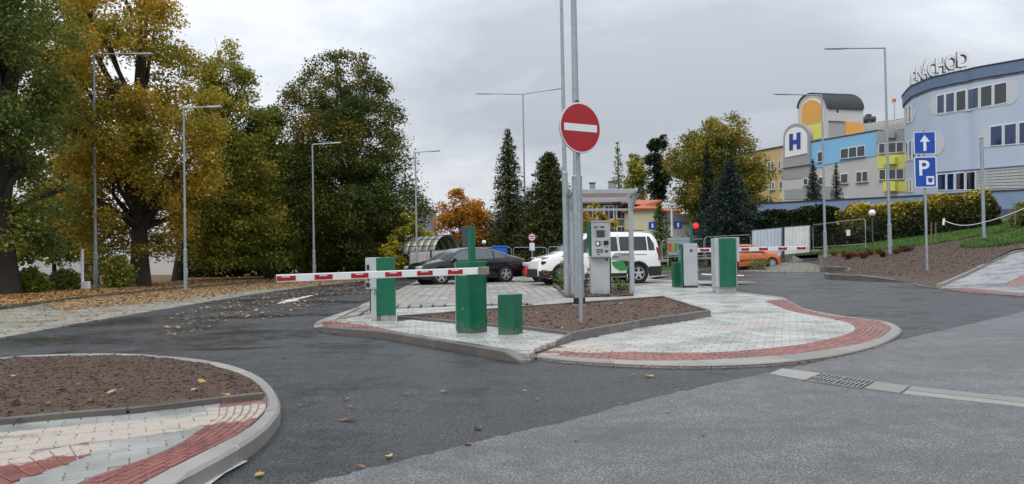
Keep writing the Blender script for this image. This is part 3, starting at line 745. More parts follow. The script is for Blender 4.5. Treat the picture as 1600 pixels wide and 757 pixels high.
# ------------------------------------------------------------------ street lamps and poles
def lamp(px,py,toppy,arms,label,Y=None,z=None,r=.075,group='galvanised street lamps',extra=None,sleeve=1.6):
    if Y is None: x,y=GT(px,py); z=T(x,y)
    else:
        p=P(px,py,Y); x,y=p.x,p.y; z=p.z if z is None else z
    H=P(px,toppy,y).z-z
    t=thing('street_lamp',label,'street lamp',(x,y,z-.05),0,group)
    m=MB(); m.tube([(0,0,0),(0,0,sleeve)],[r*1.25]*2,12); m.build('pole_sleeve',galv,t,True,world=False)
    m=MB(); m.tube([(0,0,sleeve-.02),(0,0,H*.5),(0,0,H)],[r*.95,r*.8,r*.62],12); m.build('pole',galv,t,True,world=False)
    m=MB(); m.lathe([(r*1.25,0),(r*1.32,.02),(r*1.32,.07),(r*.98,.1)],(0,0,sleeve-.05),12); m.build('joint_collar',galv,t,True,world=False)
    m=MB(); m.box((r*1.22,0,.75),(.02,.1,.32)); m.build('service_door',galv2,t,world=False,bevel=.005)
    m=MB(); m.lathe([(r*1.9,0),(r*1.9,.06),(r*1.3,.1)],(0,0,.0),12); m.build('base_collar',kerb_w,t,world=False)
    for dxp,dyp in arms:
        e_=P(px+dxp,toppy+dyp,y)-P(px,toppy,y); e_=Vector((e_.x,e_.y-.0,e_.z))
        d=e_.normalized(); st=.62
        m=MB(); m.tube([Vector((0,0,H-.02)),Vector((0,0,H-.02))+e_*st],[r*.5,r*.4],8); m.build('arm',galv,t,True,world=False)
        a=Vector((0,0,H-.02))+e_*(st-.03); b=Vector((0,0,H-.02))+e_
        m=MB(); w=.12; s_=Vector((-d.y,d.x,0)).normalized(); up=Vector((0,0,.03)); q=[]
        for tt,ww in ((0,.35),(.1,.8),(.85,1),(1,.6)): c_=a.lerp(b,tt); q.append((c_,ww*w))
        v=[];f=[]
        for c_,ww in q: v+=[c_+s_*ww-up*.6,c_-s_*ww-up*.6,c_-s_*ww*.8+up,c_+s_*ww*.8+up]
        for i in range(3):
            for k in range(4): f.append((i*4+k,i*4+(k+1)%4,i*4+4+(k+1)%4,i*4+4+k))
        f+=[(3,2,1,0),(12,13,14,15)]
        m.add(v,f); h=m.build('lamp_head',galv2,t,world=False,bevel=.008)
        m=MB(); g=a.lerp(b,.25); g2=a.lerp(b,.9); n_=Vector((0,0,.025))
        m.ext([g+s_*w*.7-n_,g2+s_*w*.7-n_,g2-s_*w*.7-n_,g-s_*w*.7-n_],(0,0,-.008)); m.build('lamp_lens',w_film,h,world=False)
    return t
lamp(150,455,82,[(92,0)],'tall street lamp at far left, its upper pole lost in the yellow tree',r=.062)
lamp(290,449,166,[(60,-2)],'street lamp before the trees, its arm reaching right over yellow leaves, second from left',Y=29.3,z=.05,r=.055)
lamp(491,438,224,[(45,-3)],'slim street lamp in front of the big round dark green tree',Y=38.5,z=0,r=.062)
lamp(652,440,236,[(39,-3)],'street lamp before the corrugated hoarding, beside the right edge of the dark tree',Y=34.4,z=0,r=.052)
lamp(822,424,146,[(-74,-1),(64,-10)],'two-armed street lamp rising between the dark conifers above the white van')
lamp(1290,408,147,[(-74,-2)],'street lamp before the hospital wing with the H gable')
lamp(1391,402,73,[(-94,1)],'tallest street lamp on the right bank, standing in bare earth left of the parking signs')
# two poles that leave the frame at the top, heads included
lamp(886,465,-140,[(60,-4)],'slim lamp post beside the left leg of the steel shelter, running out of the picture',z=.08,Y=20.0,r=.062,sleeve=3.3)
t=lamp(905.5,481,-210,[(-70,-4)],'thick galvanised lamp post behind the no entry sign, foot wrapped in black',Y=15.9,z=.10,r=.085,sleeve=2.75)
m=MB(); m.lathe([(.125,0),(.125,.22),(.11,.22)],(0,0,.0),14); m.build('black_foot_wrap',blk,t,world=False)
# arched old lamp, white pole, globe lamps
x,y=G(467,430); t=thing('arched_lamp','low white street lamp with curved neck at the car park edge','street lamp',(x,y,0))
H=P(467,396,y).z; m=MB(); m.tube([(0,0,0),(0,0,H),(-.03,0,H+.2),(-.12,0,H+.36),(-.28,0,H+.45),(-.45,0,H+.5)],[.05,.045,.04,.04,.035,.03],8); m.build('pole',galv2,t,True,world=False)
m=MB(); m.box((-.58,0,H+.51),(.34,.14,.06),ry=.1); m.build('lamp_head',w_film,t,world=False,bevel=.02)
x,y=GT(129,458); t=thing('white_pole','plain white pole left of the first street lamp among the trunks','pole',(x,y,0)); H=P(129,390,y).z
m=MB(); m.tube([(0,0,0),(0,0,H)],[.06,.05],8); m.build('pole',white,t,True,world=False)
m=MB(); m.box((.16,0,.22),(.22,.2,.45)); m.build('junction_box',white,t,world=False,bevel=.01)
def globe(px,py,top,label,Y,r):
    p=P(px,py,Y); t=thing('globe_lamp',label,'lamp',p); H=P(px,top,Y).z-p.z
    m=MB(); m.tube([(0,0,0),(0,0,H-r)],[.04,.035],8); m.build('pole',dgrey if Y<44 else galv,t,True,world=False)
    m=MB(); m.lathe([(r*math.sin(a),-r*math.cos(a)) for a in [math.pi*i/10 for i in range(1,10)]],(0,0,H),14); m.build('globe',white,t,True,world=False)
    m=MB(); m.lathe([(.05,0),(.09,.05),(.05,.08)],(0,0,H-r-.06),10); m.build('globe_collar',dgrey,t,world=False)
globe(1364,385,333,'white globe lamp on thin dark post against the yellow hedge',36,.16)
globe(757,418,379,'small white globe lamp above the fence behind the dark car',43,.13)
# plain pole and sign post on the bank
def pole(px,py,top,r,label,name='steel_post',Y=None):
    x,y=GT(px,py) if Y is None else (P(px,py,Y).x,Y); z=T(x,y) if Y is None else P(px,py,Y).z
    t=thing(name,label,'post' if name=='steel_post' else 'sign',(x,y,z)); H=P(px,top,y).z-z
    m=MB(); m.tube([(0,0,-.3),(0,0,H)],[r,r],12); m.build('post',galv,t,True,world=False)
    m=MB(); m.lathe([(r*1.08,0),(r*1.08,.03),(.005,.045)],(0,0,H-.005),12); m.build('post_cap',dgrey,t,world=False)
    return t,x,y,z,H
pole(1538,384,217,.075,'bare grey steel post without sign on the right bank')
# ------------------------------------------------------------------ signs
def plate(w,h,r=.05,n=5):
    o=[]
    for cx,cy,a0 in ((w/2-r,h/2-r,0),(-w/2+r,h/2-r,90),(-w/2+r,-h/2+r,180),(w/2-r,-h/2+r,270)):
        for k in range(n): a=math.radians(a0+90*k/(n-1)); o.append((cx+r*math.cos(a),cy+r*math.sin(a)))
    return o
def flat(m,poly,x0,z0,y,th):   # polygon in local XZ facing -Y
    m.ext([(x0+p[0],y,z0+p[1]) for p in poly],(0,th,0)); return m
def text_mesh(txt,size,depth,mat,name='lettering',bold=0):
    cu=bpy.data.curves.new(name,'FONT'); cu.body=txt; cu.size=size; cu.extrude=depth; cu.offset=bold; cu.align_x='CENTER'; cu.align_y='CENTER'; cu.resolution_u=3
    o=bpy.data.objects.new(name,cu); C.objects.link(o); bpy.context.view_layer.update()
    me=bpy.data.meshes.new_from_object(o.evaluated_get(bpy.context.evaluated_depsgraph_get())); bpy.data.objects.remove(o); me.materials.clear(); me.materials.append(mat); return me
def text(txt,size,depth,mat,parent,loc,name='lettering',bold=0,rx=math.pi/2,rz=0,**kw):
    o=mesh_obj(name,text_mesh(txt,size,depth,mat,name,bold),parent,**kw); o.location=loc; o.rotation_euler=(rx,0,rz); return o
# no entry sign
t,x,y,z,H=pole(908.5,511,160,.032,'round red no entry sign with white bar on a galvanised post in the bed','no_entry_sign',Y=11.75)
t.rotation_euler.z=math.radians(31)
c=P(908,201,y); pxm=CF/y; r=39.3/pxm; zc_=c.z-z
m=MB(); m.lathe([(r,-.012),(r+.006,0),(r,.012)],(0,-.065,zc_),48,'Y'); bk=m.build('sign_back',alu,t,world=False)
m=MB(); m.lathe([(r*.95,-.002),(r*.95,.002)],(0,-.080,zc_),48,'Y'); fc_=m.build('red_disc',red_s,t,world=False)
m=MB(); m.lathe([(r*.995,-.001),(r*.995,.001)],(0,-.0785,zc_),48,'Y'); m.build('white_rim',w_film,t,world=False)
m=MB(); m.box((0,-.084,zc_),(r*1.60,.003,r*.29)); m.build('white_bar',w_film,fc_,world=False)
for q in (-1,1): m=MB(); m.box((0,-.035,zc_+q*r*.55),(.12,.05,.03)); m.build('clamp',galv,t,world=False,bevel=.004)
# parking signs
t,x,y,z,H=pole(1449,430,206,.042,'blue one-way arrow sign above blue parking sign on one post','parking_sign')
sc=y/CF; t.rotation_euler.z=math.radians(-6)
def rect_sign(cz,w,h,name):
    m=MB(); flat(m,plate(w,h,.05),0,cz,-.07,.02); b=m.build(name,alu,t,world=False)
    m=MB(); flat(m,plate(w*.975,h*.98,.045),0,cz,-.074,.004); m.build('white_border',w_film,b,world=False)
    m=MB(); flat(m,plate(w*.90,h*.93,.04),0,cz,-.078,.004); m.build('blue_field',blue_s,b,world=False)
    m=MB(); m.box((0,-.035,cz),(.14,.06,.04)); m.build('clamp',galv,b,world=False); return b
za=P(1451,224,y).z-z; zb_=P(1451,269.5,y).z-z; w=33.5*sc
b=rect_sign(za,w,35.5*sc,'arrow_plate')
m=MB(); hh=12.5*sc; flat(m,[(-.028*w/.7,-hh),(.028*w/.7,-hh),(.05,-hh),(.05,hh*.15),(.17,hh*.15),(0,hh),(-.17,hh*.15),(-.05,hh*.15),(-.05,-hh)],0,za,-.083,.004); m.build('arrow',w_film,b,world=False)
b=rect_sign(zb_,w,49*sc,'parking_plate')
text('P',26*sc*1.28,.002,w_film,b,(-.06,-.082,zb_+.2*0+.10*1.2),'letter_p',.012)
m=MB(); flat(m,plate(.26,.30,.02),.15,zb_-.30,-.083,.004); pb=m.build('disc_symbol_panel',w_film,b,world=False)
m=MB(); flat(m,[(-.07,.05),(.07,.05),(.085,0),(.05,-.06),(0,-.085),(-.05,-.06),(-.085,0)],.15,zb_-.30,-.087,.003); flat(m,plate(.17,.035,.01),.15,zb_-.225,-.087,.003); m.build('disc_symbol',blue_s,b,world=False)
# small far signs
def small_post(px,py,top,Y,label,r=.035):
    p=P(px,py,Y); t=thing('road_sign',label,'sign',p); H=P(px,top,Y).z-p.z
    m=MB(); m.tube([(0,0,-.2),(0,0,H)],r,8); m.build('post',galv,t,True,world=False); return t,H
t,H=small_post(832,418,364,42,'small round white sign with red ring on a post behind the white van')
r=.23
m=MB(); m.lathe([(r,-.01),(r,.01)],(0,-.05,H-.25),24,'Y'); b=m.build('red_ring',red_s,t,world=False)
m=MB(); m.lathe([(r*.74,-.002),(r*.74,.002)],(0,-.064,H-.25),24,'Y'); m.build('white_disc',w_film,b,world=False)
m=MB(); flat(m,plate(.24,.06,.01),0,H-.20,-.07,.003); flat(m,plate(.2,.05,.01),0,H-.3,-.07,.003); m.build('truck_symbol',dgrey,b,world=False)
m=MB(); flat(m,plate(.28,.42,.02),0,H-.78,-.05,.012); m.build('white_plate',w_film,t,world=False)
for px,py,top,Y,lb in ((1020,392,347,62,'blue square sign on a grey post in front of the small green tree'),(1060,386,346,62,'blue square sign on two thin posts beside the white flat building')):
    t,H=small_post(px,py,top,Y,lb)
    m=MB(); flat(m,plate(.62,.62,.04),0,H-.32,-.05,.02); b=m.build('blue_plate',blue_s,t,world=False)
    m=MB(); flat(m,plate(.16,.36,.03),0,H-.32,-.056,.004); m.build('white_symbol',w_film,b,world=False)
t,H=small_post(1010,400,366,52,'give way triangle on a post behind the rear of the white van')
m=MB(); flat(m,[(-.34,.0),(.34,0),(0,-.58)],0,H,-.05,.012); b=m.build('red_triangle',red_s,t,world=False)
m=MB(); flat(m,[(-.22,-.07),(.22,-.07),(0,-.44)],0,H,-.056,.004); m.build('white_triangle',w_film,b,world=False)
for px,lb in ((1051,'tall square-headed lamp column before the white flat building'),):
    p=P(px,400,62); t=thing('column_lamp',lb,'street lamp',p); H=P(px,320,62).z-p.z
    m=MB(); m.tube([(0,0,-.2),(0,0,H)],.09,8); m.build('pole',w_film,t,True,world=False); m=MB(); m.box((-.1,0,H),(.9,.4,.22)); m.build('lamp_head',w_film,t,world=False,bevel=.03)
# ------------------------------------------------------------------ barriers and terminals
def corner_box(m,c,a,d,wl,dr,z0,z1,ins=0):
    """box with its near vertical edge at c; left face runs wl in direction a, right face runs dr in direction d"""
    c=Vector(c);a=Vector(a).normalized();d=Vector(d).normalized(); q=[c+a*ins+d*ins,c+d*(dr-ins)+a*ins,c+d*(dr-ins)+a*(wl-ins),c+a*(wl-ins)+d*ins]
    m.prism([tuple(p) for p in q],z0,z1); return m
# near cabinet: near edge at px 735
Yc=10.6; cc=P(735,524.5,Yc); sc=Yc/CF; z0=.11; zt=P(735,409,Yc).z
th_=math.radians(-42); aL=Vector((-math.cos(math.radians(30)),math.sin(math.radians(30)))); dR=Vector((math.cos(math.radians(35)),math.sin(math.radians(35))))
t=thing('barrier','tall green barrier cabinet with its red and white arm lowered across the left lane','barrier',(cc.x,cc.y,z0)); near_cab=t
m=MB(); corner_box(m,cc.xy,aL,dR,.235,.285,z0,zt); m.build('cabinet',grn,t,bevel=.006)
m=MB(); corner_box(m,cc.xy+dR*.02+aL*.02,aL,dR,.245-.03,.25,z0-.02,z0+.03); m.build('base_frame',alu,t,bevel=.004)
m=MB(); corner_box(m,cc.xy+aL*.237,aL,dR,.012,.2,z0+.02,zt-.01); m.build('silver_edge',alu,t,bevel=.002)
m=MB(); m.lathe([(.014,0),(.014,.012)],tuple(cc.xy+aL*.11-Vector((-aL.y,aL.x))*-.0)+(.45,),12,'Y'); lk=m.build('lock',alu,t)
nL=Vector((-math.sin(math.radians(30)),-math.cos(math.radians(30)))); nR=Vector((math.sin(math.radians(35)),-math.cos(math.radians(35))))
for lo in list(lk.data.vertices): lo.co.x+=nL.x*.006; lo.co.y+=nL.y*.006
m=MB(); q=cc.xy+dR*.235; m.box((q.x+nR.x*.004,q.y+nR.y*.004,.55),(.012,.01,.05),rz=math.radians(35)); m.build('hinge',grn_d,t)
a0=cc.xy+dR*.02+nR*.002; b0=cc.xy+dR*.265+nR*.002
def face_panel(c0,d_,n_,w0,w1,z_0,z_1,mat,name,par,th=.004):
    m=MB(); p=c0+d_*w0+n_*.001; q=c0+d_*w1+n_*.001; m.ext([(p.x,p.y,z_0),(q.x,q.y,z_0),(q.x,q.y,z_1),(p.x,p.y,z_1)],(n_.x*th,n_.y*th,0)); return m.build(name,mat,par,bevel=.0015)
face_panel(cc.xy,dR,nR,.018,.268,.16,zt-.03,grn,'door_panel',t)
face_panel(cc.xy,aL,nL,.012,.222,.16,zt-.03,grn,'door_panel',t)
face_panel(cc.xy,aL,nL,.06,.17,zt-.20,zt-.14,lgrey,'type_label',t,.006)
face_panel(cc.xy,dR,nR,.02,.266,zt-.026,zt-.021,grn_d,'lid_seam',t,.002)
for dz_ in (.24,.80): face_panel(cc.xy,dR,nR,.270,.282,dz_,dz_+.07,grn_d,'hinge',t,.012)
# post with traffic light above it
pc=cc.xy+dR*.05+aL*.03+Vector((0,.09)); ptop=P(731,353.5,Yc+.1).z
t2=thing('signal_post','green post on the near barrier cabinet carrying a grey two-lamp signal facing left','traffic light',(pc.x,pc.y,zt))
m=MB(); corner_box(m,pc,aL,dR,.045,.085,zt,ptop); m.build('post',grn,t2,bevel=.004)
m=MB(); q=pc+aL*.047; corner_box(m,q,aL,dR,.10,.10,P(731,386,Yc).z,ptop); sb=m.build('signal_box',dgrey,t2,bevel=.008)
for zz in (P(720,361,Yc).z,P(720,376,Yc).z):
    q=pc+aL*.147+dR*.05; m=MB(); m.tube([(q.x,q.y,zz),(q.x+aL.x*.05,q.y+aL.y*.05,zz)],[.036,.04],14); m.build('lamp_hood',blk,sb)
# barrier arm generator
def arm(name,label,pA,pB,h,wd,n,reds,parent_loc,cap=True,logo=True):
    pA=Vector(pA);pB=Vector(pB); t=parent_loc; d=(pB-pA); L=d.length; u=d.normalized(); s_=Vector((u.y,-u.x,0)).normalized()
    if s_.y>0: s_=-s_
    up=s_.cross(u); up=up if up.z>0 else -up
    def slab(a,b,hh,w0,w1):
        q=[pA+u*a+up*hh/2+s_*w0,pA+u*b+up*hh/2+s_*w0,pA+u*b-up*hh/2+s_*w0,pA+u*a-up*hh/2+s_*w0]; return q,s_*(w1-w0)
    m=MB(); m.ext(*slab(0,L,h,-wd/2,wd/2)); t=m.build('boom',white,t,bevel=.008)
    for a,b in reds:
        m=MB(); m.ext(*slab(a*L,b*L,h*.62,wd/2,wd/2+.003)); rr=m.build('red_reflector',red_r,t)
        if logo:
            m=MB(); k=(a+b)/2; q=[pA+u*(k*L+e0)+up*(h*(.27+e1))+s_*(wd/2+.003) for e0,e1 in ((-.06,-.03),(.06,-.03),(.06,.04),(-.06,.04))]; m.ext(q,s_*.002); m.build('white_print',w_film,t)
    m=MB(); m.ext(*slab(L,L+.012,h*1.03,-wd/2-.003,wd/2+.003)); m.build('end_cap',dgrey,t,bevel=.002)
    return t,u,s_,up
pv_=P(752,423.5,Yc-.08); tp0=P(431,435.8,9.35)
t,u,s_,up=arm('barrier_arm','lowered red and white barrier arm reaching left from the near green cabinet',pv_,tp0,.098,.045,6,[],near_cab)
# red fields measured along the arm
Lpx=752-431
def frac(px): 
    f_=(752-px)/Lpx; Y0,Y1=Yc-.08,9.35; return f_*Y0/(f_*Y0+(1-f_)*Y1)
Lm=(tp0-pv_).length
for a,b in ((699,722),(651,675),(601,627),(548,575),(491,519),(432,461.5)):
    fa,fb=frac(b),frac(a)
    for nm,hh,w0,w1,zz in (('red_reflector',.060,.0225,.0265,0),):
        q=[pv_+u*(k*Lm)+up*v+s_*w0 for k,v in ((fa,hh/2),(fb,hh/2),(fb,-hh/2),(fa,-hh/2))]
        m=MB(); m.ext(q,s_*(w1-w0)); rr=m.build(nm,red_r,t)
        k=(fa+fb)/2; q=[pv_+u*(k*Lm+e0)+up*e1+s_*w1 for e0,e1 in ((-.045,.012),(.055,.012),(.055,.024),(-.045,.024))]
        m=MB(); m.ext(q,s_*.002); m.build('white_print',w_film,t)
m=MB(); q=pv_+u*(-.02); m.box(tuple(q+s_*.01),(.155,.10,.112),rz=math.atan2(u.y,u.x)); m.build('arm_bracket',brassy,t,bevel=.008)
# low green box
Yb=10.3; cb=P(803,532,Yb); zbt=P(803,462,Yb).z
t=thing('electrical_box','low plain green metal box right of the near barrier cabinet','cabinet',(cb.x,cb.y,.10))
m=MB(); corner_box(m,cb.xy,Vector((-1,.12)),Vector((.6,.8)),.215,.21,.10,zbt); m.build('cabinet',grn_d,t,bevel=.005)
m=MB(); corner_box(m,cb.xy-Vector((0,.004))+Vector((.003,0)),Vector((-1,.12)),Vector((.6,.8)),.222,.222,zbt,zbt+.012); m.build('lid',grn,t,bevel=.004)
m=MB(); q=cb.xy+Vector((.6,.8)).normalized()*.1+Vector((.006,-.005)); m.box((q.x,q.y,.22),(.02,.008,.03),rz=.9); m.build('hinge',grn_d,t)
# left ticket terminal: silver column with green side
Yt=12.9; tb=P(588,503,Yt); s=Yt/CF
ztop=P(594,402.5,Yt).z; zlow=P(588,452.5,Yt).z; zg=P(600,493,Yt).z
t=thing('entry_terminal','silver and green ticket terminal at the left lane with card slots','ticket machine',(tb.x,tb.y,.10))
aw=Vector((-1,.25)).normalized(); dw=Vector((1,.12)).normalized()
m=MB(); corner_box(m,tb.xy,aw,dw,17.5*s,.10,zlow,ztop); hd=m.build('terminal_head',lgrey,t,bevel=.008)
m=MB(); corner_box(m,tb.xy+Vector((0,.02)),aw,dw,9*s,.08,.10,zlow); m.build('column',lgrey,t,bevel=.006)
m=MB(); corner_box(m,tb.xy+Vector((0,.02)),dw,Vector((-.12,1)),29.5*s,.28,.10,zg+.01); m.build('plinth',lgrey,t,bevel=.006)
m=MB(); corner_box(m,tb.xy+Vector((.004,.0)),dw,Vector((-.12,1)),29.5*s,.32,zg,P(602,402.5,Yt).z); m.build('side_panel',grn,t,bevel=.008)
m=MB(); corner_box(m,tb.xy+Vector((-.106,.055)),aw,dw,.012,.08,P(580,488,Yt).z,zlow+.005); m.build('rear_edge',grn_d,t)
nw=Vector((-.25,-1)).normalized()
def panel(px0,py0,px1,py1,mat,name,par,off=.006):
    c_=P((px0+px1)/2,(py0+py1)/2,Yt+.03); wq=(px1-px0)*s; hq=(py1-py0)*s; k=((tb.x-c_.x)/.97); q=tb.xy+aw*k+nw*off
    m=MB(); m.box((q.x,q.y,c_.z),(wq,.012,hq),rz=math.atan2(-aw.y,-aw.x)); return m.build(name,mat,par,bevel=.002)
panel(573,414,577,422,blk,'camera_window',hd); panel(573.5,434,577.5,439,dgrey,'card_slot',hd); panel(572.5,442,578,448.5,blk,'speaker_grille',hd,.02)
panel(584,448,586,460,alu,'ticket_tray',t)
# rectangular helper: axis-aligned (slightly turned) box whose faces are given in pixels at depth Y
def pbox(m,px0,py0,px1,py1,Y,depth,rz=0,z0=None):
    a=P(px0,py0,Y);b=P(px1,py1,Y); zz0=b.z if z0 is None else z0
    cx=(a.x+b.x)/2; w_=abs(b.x-a.x); m.box((cx,Y+depth/2,(a.z+zz0)/2),(w_,depth,a.z-zz0),rz=rz); return m
# right terminal seen from behind
Yr=19.6; b=P(1136,459,Yr); t=thing('exit_terminal','tall silver terminal with a dark green back panel at the right lane','ticket machine',(b.x,Yr,.09))
m=MB(); pbox(m,1117,372,1152.5,449,Yr+.03,.42,.0); m.build('housing',lgrey,t,bevel=.01)
m=MB(); pbox(m,1119,449,1150,460,Yr+.06,.36,0,z0=.09); m.build('plinth',lgrey,t,bevel=.006)
m=MB(); pbox(m,1123.5,372.5,1151,448.5,Yr-.02,.05); m.build('rear_panel',grn,t,bevel=.008)
m=MB(); pbox(m,1150.5,371,1156,409,Yr-.01,.3); m.build('terminal_head',lgrey,t,bevel=.006)
m=MB(); pbox(m,1116.3,372,1118,449,Yr+.08,.3); m.build('green_trim',grn_d,t)
# far grey cabinet with green side, bin, signal
Yf=23.0; b=P(1075,449,Yf); t=thing('barrier','light grey far barrier with green side, its arm passing behind the tall terminal','barrier',(b.x,Yf,.09))
m=MB(); pbox(m,1067.5,381,1091,447,Yf,.42,0); m.build('cabinet',lgrey,t,bevel=.008)
m=MB(); pbox(m,1063.5,381.5,1067.3,449,Yf+.01,.40,0,z0=.09); m.build('green_side',grn,t,bevel=.004)
m=MB(); pbox(m,1068,447,1090.5,449.3,Yf+.01,.38,0,z0=.09); m.build('base_frame',blk,t)
m=MB(); pbox(m,1078,390,1082,394,Yf-.012,.01); m.build('badge',dgrey,t); m=MB(); pbox(m,1079,384,1080.3,385.5,Yf-.012,.01); m.build('lock',alu,t)
far_cab=t
t=thing('signal_post','green post above the far grey cabinet with its red signal lamp lit','traffic light',tuple(P(1080,381,Yf+.1)))
m=MB(); pbox(m,1077.8,348,1082.6,381,Yf+.1,.08); m.build('post',grn,t,bevel=.004)
p_=P(1087.5,356,Yf+.1)
m=MB(); pbox(m,1083,348,1093,368,Yf+.14,.1); sb=m.build('signal_box',blk,t,bevel=.01)
e_=NT('lit red lamp'); e_.set('Base Color',(.5,.01,.01)); e_.set('Emission Color',(1,.015,.02)); e_.b.inputs['Emission Strength'].default_value=1.6
m=MB(); m.lathe([(.085,0),(.08,-.03),(.05,-.05),(.01,-.058)],(p_.x,Yf+.135,P(1087.5,353,Yf+.1).z),18,'Y'); m.build('red_lamp',e_.m,sb,True)
m=MB(); m.lathe([(.07,0),(.06,-.02),(.01,-.03)],(p_.x,Yf+.135,P(1087.5,363.5,Yf+.1).z),16,'Y'); m.build('green_lamp',blk,sb,True)
b=P(1058,447,Yf+.4); t=thing('waste_bin','small dark green bin left of the far grey cabinet','bin',(b.x,b.y,.09))
m=MB(); a0=P(1053,411,Yf+.4); w0=(1063.6-1053)*(Yf+.4)/CF; m.box((b.x,b.y+.15,(.09+a0.z)/2),(w0*.9,.3,a0.z-.09),taper=1.12); m.build('bin_body',grn_d,t,bevel=.01)
m=MB(); m.box((b.x,b.y+.15,a0.z),(w0*1.02,.33,.03)); m.build('rim',grn,t,bevel=.006)
fa_=P(1087,391.5,Yf+.25); fb_=P(1261,388,Yf+1.2)
t,u,s_,up=arm('barrier_arm','far red and white barrier arm passing behind the tall terminal in front of the orange car',fa_,fb_,.135,.05,5,[((1093-1087)/174,(1107-1087)/174),(.395,.465),(.555,.635),(.73,.81),(.90,.985)],far_cab)
# ------------------------------------------------------------------ payment machine and shelter
Ym=20.1; b=P(938,463.5,Ym); t=thing('payment_machine','light grey payment machine with green side standing under the steel shelter','ticket machine',(b.x,Ym,.09))
m=MB(); pbox(m,922.5,402,953.5,463.5,Ym+.05,.36,0,z0=.09); m.build('pedestal',lgrey,t,bevel=.008)
m=MB(); pbox(m,953.6,402,956,463,Ym+.09,.3,0,z0=.1); m.build('pedestal_trim',grn,t,bevel=.003)
m=MB(); pbox(m,923.5,346.5,954.5,402,Ym-.10,.50); hd=m.build('machine_head',lgrey,t,bevel=.015)
m=MB(); a=P(918.5,346.5,Ym-.05); q=P(923.2,402,Ym-.05); m.ext([(q.x,Ym-.07,P(920,401,Ym).z),(q.x,Ym-.07,a.z),(a.x,Ym-.07,a.z-.02),(a.x,Ym-.07,P(920,389,Ym).z),(a.x+.03,Ym-.07,P(920,398,Ym).z)],(0,.42,0)); m.build('green_side',grn,t,bevel=.006)
def fp(x0,y0,x1,y1,mat,name,th=.012,par=None): 
    m=MB(); pbox(m,x0,y0,x1,y1,Ym-.10-th+.002,th); return m.build(name,mat,par or hd,bevel=.002)
fp(932,360,945,371,dgrey,'screen_bezel',.014); fp(934,361.5,943,368.8,screen,'screen',.018)
fp(938,354,944,356.3,blk,'coin_slot'); fp(930,353.5,931.8,357.5,blk,'pictogram'); fp(927,354.5,928.6,356,dgrey,'pictogram'); fp(933.5,354,935,356,blk,'pictogram')
for yy in (361,364.3,367.6):
    fp(928.5,yy,931,yy+1.3,alu,'button'); fp(946,yy,948.5,yy+1.3,alu,'button')
fp(930.5,377,938,385,dgrey,'note_reader',.012); fp(932,378.5,936,383.5,w_film,'note_reader_label',.015); fp(943,376.5,951,383,blk,'card_reader',.016); fp(944.5,384.5,946,386.5,dgrey,'key'); fp(948,384.5,949.5,386.5,dgrey,'key')
fp(938.7,377.5,940.3,379.5,dgrey,'key'); fp(938.7,381.5,940.3,383.5,dgrey,'key')
fp(932,389.5,942,395,dgrey,'coin_tray',.012); fp(933,390.5,941,394,brassy,'coin_tray_flap',.016); fp(944.5,391,951,393,dgrey,'vent'); fp(946,393.3,949.5,395,dgrey,'vent'); fp(934,397,936.5,399,blk,'key'); fp(950,348.5,952,350.5,alu,'lock')
m=MB(); pbox(m,946.5,404,950,408,Ym+.045,.01); m.build('green_badge',grn_d,t)
m=MB(); pbox(m,923,345.3,954.8,347,Ym-.12,.54); m.build('top_cover',alu,t,bevel=.006)
# shelter (steel portal, two bays deep)
p0=P(892,466,20.1); p1=P(987.5,461,20.5)
t=thing('steel_shelter','open galvanised steel shelter frame over the payment machine, no roof sheets','shelter',(p0.x,p0.y,.08))
zT=P(890,303,20.1).z; zT2=P(990,300,20.5).z
def post(px,Y,w0=.12):
    x=P(px,440,Y).x; m=MB(); m.box((x,Y,(zT+.08)/2),(w0,w0,zT-.08)); m.build('post',galv2,t,bevel=.012)
    m=MB(); m.box((x,Y,.10),(.24,.24,.02)); m.build('base_plate',galv,t,bevel=.004); return x
Yb_=22.2
xa=post(893.2,20.1); xb=post(987.5,20.4); xc=P(889.3,440,Yb_).x; xd=P(974,440,Yb_).x
for xq,yq in ((xa,20.1),(xb,20.4)):
    m=MB(); cur=[(xq+ (.0),yq,zT-.75),(xq+.02,yq-.02,zT-.45),(xq+.10,yq-.28,zT-.15),(xq+.14,yq-.75,zT+.02)]; m.tube(cr(cur,4),.045,6); m.build('curved_bracket',galv2,t,True)
def beam(pa,pb,h=.12,w=.08,name='beam'):
    a=Vector(pa);b=Vector(pb);d=(b-a); m=MB(); m.box(tuple((a+b)/2),(d.length,w,h),rz=math.atan2(d.y,d.x),ry=-math.asin(d.z/d.length)); return m.build(name,galv2,t,bevel=.01)
beam(P(903,300,19.3),P(995,299,19.5),.115,.10); beam(P(886,313.5,20.2),P(984,312.5,20.4),.11,.08); beam(P(888,328.5,21.2),P(983,328,21.4),.06,.06,'rail')
beam(P(888,449,20.5)+Vector((0,1.4,0)),P(984,448,20.5)+Vector((0,1.4,0)),.05,.05,'rail'); 
m=MB(); m.box(tuple(P(996.5,299,19.6)),(.12,.35,.10)); m.build('beam_end',blk,t,bevel=.01)
beam((xa,19.2,zT+.02),(xa,21.6,zT-.14),.10,.08,'side_beam'); beam((xb,19.4,zT+.02),(xb,21.8,zT-.14),.10,.08,'side_beam')
# planter with shrubs behind the shelter + edging
pbp=[G(863,446,.09),G(884,466,.09),G(990,463,.09),G(985,448,.09)]
b2,hb2=soil('shelter_bed',pbp,lambda x,y:.11,soil_m,1500,.03,.15,.03)
edging(pbp[0],pbp[1],b2,lambda x,y:.17,.14,1.0,.1,kerb_w); edging(pbp[2],pbp[3],b2,lambda x,y:.17,.14,1.0,.1,kerb_w)
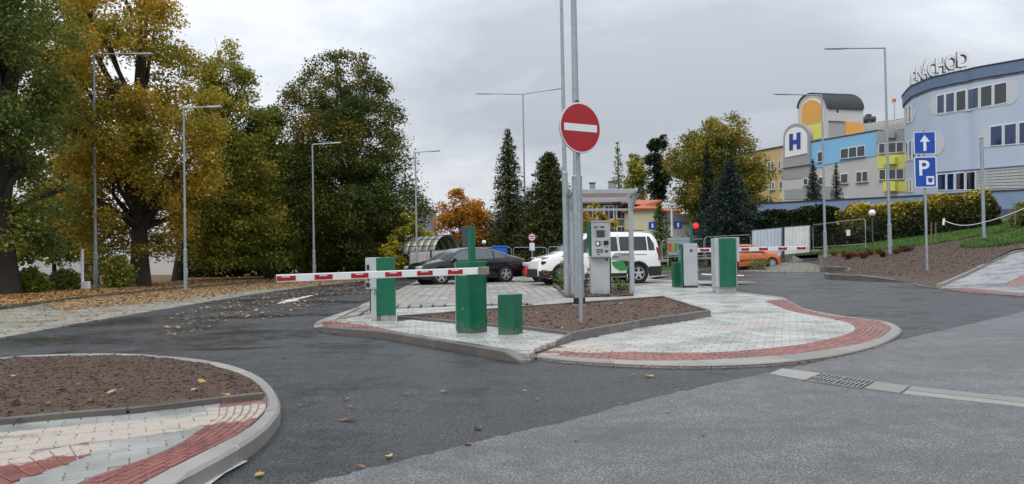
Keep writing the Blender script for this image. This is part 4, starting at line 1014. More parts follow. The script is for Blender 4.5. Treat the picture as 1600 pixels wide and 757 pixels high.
# ------------------------------------------------------------------ site fences, hoarding, polytunnel shelters
def mesh_panel(t,a,b,h,lift=.12,step=.14):
    a=Vector(a);b=Vector(b);d=b-a; n=max(2,int(d.length/step)); up=Vector((0,0,1))
    m=MB(); rr=.10
    fr=[a+up*lift*.2,a+up*(h-rr),a+d.normalized()*rr+up*h,b-d.normalized()*rr+up*h,b+up*(h-rr),b+up*lift*.2]; m.tube(fr,.02,6)
    m.tube([a+up*(lift+.12),b+up*(lift+.12)],.018,6); fo=m.build('fence_panel',galv,t,True)
    m=MB()
    for i in range(1,n): q=a+d*(i/n); m.tube([q+up*(lift+.1),q+up*h],.0025,3,False)
    for k in (.3,.5,.7,.9): m.tube([a+up*(lift+.1+(h-lift)*k*.98),b+up*(lift+.1+(h-lift)*k*.98)],.003,3,False)
    m.build('wire_mesh',dgrey,fo,kind='stuff')
def mesh_fence(pts,label,h=None):
    """pts: (px, py_bottom, py_top, Y) post list"""
    a0=P(pts[0][0],pts[0][1],pts[0][3]); t=thing('mesh_fence',label,'fence',tuple(a0))
    for p,q in zip(pts,pts[1:]):
        a=P(p[0],p[1],p[3]);b=P(q[0],q[1],q[3]); g=(b-a).normalized()*.05
        ha=P(p[0],p[2],p[3]).z-a.z; mesh_panel(t,a+g,b-g,ha)
        m=MB(); m.box(tuple(a+Vector((0,0,.07))),(.7,.25,.14)); m.build('concrete_foot',kerb_m,t,bevel=.02)
mesh_fence([(746,420,387,42),(801,420,387,42),(856,420,386,42),(912,420,386,42)],'grey wire mesh site fence behind the dark car and white van')
mesh_fence([(1006,412,376,38),(1034,410,376,39.5),(1101,406,371,41.5),(1174,400,364,44)],'grey wire mesh site fence on the green verge behind the far cabinet')
mesh_fence([(1270,394,352,44),(1354,388,346,40)],'single mesh fence panel with a white notice before the hedge')
m=MB(); 
np_=thing('notice','small white notice tied to the mesh panel by the hedge','notice',tuple(P(1325,364,41.5)))
a=P(1325.5,364,41.2); m.box(tuple(a),(.22,.01,.32)); m.build('notice_sheet',w_film,np_)
def hoarding(quad,label,n,mat,name='hoarding_panel',group=None,amp=.045):
    """quad px: (xl,yt,yb,Yl),(xr,yt,yb,Yr)"""
    (xl,tl,bl,Yl),(xr,tr,br,Yr_)=quad; A=P(xl,bl,Yl);B=P(xr,br,Yr_);At=P(xl,tl,Yl);Bt=P(xr,tr,Yr_)
    t=thing(name,label,'hoarding',tuple(A),group=group); d=(B-A).to_2d().normalized(); nn=Vector((d.y,-d.x,0)); v=[];f=[]
    k=n*4
    for i in range(k+1):
        w=i/k; o_=nn*(amp if (i%4) in (1,2) else 0); a=A.lerp(B,w)+o_; b=At.lerp(Bt,w)+o_; v+=[a,b,b-nn*.01,a-nn*.01]
    for i in range(k):
        j=i*4; f+=[(j,j+4,j+5,j+1),(j+1,j+5,j+6,j+2),(j+2,j+6,j+7,j+3),(j+3,j+7,j+4,j)]
    f+=[(0,1,2,3),(k*4+3,k*4+2,k*4+1,k*4)]
    m=MB(); m.add(v,f); m.build('corrugated_sheet',mat,t)
    for X0,X1 in ((A,At),(B,Bt)): m=MB(); m.tube([X0+nn*.03-Vector((0,0,.2)),X1+nn*.03+Vector((0,0,.05))],.03,8); m.build('frame_post',dgrey,t,True)
    m=MB(); m.tube([At-nn*.03+Vector((0,0,.02)),Bt-nn*.03+Vector((0,0,.02))],.025,6); m.build('top_rail',dgrey,t,True)
    return t
cor_m=M('weathered corrugated sheet','#c4c5bf',.6,.0,.12,2,streak=.5); cor2=M('white corrugated sheet','#cfd2d0',.5,0,.08,2,streak=.3); cor3=M('pale blue corrugated sheet','#b6c4cc',.5,0,.08,2,streak=.3)
hoarding(((639,395.5,430,35),(672,393,430,36)),'short end panel of corrugated hoarding, left of the street lamp',12,cor_m,group='grey corrugated hoarding')
hoarding(((673,393,430,36),(708,391,430,38)),'middle panel of the grey corrugated hoarding behind the car bonnet',13,cor_m,group='grey corrugated hoarding')
hoarding(((709,391,430,38),(744,389,430,40)),'right hand grey corrugated hoarding panel beside the green signal post',13,cor_m,group='grey corrugated hoarding')
hoarding(((1174,361,398.5,44),(1222.5,356.5,398,44.3)),'pale blue-white corrugated hoarding panel behind the far barrier arm',9,cor3)
hoarding(((1225,356,398,44),(1266,353,394,43.6)),'cream white corrugated hoarding panel, right of the pair',8,cor2)
pc_m=glass_mat('frosted polycarbonate','#9aa08c',.35,.86)
def tunnel(px,py,Y,rad,L,rz,label,name='arched_canopy'):
    b=P(px,py,Y); t=thing(name,label,'shelter',tuple(b),rz); nA=14;nL=5
    v=[];f=[]
    for j in range(nL+1):
        for i in range(nA+1): a=math.pi*i/nA; v.append((rad*math.cos(a),j*L/nL,rad*math.sin(a)*1.05))
    for j in range(nL):
        for i in range(nA): k=j*(nA+1)+i; f.append((k,k+1,k+nA+2,k+nA+1))
    for j in range(nL):
        m=MB(); kk=j*(nA+1); m.v=[tuple(x) for x in v[kk:kk+2*(nA+1)]]; m.f=[(i,i+1,i+nA+2,i+nA+1) for i in range(nA)]; o_=m.build('roof_sheet',pc_m,t,True,world=False,fix=False)
        sm=o_.modifiers.new('thickness','SOLIDIFY'); sm.thickness=.012
    for j in range(nL+1):
        m=MB(); m.tube([(rad*1.015*math.cos(math.pi*i/nA),j*L/nL,rad*1.065*math.sin(math.pi*i/nA)) for i in range(nA+1)],.024,5); m.build('arch_rib',dgrey,t,True,world=False)
    for i in range(0,nA+1,2):
        a=math.pi*i/nA; m=MB(); m.tube([(rad*1.015*math.cos(a),0,rad*1.065*math.sin(a)),(rad*1.015*math.cos(a),L,rad*1.065*math.sin(a))],.02,5); m.build('long_rail',dgrey,t,True,world=False)
    for sx in (-1,1):
        for yy in (.05,L-.05): m=MB(); m.tube([(sx*rad,yy,0),(sx*rad,yy,-b.z)],.035,8); m.build('post',dgrey,t,True,world=False)
tunnel(700,397,40.5,.95,2.7,math.radians(48),'arched frosted canopy with dark ribs rising behind the corrugated hoarding')
tunnel(640,425,42,.80,2.4,math.radians(45),'lower arched frosted canopy half hidden left of the hoarding')
b=P(781,421,40); t=thing('blue_container','bright blue box behind the rear of the dark car','container',(b.x,40,0))
blu=M('blue painted box','#1560b8',.45,0,.08,3)
m=MB(); pbox(m,769,386,793,421,40,.7,0,z0=.02); m.build('container_body',blu,t,bevel=.02); m=MB(); pbox(m,768.5,384.5,793.5,386.6,39.96,.8); m.build('lid',blu,t,bevel=.01)
# poster board
b=P(1045,412,41.0); t=thing('poster_board','grey information board with a colourful poster on the mesh fence','notice board',(b.x,41,b.z))
m=MB(); pbox(m,1043,372,1078,399,41,.04); bd=m.build('board',M('board sheet','#8f9aa0',.5,0,.05,3),t,bevel=.005)
for yy in (384,420,442):
    m=MB(); pbox(m,1090.2,yy,1091.6,yy+3,Yf-.01,.03); m.build('hinge',alu,far_cab)
m=MB(); pbox(m,1069,383,1089.5,445.5,Yf-.006,.01); m.build('door_panel',lgrey,far_cab,bevel=.002)
cols=['#c0483a','#c9642e','#b8a83c','#4c8a4a','#b0552f','#b9784c','#9aa640','#3f7d58']
for i,cq in enumerate(cols):
    r_,c_=divmod(i,4); m=MB(); pbox(m,1044+c_*3.4,380+r_*6.5,1047.2+c_*3.4,386+r_*6.5,40.985,.01); m.build('poster_block',M('poster %d'%i,cq,.5,0,.05,3),bd)
m=MB(); [m.tube([(P(q,412,41.05).x,41.05,b.z-.1),(P(q,372,41.05).x,41.05,P(q,372,41.05).z)],.03,6) for q in (1043.5,1077.5)]; m.build('board_posts',galv,t,True)
# concrete barrier wall and planter
def conc(px0,py0,px1,py1,Y,depth,label,name,sl=0):
    b=P((px0+px1)/2,py1,Y); t=thing(name,label,'concrete block',tuple(b)); m=MB(); a=P(px0,py0,Y); c_=P(px1,py1,Y)
    m.ext([(a.x,Y,c_.z-.1),(c_.x+sl,Y,c_.z-.1),(c_.x,Y,a.z),(a.x,Y,a.z)],(0,depth,0)); m.build('block',kerb_m,t,bevel=.02); return t,a,c_
for i in range(4):
    conc(1219.5+i*4.6,399,1223.8+i*4.6,412,45-.3*i,.35,['leftmost ribbed concrete retaining block behind the orange car','second ribbed concrete retaining block from the orange car','third ribbed concrete retaining block from the orange car','rightmost narrow ribbed concrete block beside the sloped wall'][i],'retaining_block')
conc(1238.5,400,1242,411,43.9,.5,'sloped concrete wall end where the earth bank starts','wall_end',.9)
t=thing('far_planter','raised kerbed planter with dry grass behind the tall terminal','planter',(*GT(1173,420),0))
pp=[GT(x,y,.15) for x,y in [(1149,418),(1196,418.5),(1192,413),(1150,412)]]
m=MB(); m.prism(pp,lambda x,y:T(x,y)-.05,lambda x,y:T(x,y)+.17); m.build('planter_kerb',kerb_w,t,bevel=.02)
dry=M('dry olive grass','#6f7236',.8,0,.4,5)
o_=grass([pp],2600,.45,'dry_grass',.012,mat=dry,dz=.15); o_.parent=t; o_.location=-t.location
# rope across the bank and its wooden stakes
t=thing('rope_barrier','white rope sagging between stakes along the upper right bank','rope',tuple(P(1474,345,33)))
m=MB(); m.tube([P(x,y,Yq) for x,y,Yq in cr([(1474,345,33),(1495,351.5,32.5),(1515,352,32),(1540,347,31.5),(1570,338,31),(1600,326,30.5),(1640,308,30)],5)],.015,6); m.build('rope',w_film,t,True)
m=MB(); m.tube([P(1474,352,33),P(1475,342,33)],.05,6); m.build('knot',w_film,t,True)
wood=M('weathered stake wood','#6f5f4c',.8,0,.2,10)
for px,py0,py1,Yq,lb in ((1455,372,347,35,'left wooden stake by the yellow hedge'),(1462,370,348,35,'right wooden stake by the yellow hedge'),(1586,344,326,33,'wooden stake at the far right of the bank')):
    p=P(px,py0,Yq); t=thing('wooden_stake',lb,'stake',tuple(p)); m=MB(); m.tube([p-Vector((0,0,.2)),P(px,py1,Yq)],[.035,.03],6); m.build('stake',wood,t,True)
# fallen leaves
leafc=['#8e5a34','#a07a40','#774526','#a5823f','#85502e','#ae9058']
lm=[M('fallen leaf %d'%i,c_,.7,0,.25,60) for i,c_ in enumerate(leafc)]
def leaf_mesh(i):
    m=MB(); n=12; pts=[]
    for k in range(n): a=2*math.pi*k/n; rr=.5*(1 if k%2==0 else .62)*(1.25 if k==0 else 1); pts.append((rr*math.cos(a)*1.0,rr*math.sin(a)*.8,.06*math.sin(a*1.5+i)+.04*R.random()))
    m.v=[(0,0,0)]+pts; m.f=[(0,k+1,(k+1)%n+1) for k in range(n)]; m.tube([(.55,0,.05),(.95,.05,.1)],.02,3); return m.mesh('fallen_leaf',lm[i%6],False)
LMs=[leaf_mesh(i) for i in range(6)]
lp=[(548,657,.11),(541,625,.09),(634,617,.08),(746,671,.10),(731,696,.09),(608,715,.08),(564,732,.08),(1015,589,.13),(969,632,.07),(537,657.5,.09),(548,637,.07),(695,613,.08),(470,635,.06),(445,560,.06),(400,609,.06),(1042,645,.05),(884,525,.07),(663,531,.07),(590,526,.06),(990,587,.06),(1098,682,.05),(405,744,.09),(840,625,.06),(1170,560,.06),(1330,565,.06),(1390,500,.05),(618,640,.05),(820,612,.05),(900,690,.05),(300,520,.07),(340,535,.06),(220,512,.07),(80,528,.08),(30,539,.07)]
for k,(px,py,s_) in enumerate(lp):
    x,y=G(px,py); o=mesh_obj('fallen_leaf',LMs[k%6],None,label='single brown curled leaf lying on the asphalt',cat='leaf',group='fallen leaves on the asphalt'); o.location=(x,y,.012); o.scale=(s_*.85,)*3; o.rotation_euler=(R.uniform(-.2,.2),R.uniform(-.2,.2),R.uniform(0,6.28))
lp=[(88,575,.07),(20,586,.06),(95,607,.10),(175,611,.10),(120,599,.06),(25,628,.10),(28,654,.08),(315,594,.09),(362,588,.08),(303,607,.06),(350,615,.07),(355,615.5,.06),(230,589,.06),(75,628,.05),(140,623,.05)]
for k,(px,py,s_) in enumerate(lp):
    x,y=G(px,py,.14); o=mesh_obj('fallen_leaf',LMs[(k+2)%6],None,label='dry leaf lying on the bark soil of the near left bed',cat='leaf',group='leaves on the left soil bed'); o.location=(x,y,.135); o.scale=(s_,)*3; o.rotation_euler=(R.uniform(-.3,.3),R.uniform(-.3,.3),R.uniform(0,6.28))
for k,(px,py,s_) in enumerate([(970,474,.12),(1035,494,.1),(840,489,.08),(945,503,.08),(880,512,.08),(1075,486,.09),(1015,480,.07)]):
    x,y=G(px,py,.15); o=mesh_obj('fallen_leaf',LMs[(k+1)%6],None,label='leaf lying on the soil of the central planting bed',cat='leaf',group='leaves on the central bed'); o.location=(x,y,.15); o.scale=(s_,)*3; o.rotation_euler=(R.uniform(-.3,.3),R.uniform(-.3,.3),R.uniform(0,6.28))
def litter(polys,n,s,hf,name,mat):
    V=[];Q=[];k=0;tot=sum(abs(area(p[0])) *p[1] for p in polys)
    for poly,wgt in polys:
        xs=[p[0] for p in poly]; ys=[p[1] for p in poly]; m=int(n*abs(area(poly))*wgt/tot); c=0
        while c<m:
            x=R.uniform(min(xs),max(xs)); y=R.uniform(min(ys),max(ys))
            if not inside((x,y),poly): continue
            c+=1; a=R.uniform(0,6.28); r_=s*R.uniform(.6,1.4); z=hf(x,y)+.01; ca,sa=math.cos(a)*r_,math.sin(a)*r_; t1,t2=R.uniform(0,.5)*r_,R.uniform(0,.5)*r_
            V+=[(x+ca,y+sa,z+t1),(x-sa*.7,y+ca*.7,z+t2),(x-ca,y-sa,z+t1*.3),(x+sa*.7,y-ca*.7,z)]
    q=np.arange(len(V)).reshape(-1,4); o=bpy.data.objects.new(name,np_mesh(name,np.array(V),q,mat)); C.objects.link(o); o['kind']='stuff'
lt2=NT('leaf litter'); lt2.set('Base Color',lt2.ramp(lt2.rnd(),[(0,'#6f4a2a'),(.3,'#9c7642'),(.6,'#b08e58'),(.85,'#866036'),(1,'#54381f')])); lt2.set('Roughness',.75)
lit=lt2.m
hb_=lambda x,y:.1+.05*math.sin(x*.7)*math.sin(y*.5)
lb1=[G(x,y) for x,y in [(-200,508),(0,486),(130,468),(281,453),(400,443.5),(500,437),(640,430),(560,427),(400,433),(281,443),(130,452),(0,462),(-200,480)]]
litter([(lb1,1)],60000,.045,hb_,'leaf_litter',lit)
ls1=[G(x,y) for x,y in [(100,488),(281,471),(400,455),(500,447),(600,438),(640,432),(600,431),(500,437),(400,443.5),(281,453),(130,468),(60,478)]]
ls2=[G(x,y) for x,y in [(0,530),(251,485),(400,460),(281,453),(0,486)]]
ls3=[G(x,y) for x,y in [(250,500),(400,462),(570,442),(640,434),(600,452),(500,478),(430,500),(250,530)]]
litter([(ls1,1),(ls2,.12),(ls3,.10)],20000,.04,lambda x,y:.022,'scattered_leaves',lit)
# loose pale grit and leaves gathered along the kerb foot
kf=[(x,y) for x,y in off_inner(NO,-.12,None)]
litter([(list(NO[4:60])+kf[4:60][::-1],1)],300,.010,lambda x,y:.004,'kerb_grit',lit)
for k,(x,y,s) in enumerate([(*G(1408,520),.06)]*0): pass
# ------------------------------------------------------------------ cars
def car_paint(name,col,fl=0):
    t=NT(name); t.set('Base Color',col); t.set('Roughness',.32); t.b.inputs['Metallic'].default_value=fl; t.b.inputs['Coat Weight'].default_value=.7; t.b.inputs['Specular IOR Level'].default_value=.35; t.b.inputs['Coat Roughness'].default_value=.05
    n=t.noise(6,4,.6); t.set('Roughness',t.rng(n,.3,.7,.12,.2)); return t.m
car_glass=M('car window glass',(.022,.028,.033),.05,0,.2,2,spec=.6); rim_m=M('alloy rim','#b4b8ba',.3,.5,.05,9); lamp_g=glass_mat('headlamp lens','#aab4ba',.08); tail_m=glass_mat('tail lamp lens','#7a0d10',.15)
cladd=M('black car cladding',(.018,.018,.02),.6,0,.15,12); under=M('dark underbody',(.006,.006,.006),.9,0,.2,9)
def lerp_prof(pr,x):
    if x<=pr[0][0]: return pr[0][1]
    for (a,b),(c_,d) in zip(pr,pr[1:]):
        if x<=c_: return b+(d-b)*(x-a)/(c_-a)
    return pr[-1][1]
class Car:
    def __init__(s,label,paint,loc,heading,L,Wd,top,belt,wheels,wr,cat='car',name='parked_car',sill=.19,tumble=.22,group=None,rim=rim_m,spokes=5):
        s.t=thing(name,label,cat,loc,heading,group); s.L=L;s.w=Wd/2;s.top=top;s.belt=belt;s.wheels=wheels;s.wr=wr;s.sill=sill;s.tb=tumble;s.paint=paint;s.rim=rim;s.sp=spokes
    def W(s,x):
        a=min(1,abs(x)/(s.L/2)); return s.w*(1-.17*a**7-.03*a**2)
    def zt(s,x): return lerp_prof(s.top,x)
    def zs(s,x): return min(lerp_prof(s.belt,x),s.zt(x)-.02)
    def zb(s,x):
        z=s.sill+.10*(max(0,abs(x)-s.L/2+.45)/.45)**2; ra=s.wr*1.17
        for xw in s.wheels:
            if abs(x-xw)<ra: z=max(z,s.wr+math.sqrt(ra*ra-(x-xw)**2))
        return z
    def y(s,x,z):
        w=s.W(x);zs=s.zs(x);zt=s.zt(x)
        pts=[(s.sill-.3,w*.95),(s.sill,w*.965),(s.sill+.22,w*.995),(lerp_prof([(0,s.sill+.22),(1,zs-.12)],.6),w),(zs-.12,w*.985),(zs,w*.95),(zs+.5,w*.95-s.tb*.85),(zs+.9,w*.95-s.tb*1.75)]
        return lerp_prof(sorted(pts),z)
    def body(s):
        n=int(s.L/.045); v=[];f=[];K=10
        xs=[-s.L/2+s.L*i/n for i in range(n+1)]
        for x in xs:
            zb,zs,zt=s.zb(x),s.zs(x),s.zt(x); e_=zt-zs; zm=zb+(zs-.12-zb)*.5; zq=max(zs-.12,zb+.02)
            if e_>.12:
                yr=s.y(x,zt-.07); up=[(yr,zt-.07),(yr-.06,zt-.022),(yr*.55,zt-.002),(0,zt)]
            else:
                w=s.W(x); up=[(w*.93,zs+e_*.35),(w*.82,zs+e_*.75),(w*.45,zt-.004),(0,zt)]
            half=[(s.W(x)*.80,zb),(s.y(x,zb),zb),(s.y(x,zb+.05),min(zb+.05,zq)),(s.y(x,zm),zm),(s.y(x,zq),zq),(s.y(x,zs),zs)]+up
            v+=[(x,-a,b) for a,b in half]+[(x,a,b) for a,b in half[::-1][1:]]
        K=len(half)*2-1
        for i in range(n):
            for k in range(K-1): f.append((i*K+k,i*K+k+1,(i+1)*K+k+1,(i+1)*K+k))
        f.append(tuple(range(K))); f.append(tuple(n*K+k for k in range(K))[::-1])
        m=MB(); m.add(v,f); o=m.build('body',s.paint,s.t,True,world=False)
        e=o.modifiers.new('edges','EDGE_SPLIT'); e.split_angle=math.radians(38)
        m=MB(); m.box((0,0,s.sill+.12),(s.L*.93,s.w*1.56,.22)); m.build('underbody',under,s.t,world=False)
        for xw in s.wheels:
            m=MB(); ra=s.wr*1.16; m.lathe([(ra,-s.w*.93),(ra,s.w*.93)],(xw,0,s.wr),24,'Y'); m.build('wheel_well',under,s.t,world=False)
        return o
    def patch(s,x0,x1,lo,hi,mat,name,off=.006,nx=10,nz=3,sides=(-1,1),par=None,label=None):
        lo=lo if callable(lo) else (lambda x,q=lo:q); hi=hi if callable(hi) else (lambda x,q=hi:q); r=[]
        for sd in sides:
            v=[];f=[]
            for i in range(nx+1):
                x=x0+(x1-x0)*i/nx; a,b=lo(x),max(lo(x),hi(x))
                for k in range(nz+1): z=a+(b-a)*k/nz; v.append((x,sd*(s.y(x,z)+off),z))
            for i in range(nx):
                for k in range(nz): j=i*(nz+1)+k; f.append((j,j+1,j+nz+2,j+nz+1) if sd<0 else (j,j+nz+1,j+nz+2,j+1))
            n=len(v); v+=[(a,b-sd*(off+.004),c_) for a,b,c_ in v]
            rim=[(0,nz)]
            edge=[i*(nz+1) for i in range(nx+1)]+[nx*(nz+1)+k for k in range(1,nz+1)]+[i*(nz+1)+nz for i in range(nx-1,-1,-1)]+[k for k in range(nz-1,0,-1)]
            for a,b in zip(edge,edge[1:]+edge[:1]): f.append((a,b,b+n,a+n))
            m=MB(); m.add(v,f); o=m.build(name,mat,par or s.t,True,world=False,fix=True); e=o.modifiers.new('edges','EDGE_SPLIT'); e.split_angle=.7
            if label: o['label']=label
            r.append(o)
        return r
    def screen(s,x0,x1,name,ins=.10):
        v=[];f=[];nx=8; fr=(-1,-.5,0,.5,1)
        for i in range(nx+1):
            x=x0+(x1-x0)*i/nx; zt=s.zt(x)+.007; yr=s.y(x,zt-.07)-ins
            for q in fr: v.append((x,q*yr,zt-.012*q*q))
        for i in range(nx):
            for k in range(4): j=i*5+k; f.append((j,j+1,j+6,j+5))
        m=MB(); m.add(v,f); m.build(name,car_glass,s.t,True,world=False)
    def seam(s,x,z0,z1,lean=0):
        for sd in (-1,1):
            m=MB(); q=[]
            for i in range(9):
                z=z0+(z1-z0)*i/8; xx=x+lean*i/8; q.append((xx,sd*(s.y(xx,z)+.0015),z))
            v=[];f=[]
            for a,b,c_ in q: v+=[(a-.006,b,c_),(a+.006,b,c_),(a+.006,b+sd*.003,c_),(a-.006,b+sd*.003,c_)]
            for i in range(8):
                for k in range(4): f.append((i*4+k,i*4+(k+1)%4,i*4+4+(k+1)%4,i*4+4+k))
            m.add(v,f); m.build('door_seam',under,s.t,world=False)
    def wheels_(s):
        wd=.20
        for xw in s.wheels:
            for sd in (-1,1):
                yy=sd*(s.w-.115); r=s.wr
                m=MB(); m.lathe([(r*.66,-wd/2),(r*.93,-wd/2),(r,-wd/2+.03),(r,wd/2-.03),(r*.93,wd/2),(r*.66,wd/2)],(xw,yy,r),28,'Y'); ty=m.build('wheel',blk,s.t,True,world=False)
                e=ty.modifiers.new('edges','EDGE_SPLIT'); e.split_angle=.6
                m=MB(); ff=yy+sd*(wd/2-.012); m.lathe([(r*.67,0),(r*.67,sd*.028),(r*.61,sd*.028),(r*.60,0)],(xw,ff,r),28,'Y'); m.build('rim',s.rim,ty,True,world=False)
                m=MB(); m.lathe([(r*.62,sd*.014),(r*.62,sd*.004)],(xw,ff,r),20,'Y'); m.build('brake_disc',under,ty,world=False)
                for k in range(s.sp):
                    a=2*math.pi*k/s.sp+.3; m=MB(); c_,s_=math.cos(a),math.sin(a); w1,w2=r*.14,r*.11*(5/s.sp)**.5
                    q=[(xw+c_*r*.1-s_*w1,ff+sd*.030,r+s_*r*.1+c_*w1),(xw+c_*r*.1+s_*w1,ff+sd*.030,r+s_*r*.1-c_*w1),(xw+c_*r*.63+s_*w2,ff+sd*.034,r+s_*r*.63-c_*w2),(xw+c_*r*.63-s_*w2,ff+sd*.034,r+s_*r*.63+c_*w2)]
                    m.ext(q,(0,-sd*.025,0)); m.build('spoke',s.rim,ty,world=False)
                m=MB(); m.lathe([(r*.17,0),(r*.15,sd*.03),(.01,sd*.044)],(xw,ff,r),14,'Y'); m.build('hub_cap',s.rim,ty,world=False)
    def mirror(s,x,z,mat):
        for sd in (-1,1):
            m=MB(); m.box((x,sd*(s.y(x,z)+.10),z+.03),(.09,.20,.13)); m.build('wing_mirror',mat,s.t,world=False,bevel=.035)
    def blob(s,x,z,sx,sz,mat,name,sides=(-1,1),dy=.0,sy=.18,par=None):
        for sd in sides:
            m=MB(); yy=sd*(s.y(x,z)-sy*.5+.012+dy); m.box((x,yy,z),(sx,sy,sz)); m.build(name,mat,par or s.t,world=False,bevel=min(sx,sz)*.3,seg=3)
# dark saloon, nose to the left
def saloon():
    global car_glass
    keep=car_glass; car_glass=M('car glass with painted see-through light',(.10,.125,.14),.05,0,.25,1.5,spec=.6)  # paler base colour stands in for light seen through the opaque windows
    a=Vector(G(674,447,.06)); b=Vector(G(771,443.5,.06)); a=Vector((-3.22,29.9)); b=Vector((-.73,31.3)); mid=(a+b)/2; hd=math.atan2(a.y-b.y,a.x-b.x); wb=(a-b).length
    mid=mid+Vector((math.cos(hd),math.sin(hd)))*-.05
    L=4.80; nx=lambda x:x
    top=[(-2.4,.72),(-2.36,.97),(-2.1,1.04),(-1.75,1.10),(-1.35,1.24),(-.9,1.375),(-.4,1.43),(.1,1.435),(.45,1.38),(.85,1.20),(1.28,.985),(1.6,.93),(2.0,.85),(2.25,.74),(2.36,.60),(2.4,.48)]
    belt=[(-2.4,.70),(-2.3,.90),(-1.6,.97),(0,.93),(1.2,.88),(2.0,.78),(2.3,.62),(2.4,.46)]
    c_=Car('dark navy saloon parked nose left on the paved car park',car_paint('dark navy car paint',(.004,.0045,.009),0),(mid.x,mid.y,.085),hd,L,1.78,top,belt,(wb/2,-wb/2),.325,sill=.2)
    c_.body(); roof=lambda x:min(c_.zt(x)-.085,1.345)
    lo=lambda x:c_.zs(x)+.02
    c_.patch(.02,1.0,lo,lambda x:min(roof(x),lo(x)+.38*min(1,(1.05-x)/.5)),car_glass,'side_window'); c_.patch(-.86,-.05,lo,roof,car_glass,'side_window'); c_.patch(-1.42,-.94,lo,lambda x:min(roof(x),lo(x)+.33*max(0,(x+1.5)/.5)),car_glass,'quarter_window')
    c_.screen(.42,1.28,'windscreen'); c_.screen(-1.78,-1.0,'rear_window',.16)
    c_.seam(-.01,.28,1.3); c_.seam(1.02,.3,.9,-.03); c_.seam(-.98,.62,1.25,.08)
    c_.patch(-.92,.92,.40,.46,cladd,'rub_strip',.012,12,1); c_.wheels_(); c_.mirror(.86,.93,c_.paint)
    for x in (.22,-.72): c_.patch(x-.09,x+.09,.80,.825,cladd,'door_handle',.02,3,1)
    c_.blob(2.2,.66,.28,.13,lamp_g,'headlight',sy=.3); c_.blob(-2.3,.86,.18,.17,tail_m,'tail_light',sy=.3)
    m=MB(); m.box((2.37,0,.42),(.08,1.3,.12)); m.build('bumper_grille',cladd,c_.t,world=False,bevel=.02)
    m=MB(); m.box((-2.41,0,.72),(.02,.52,.11)); m.build('number_plate',w_film,c_.t,world=False)
    car_glass=keep
saloon()
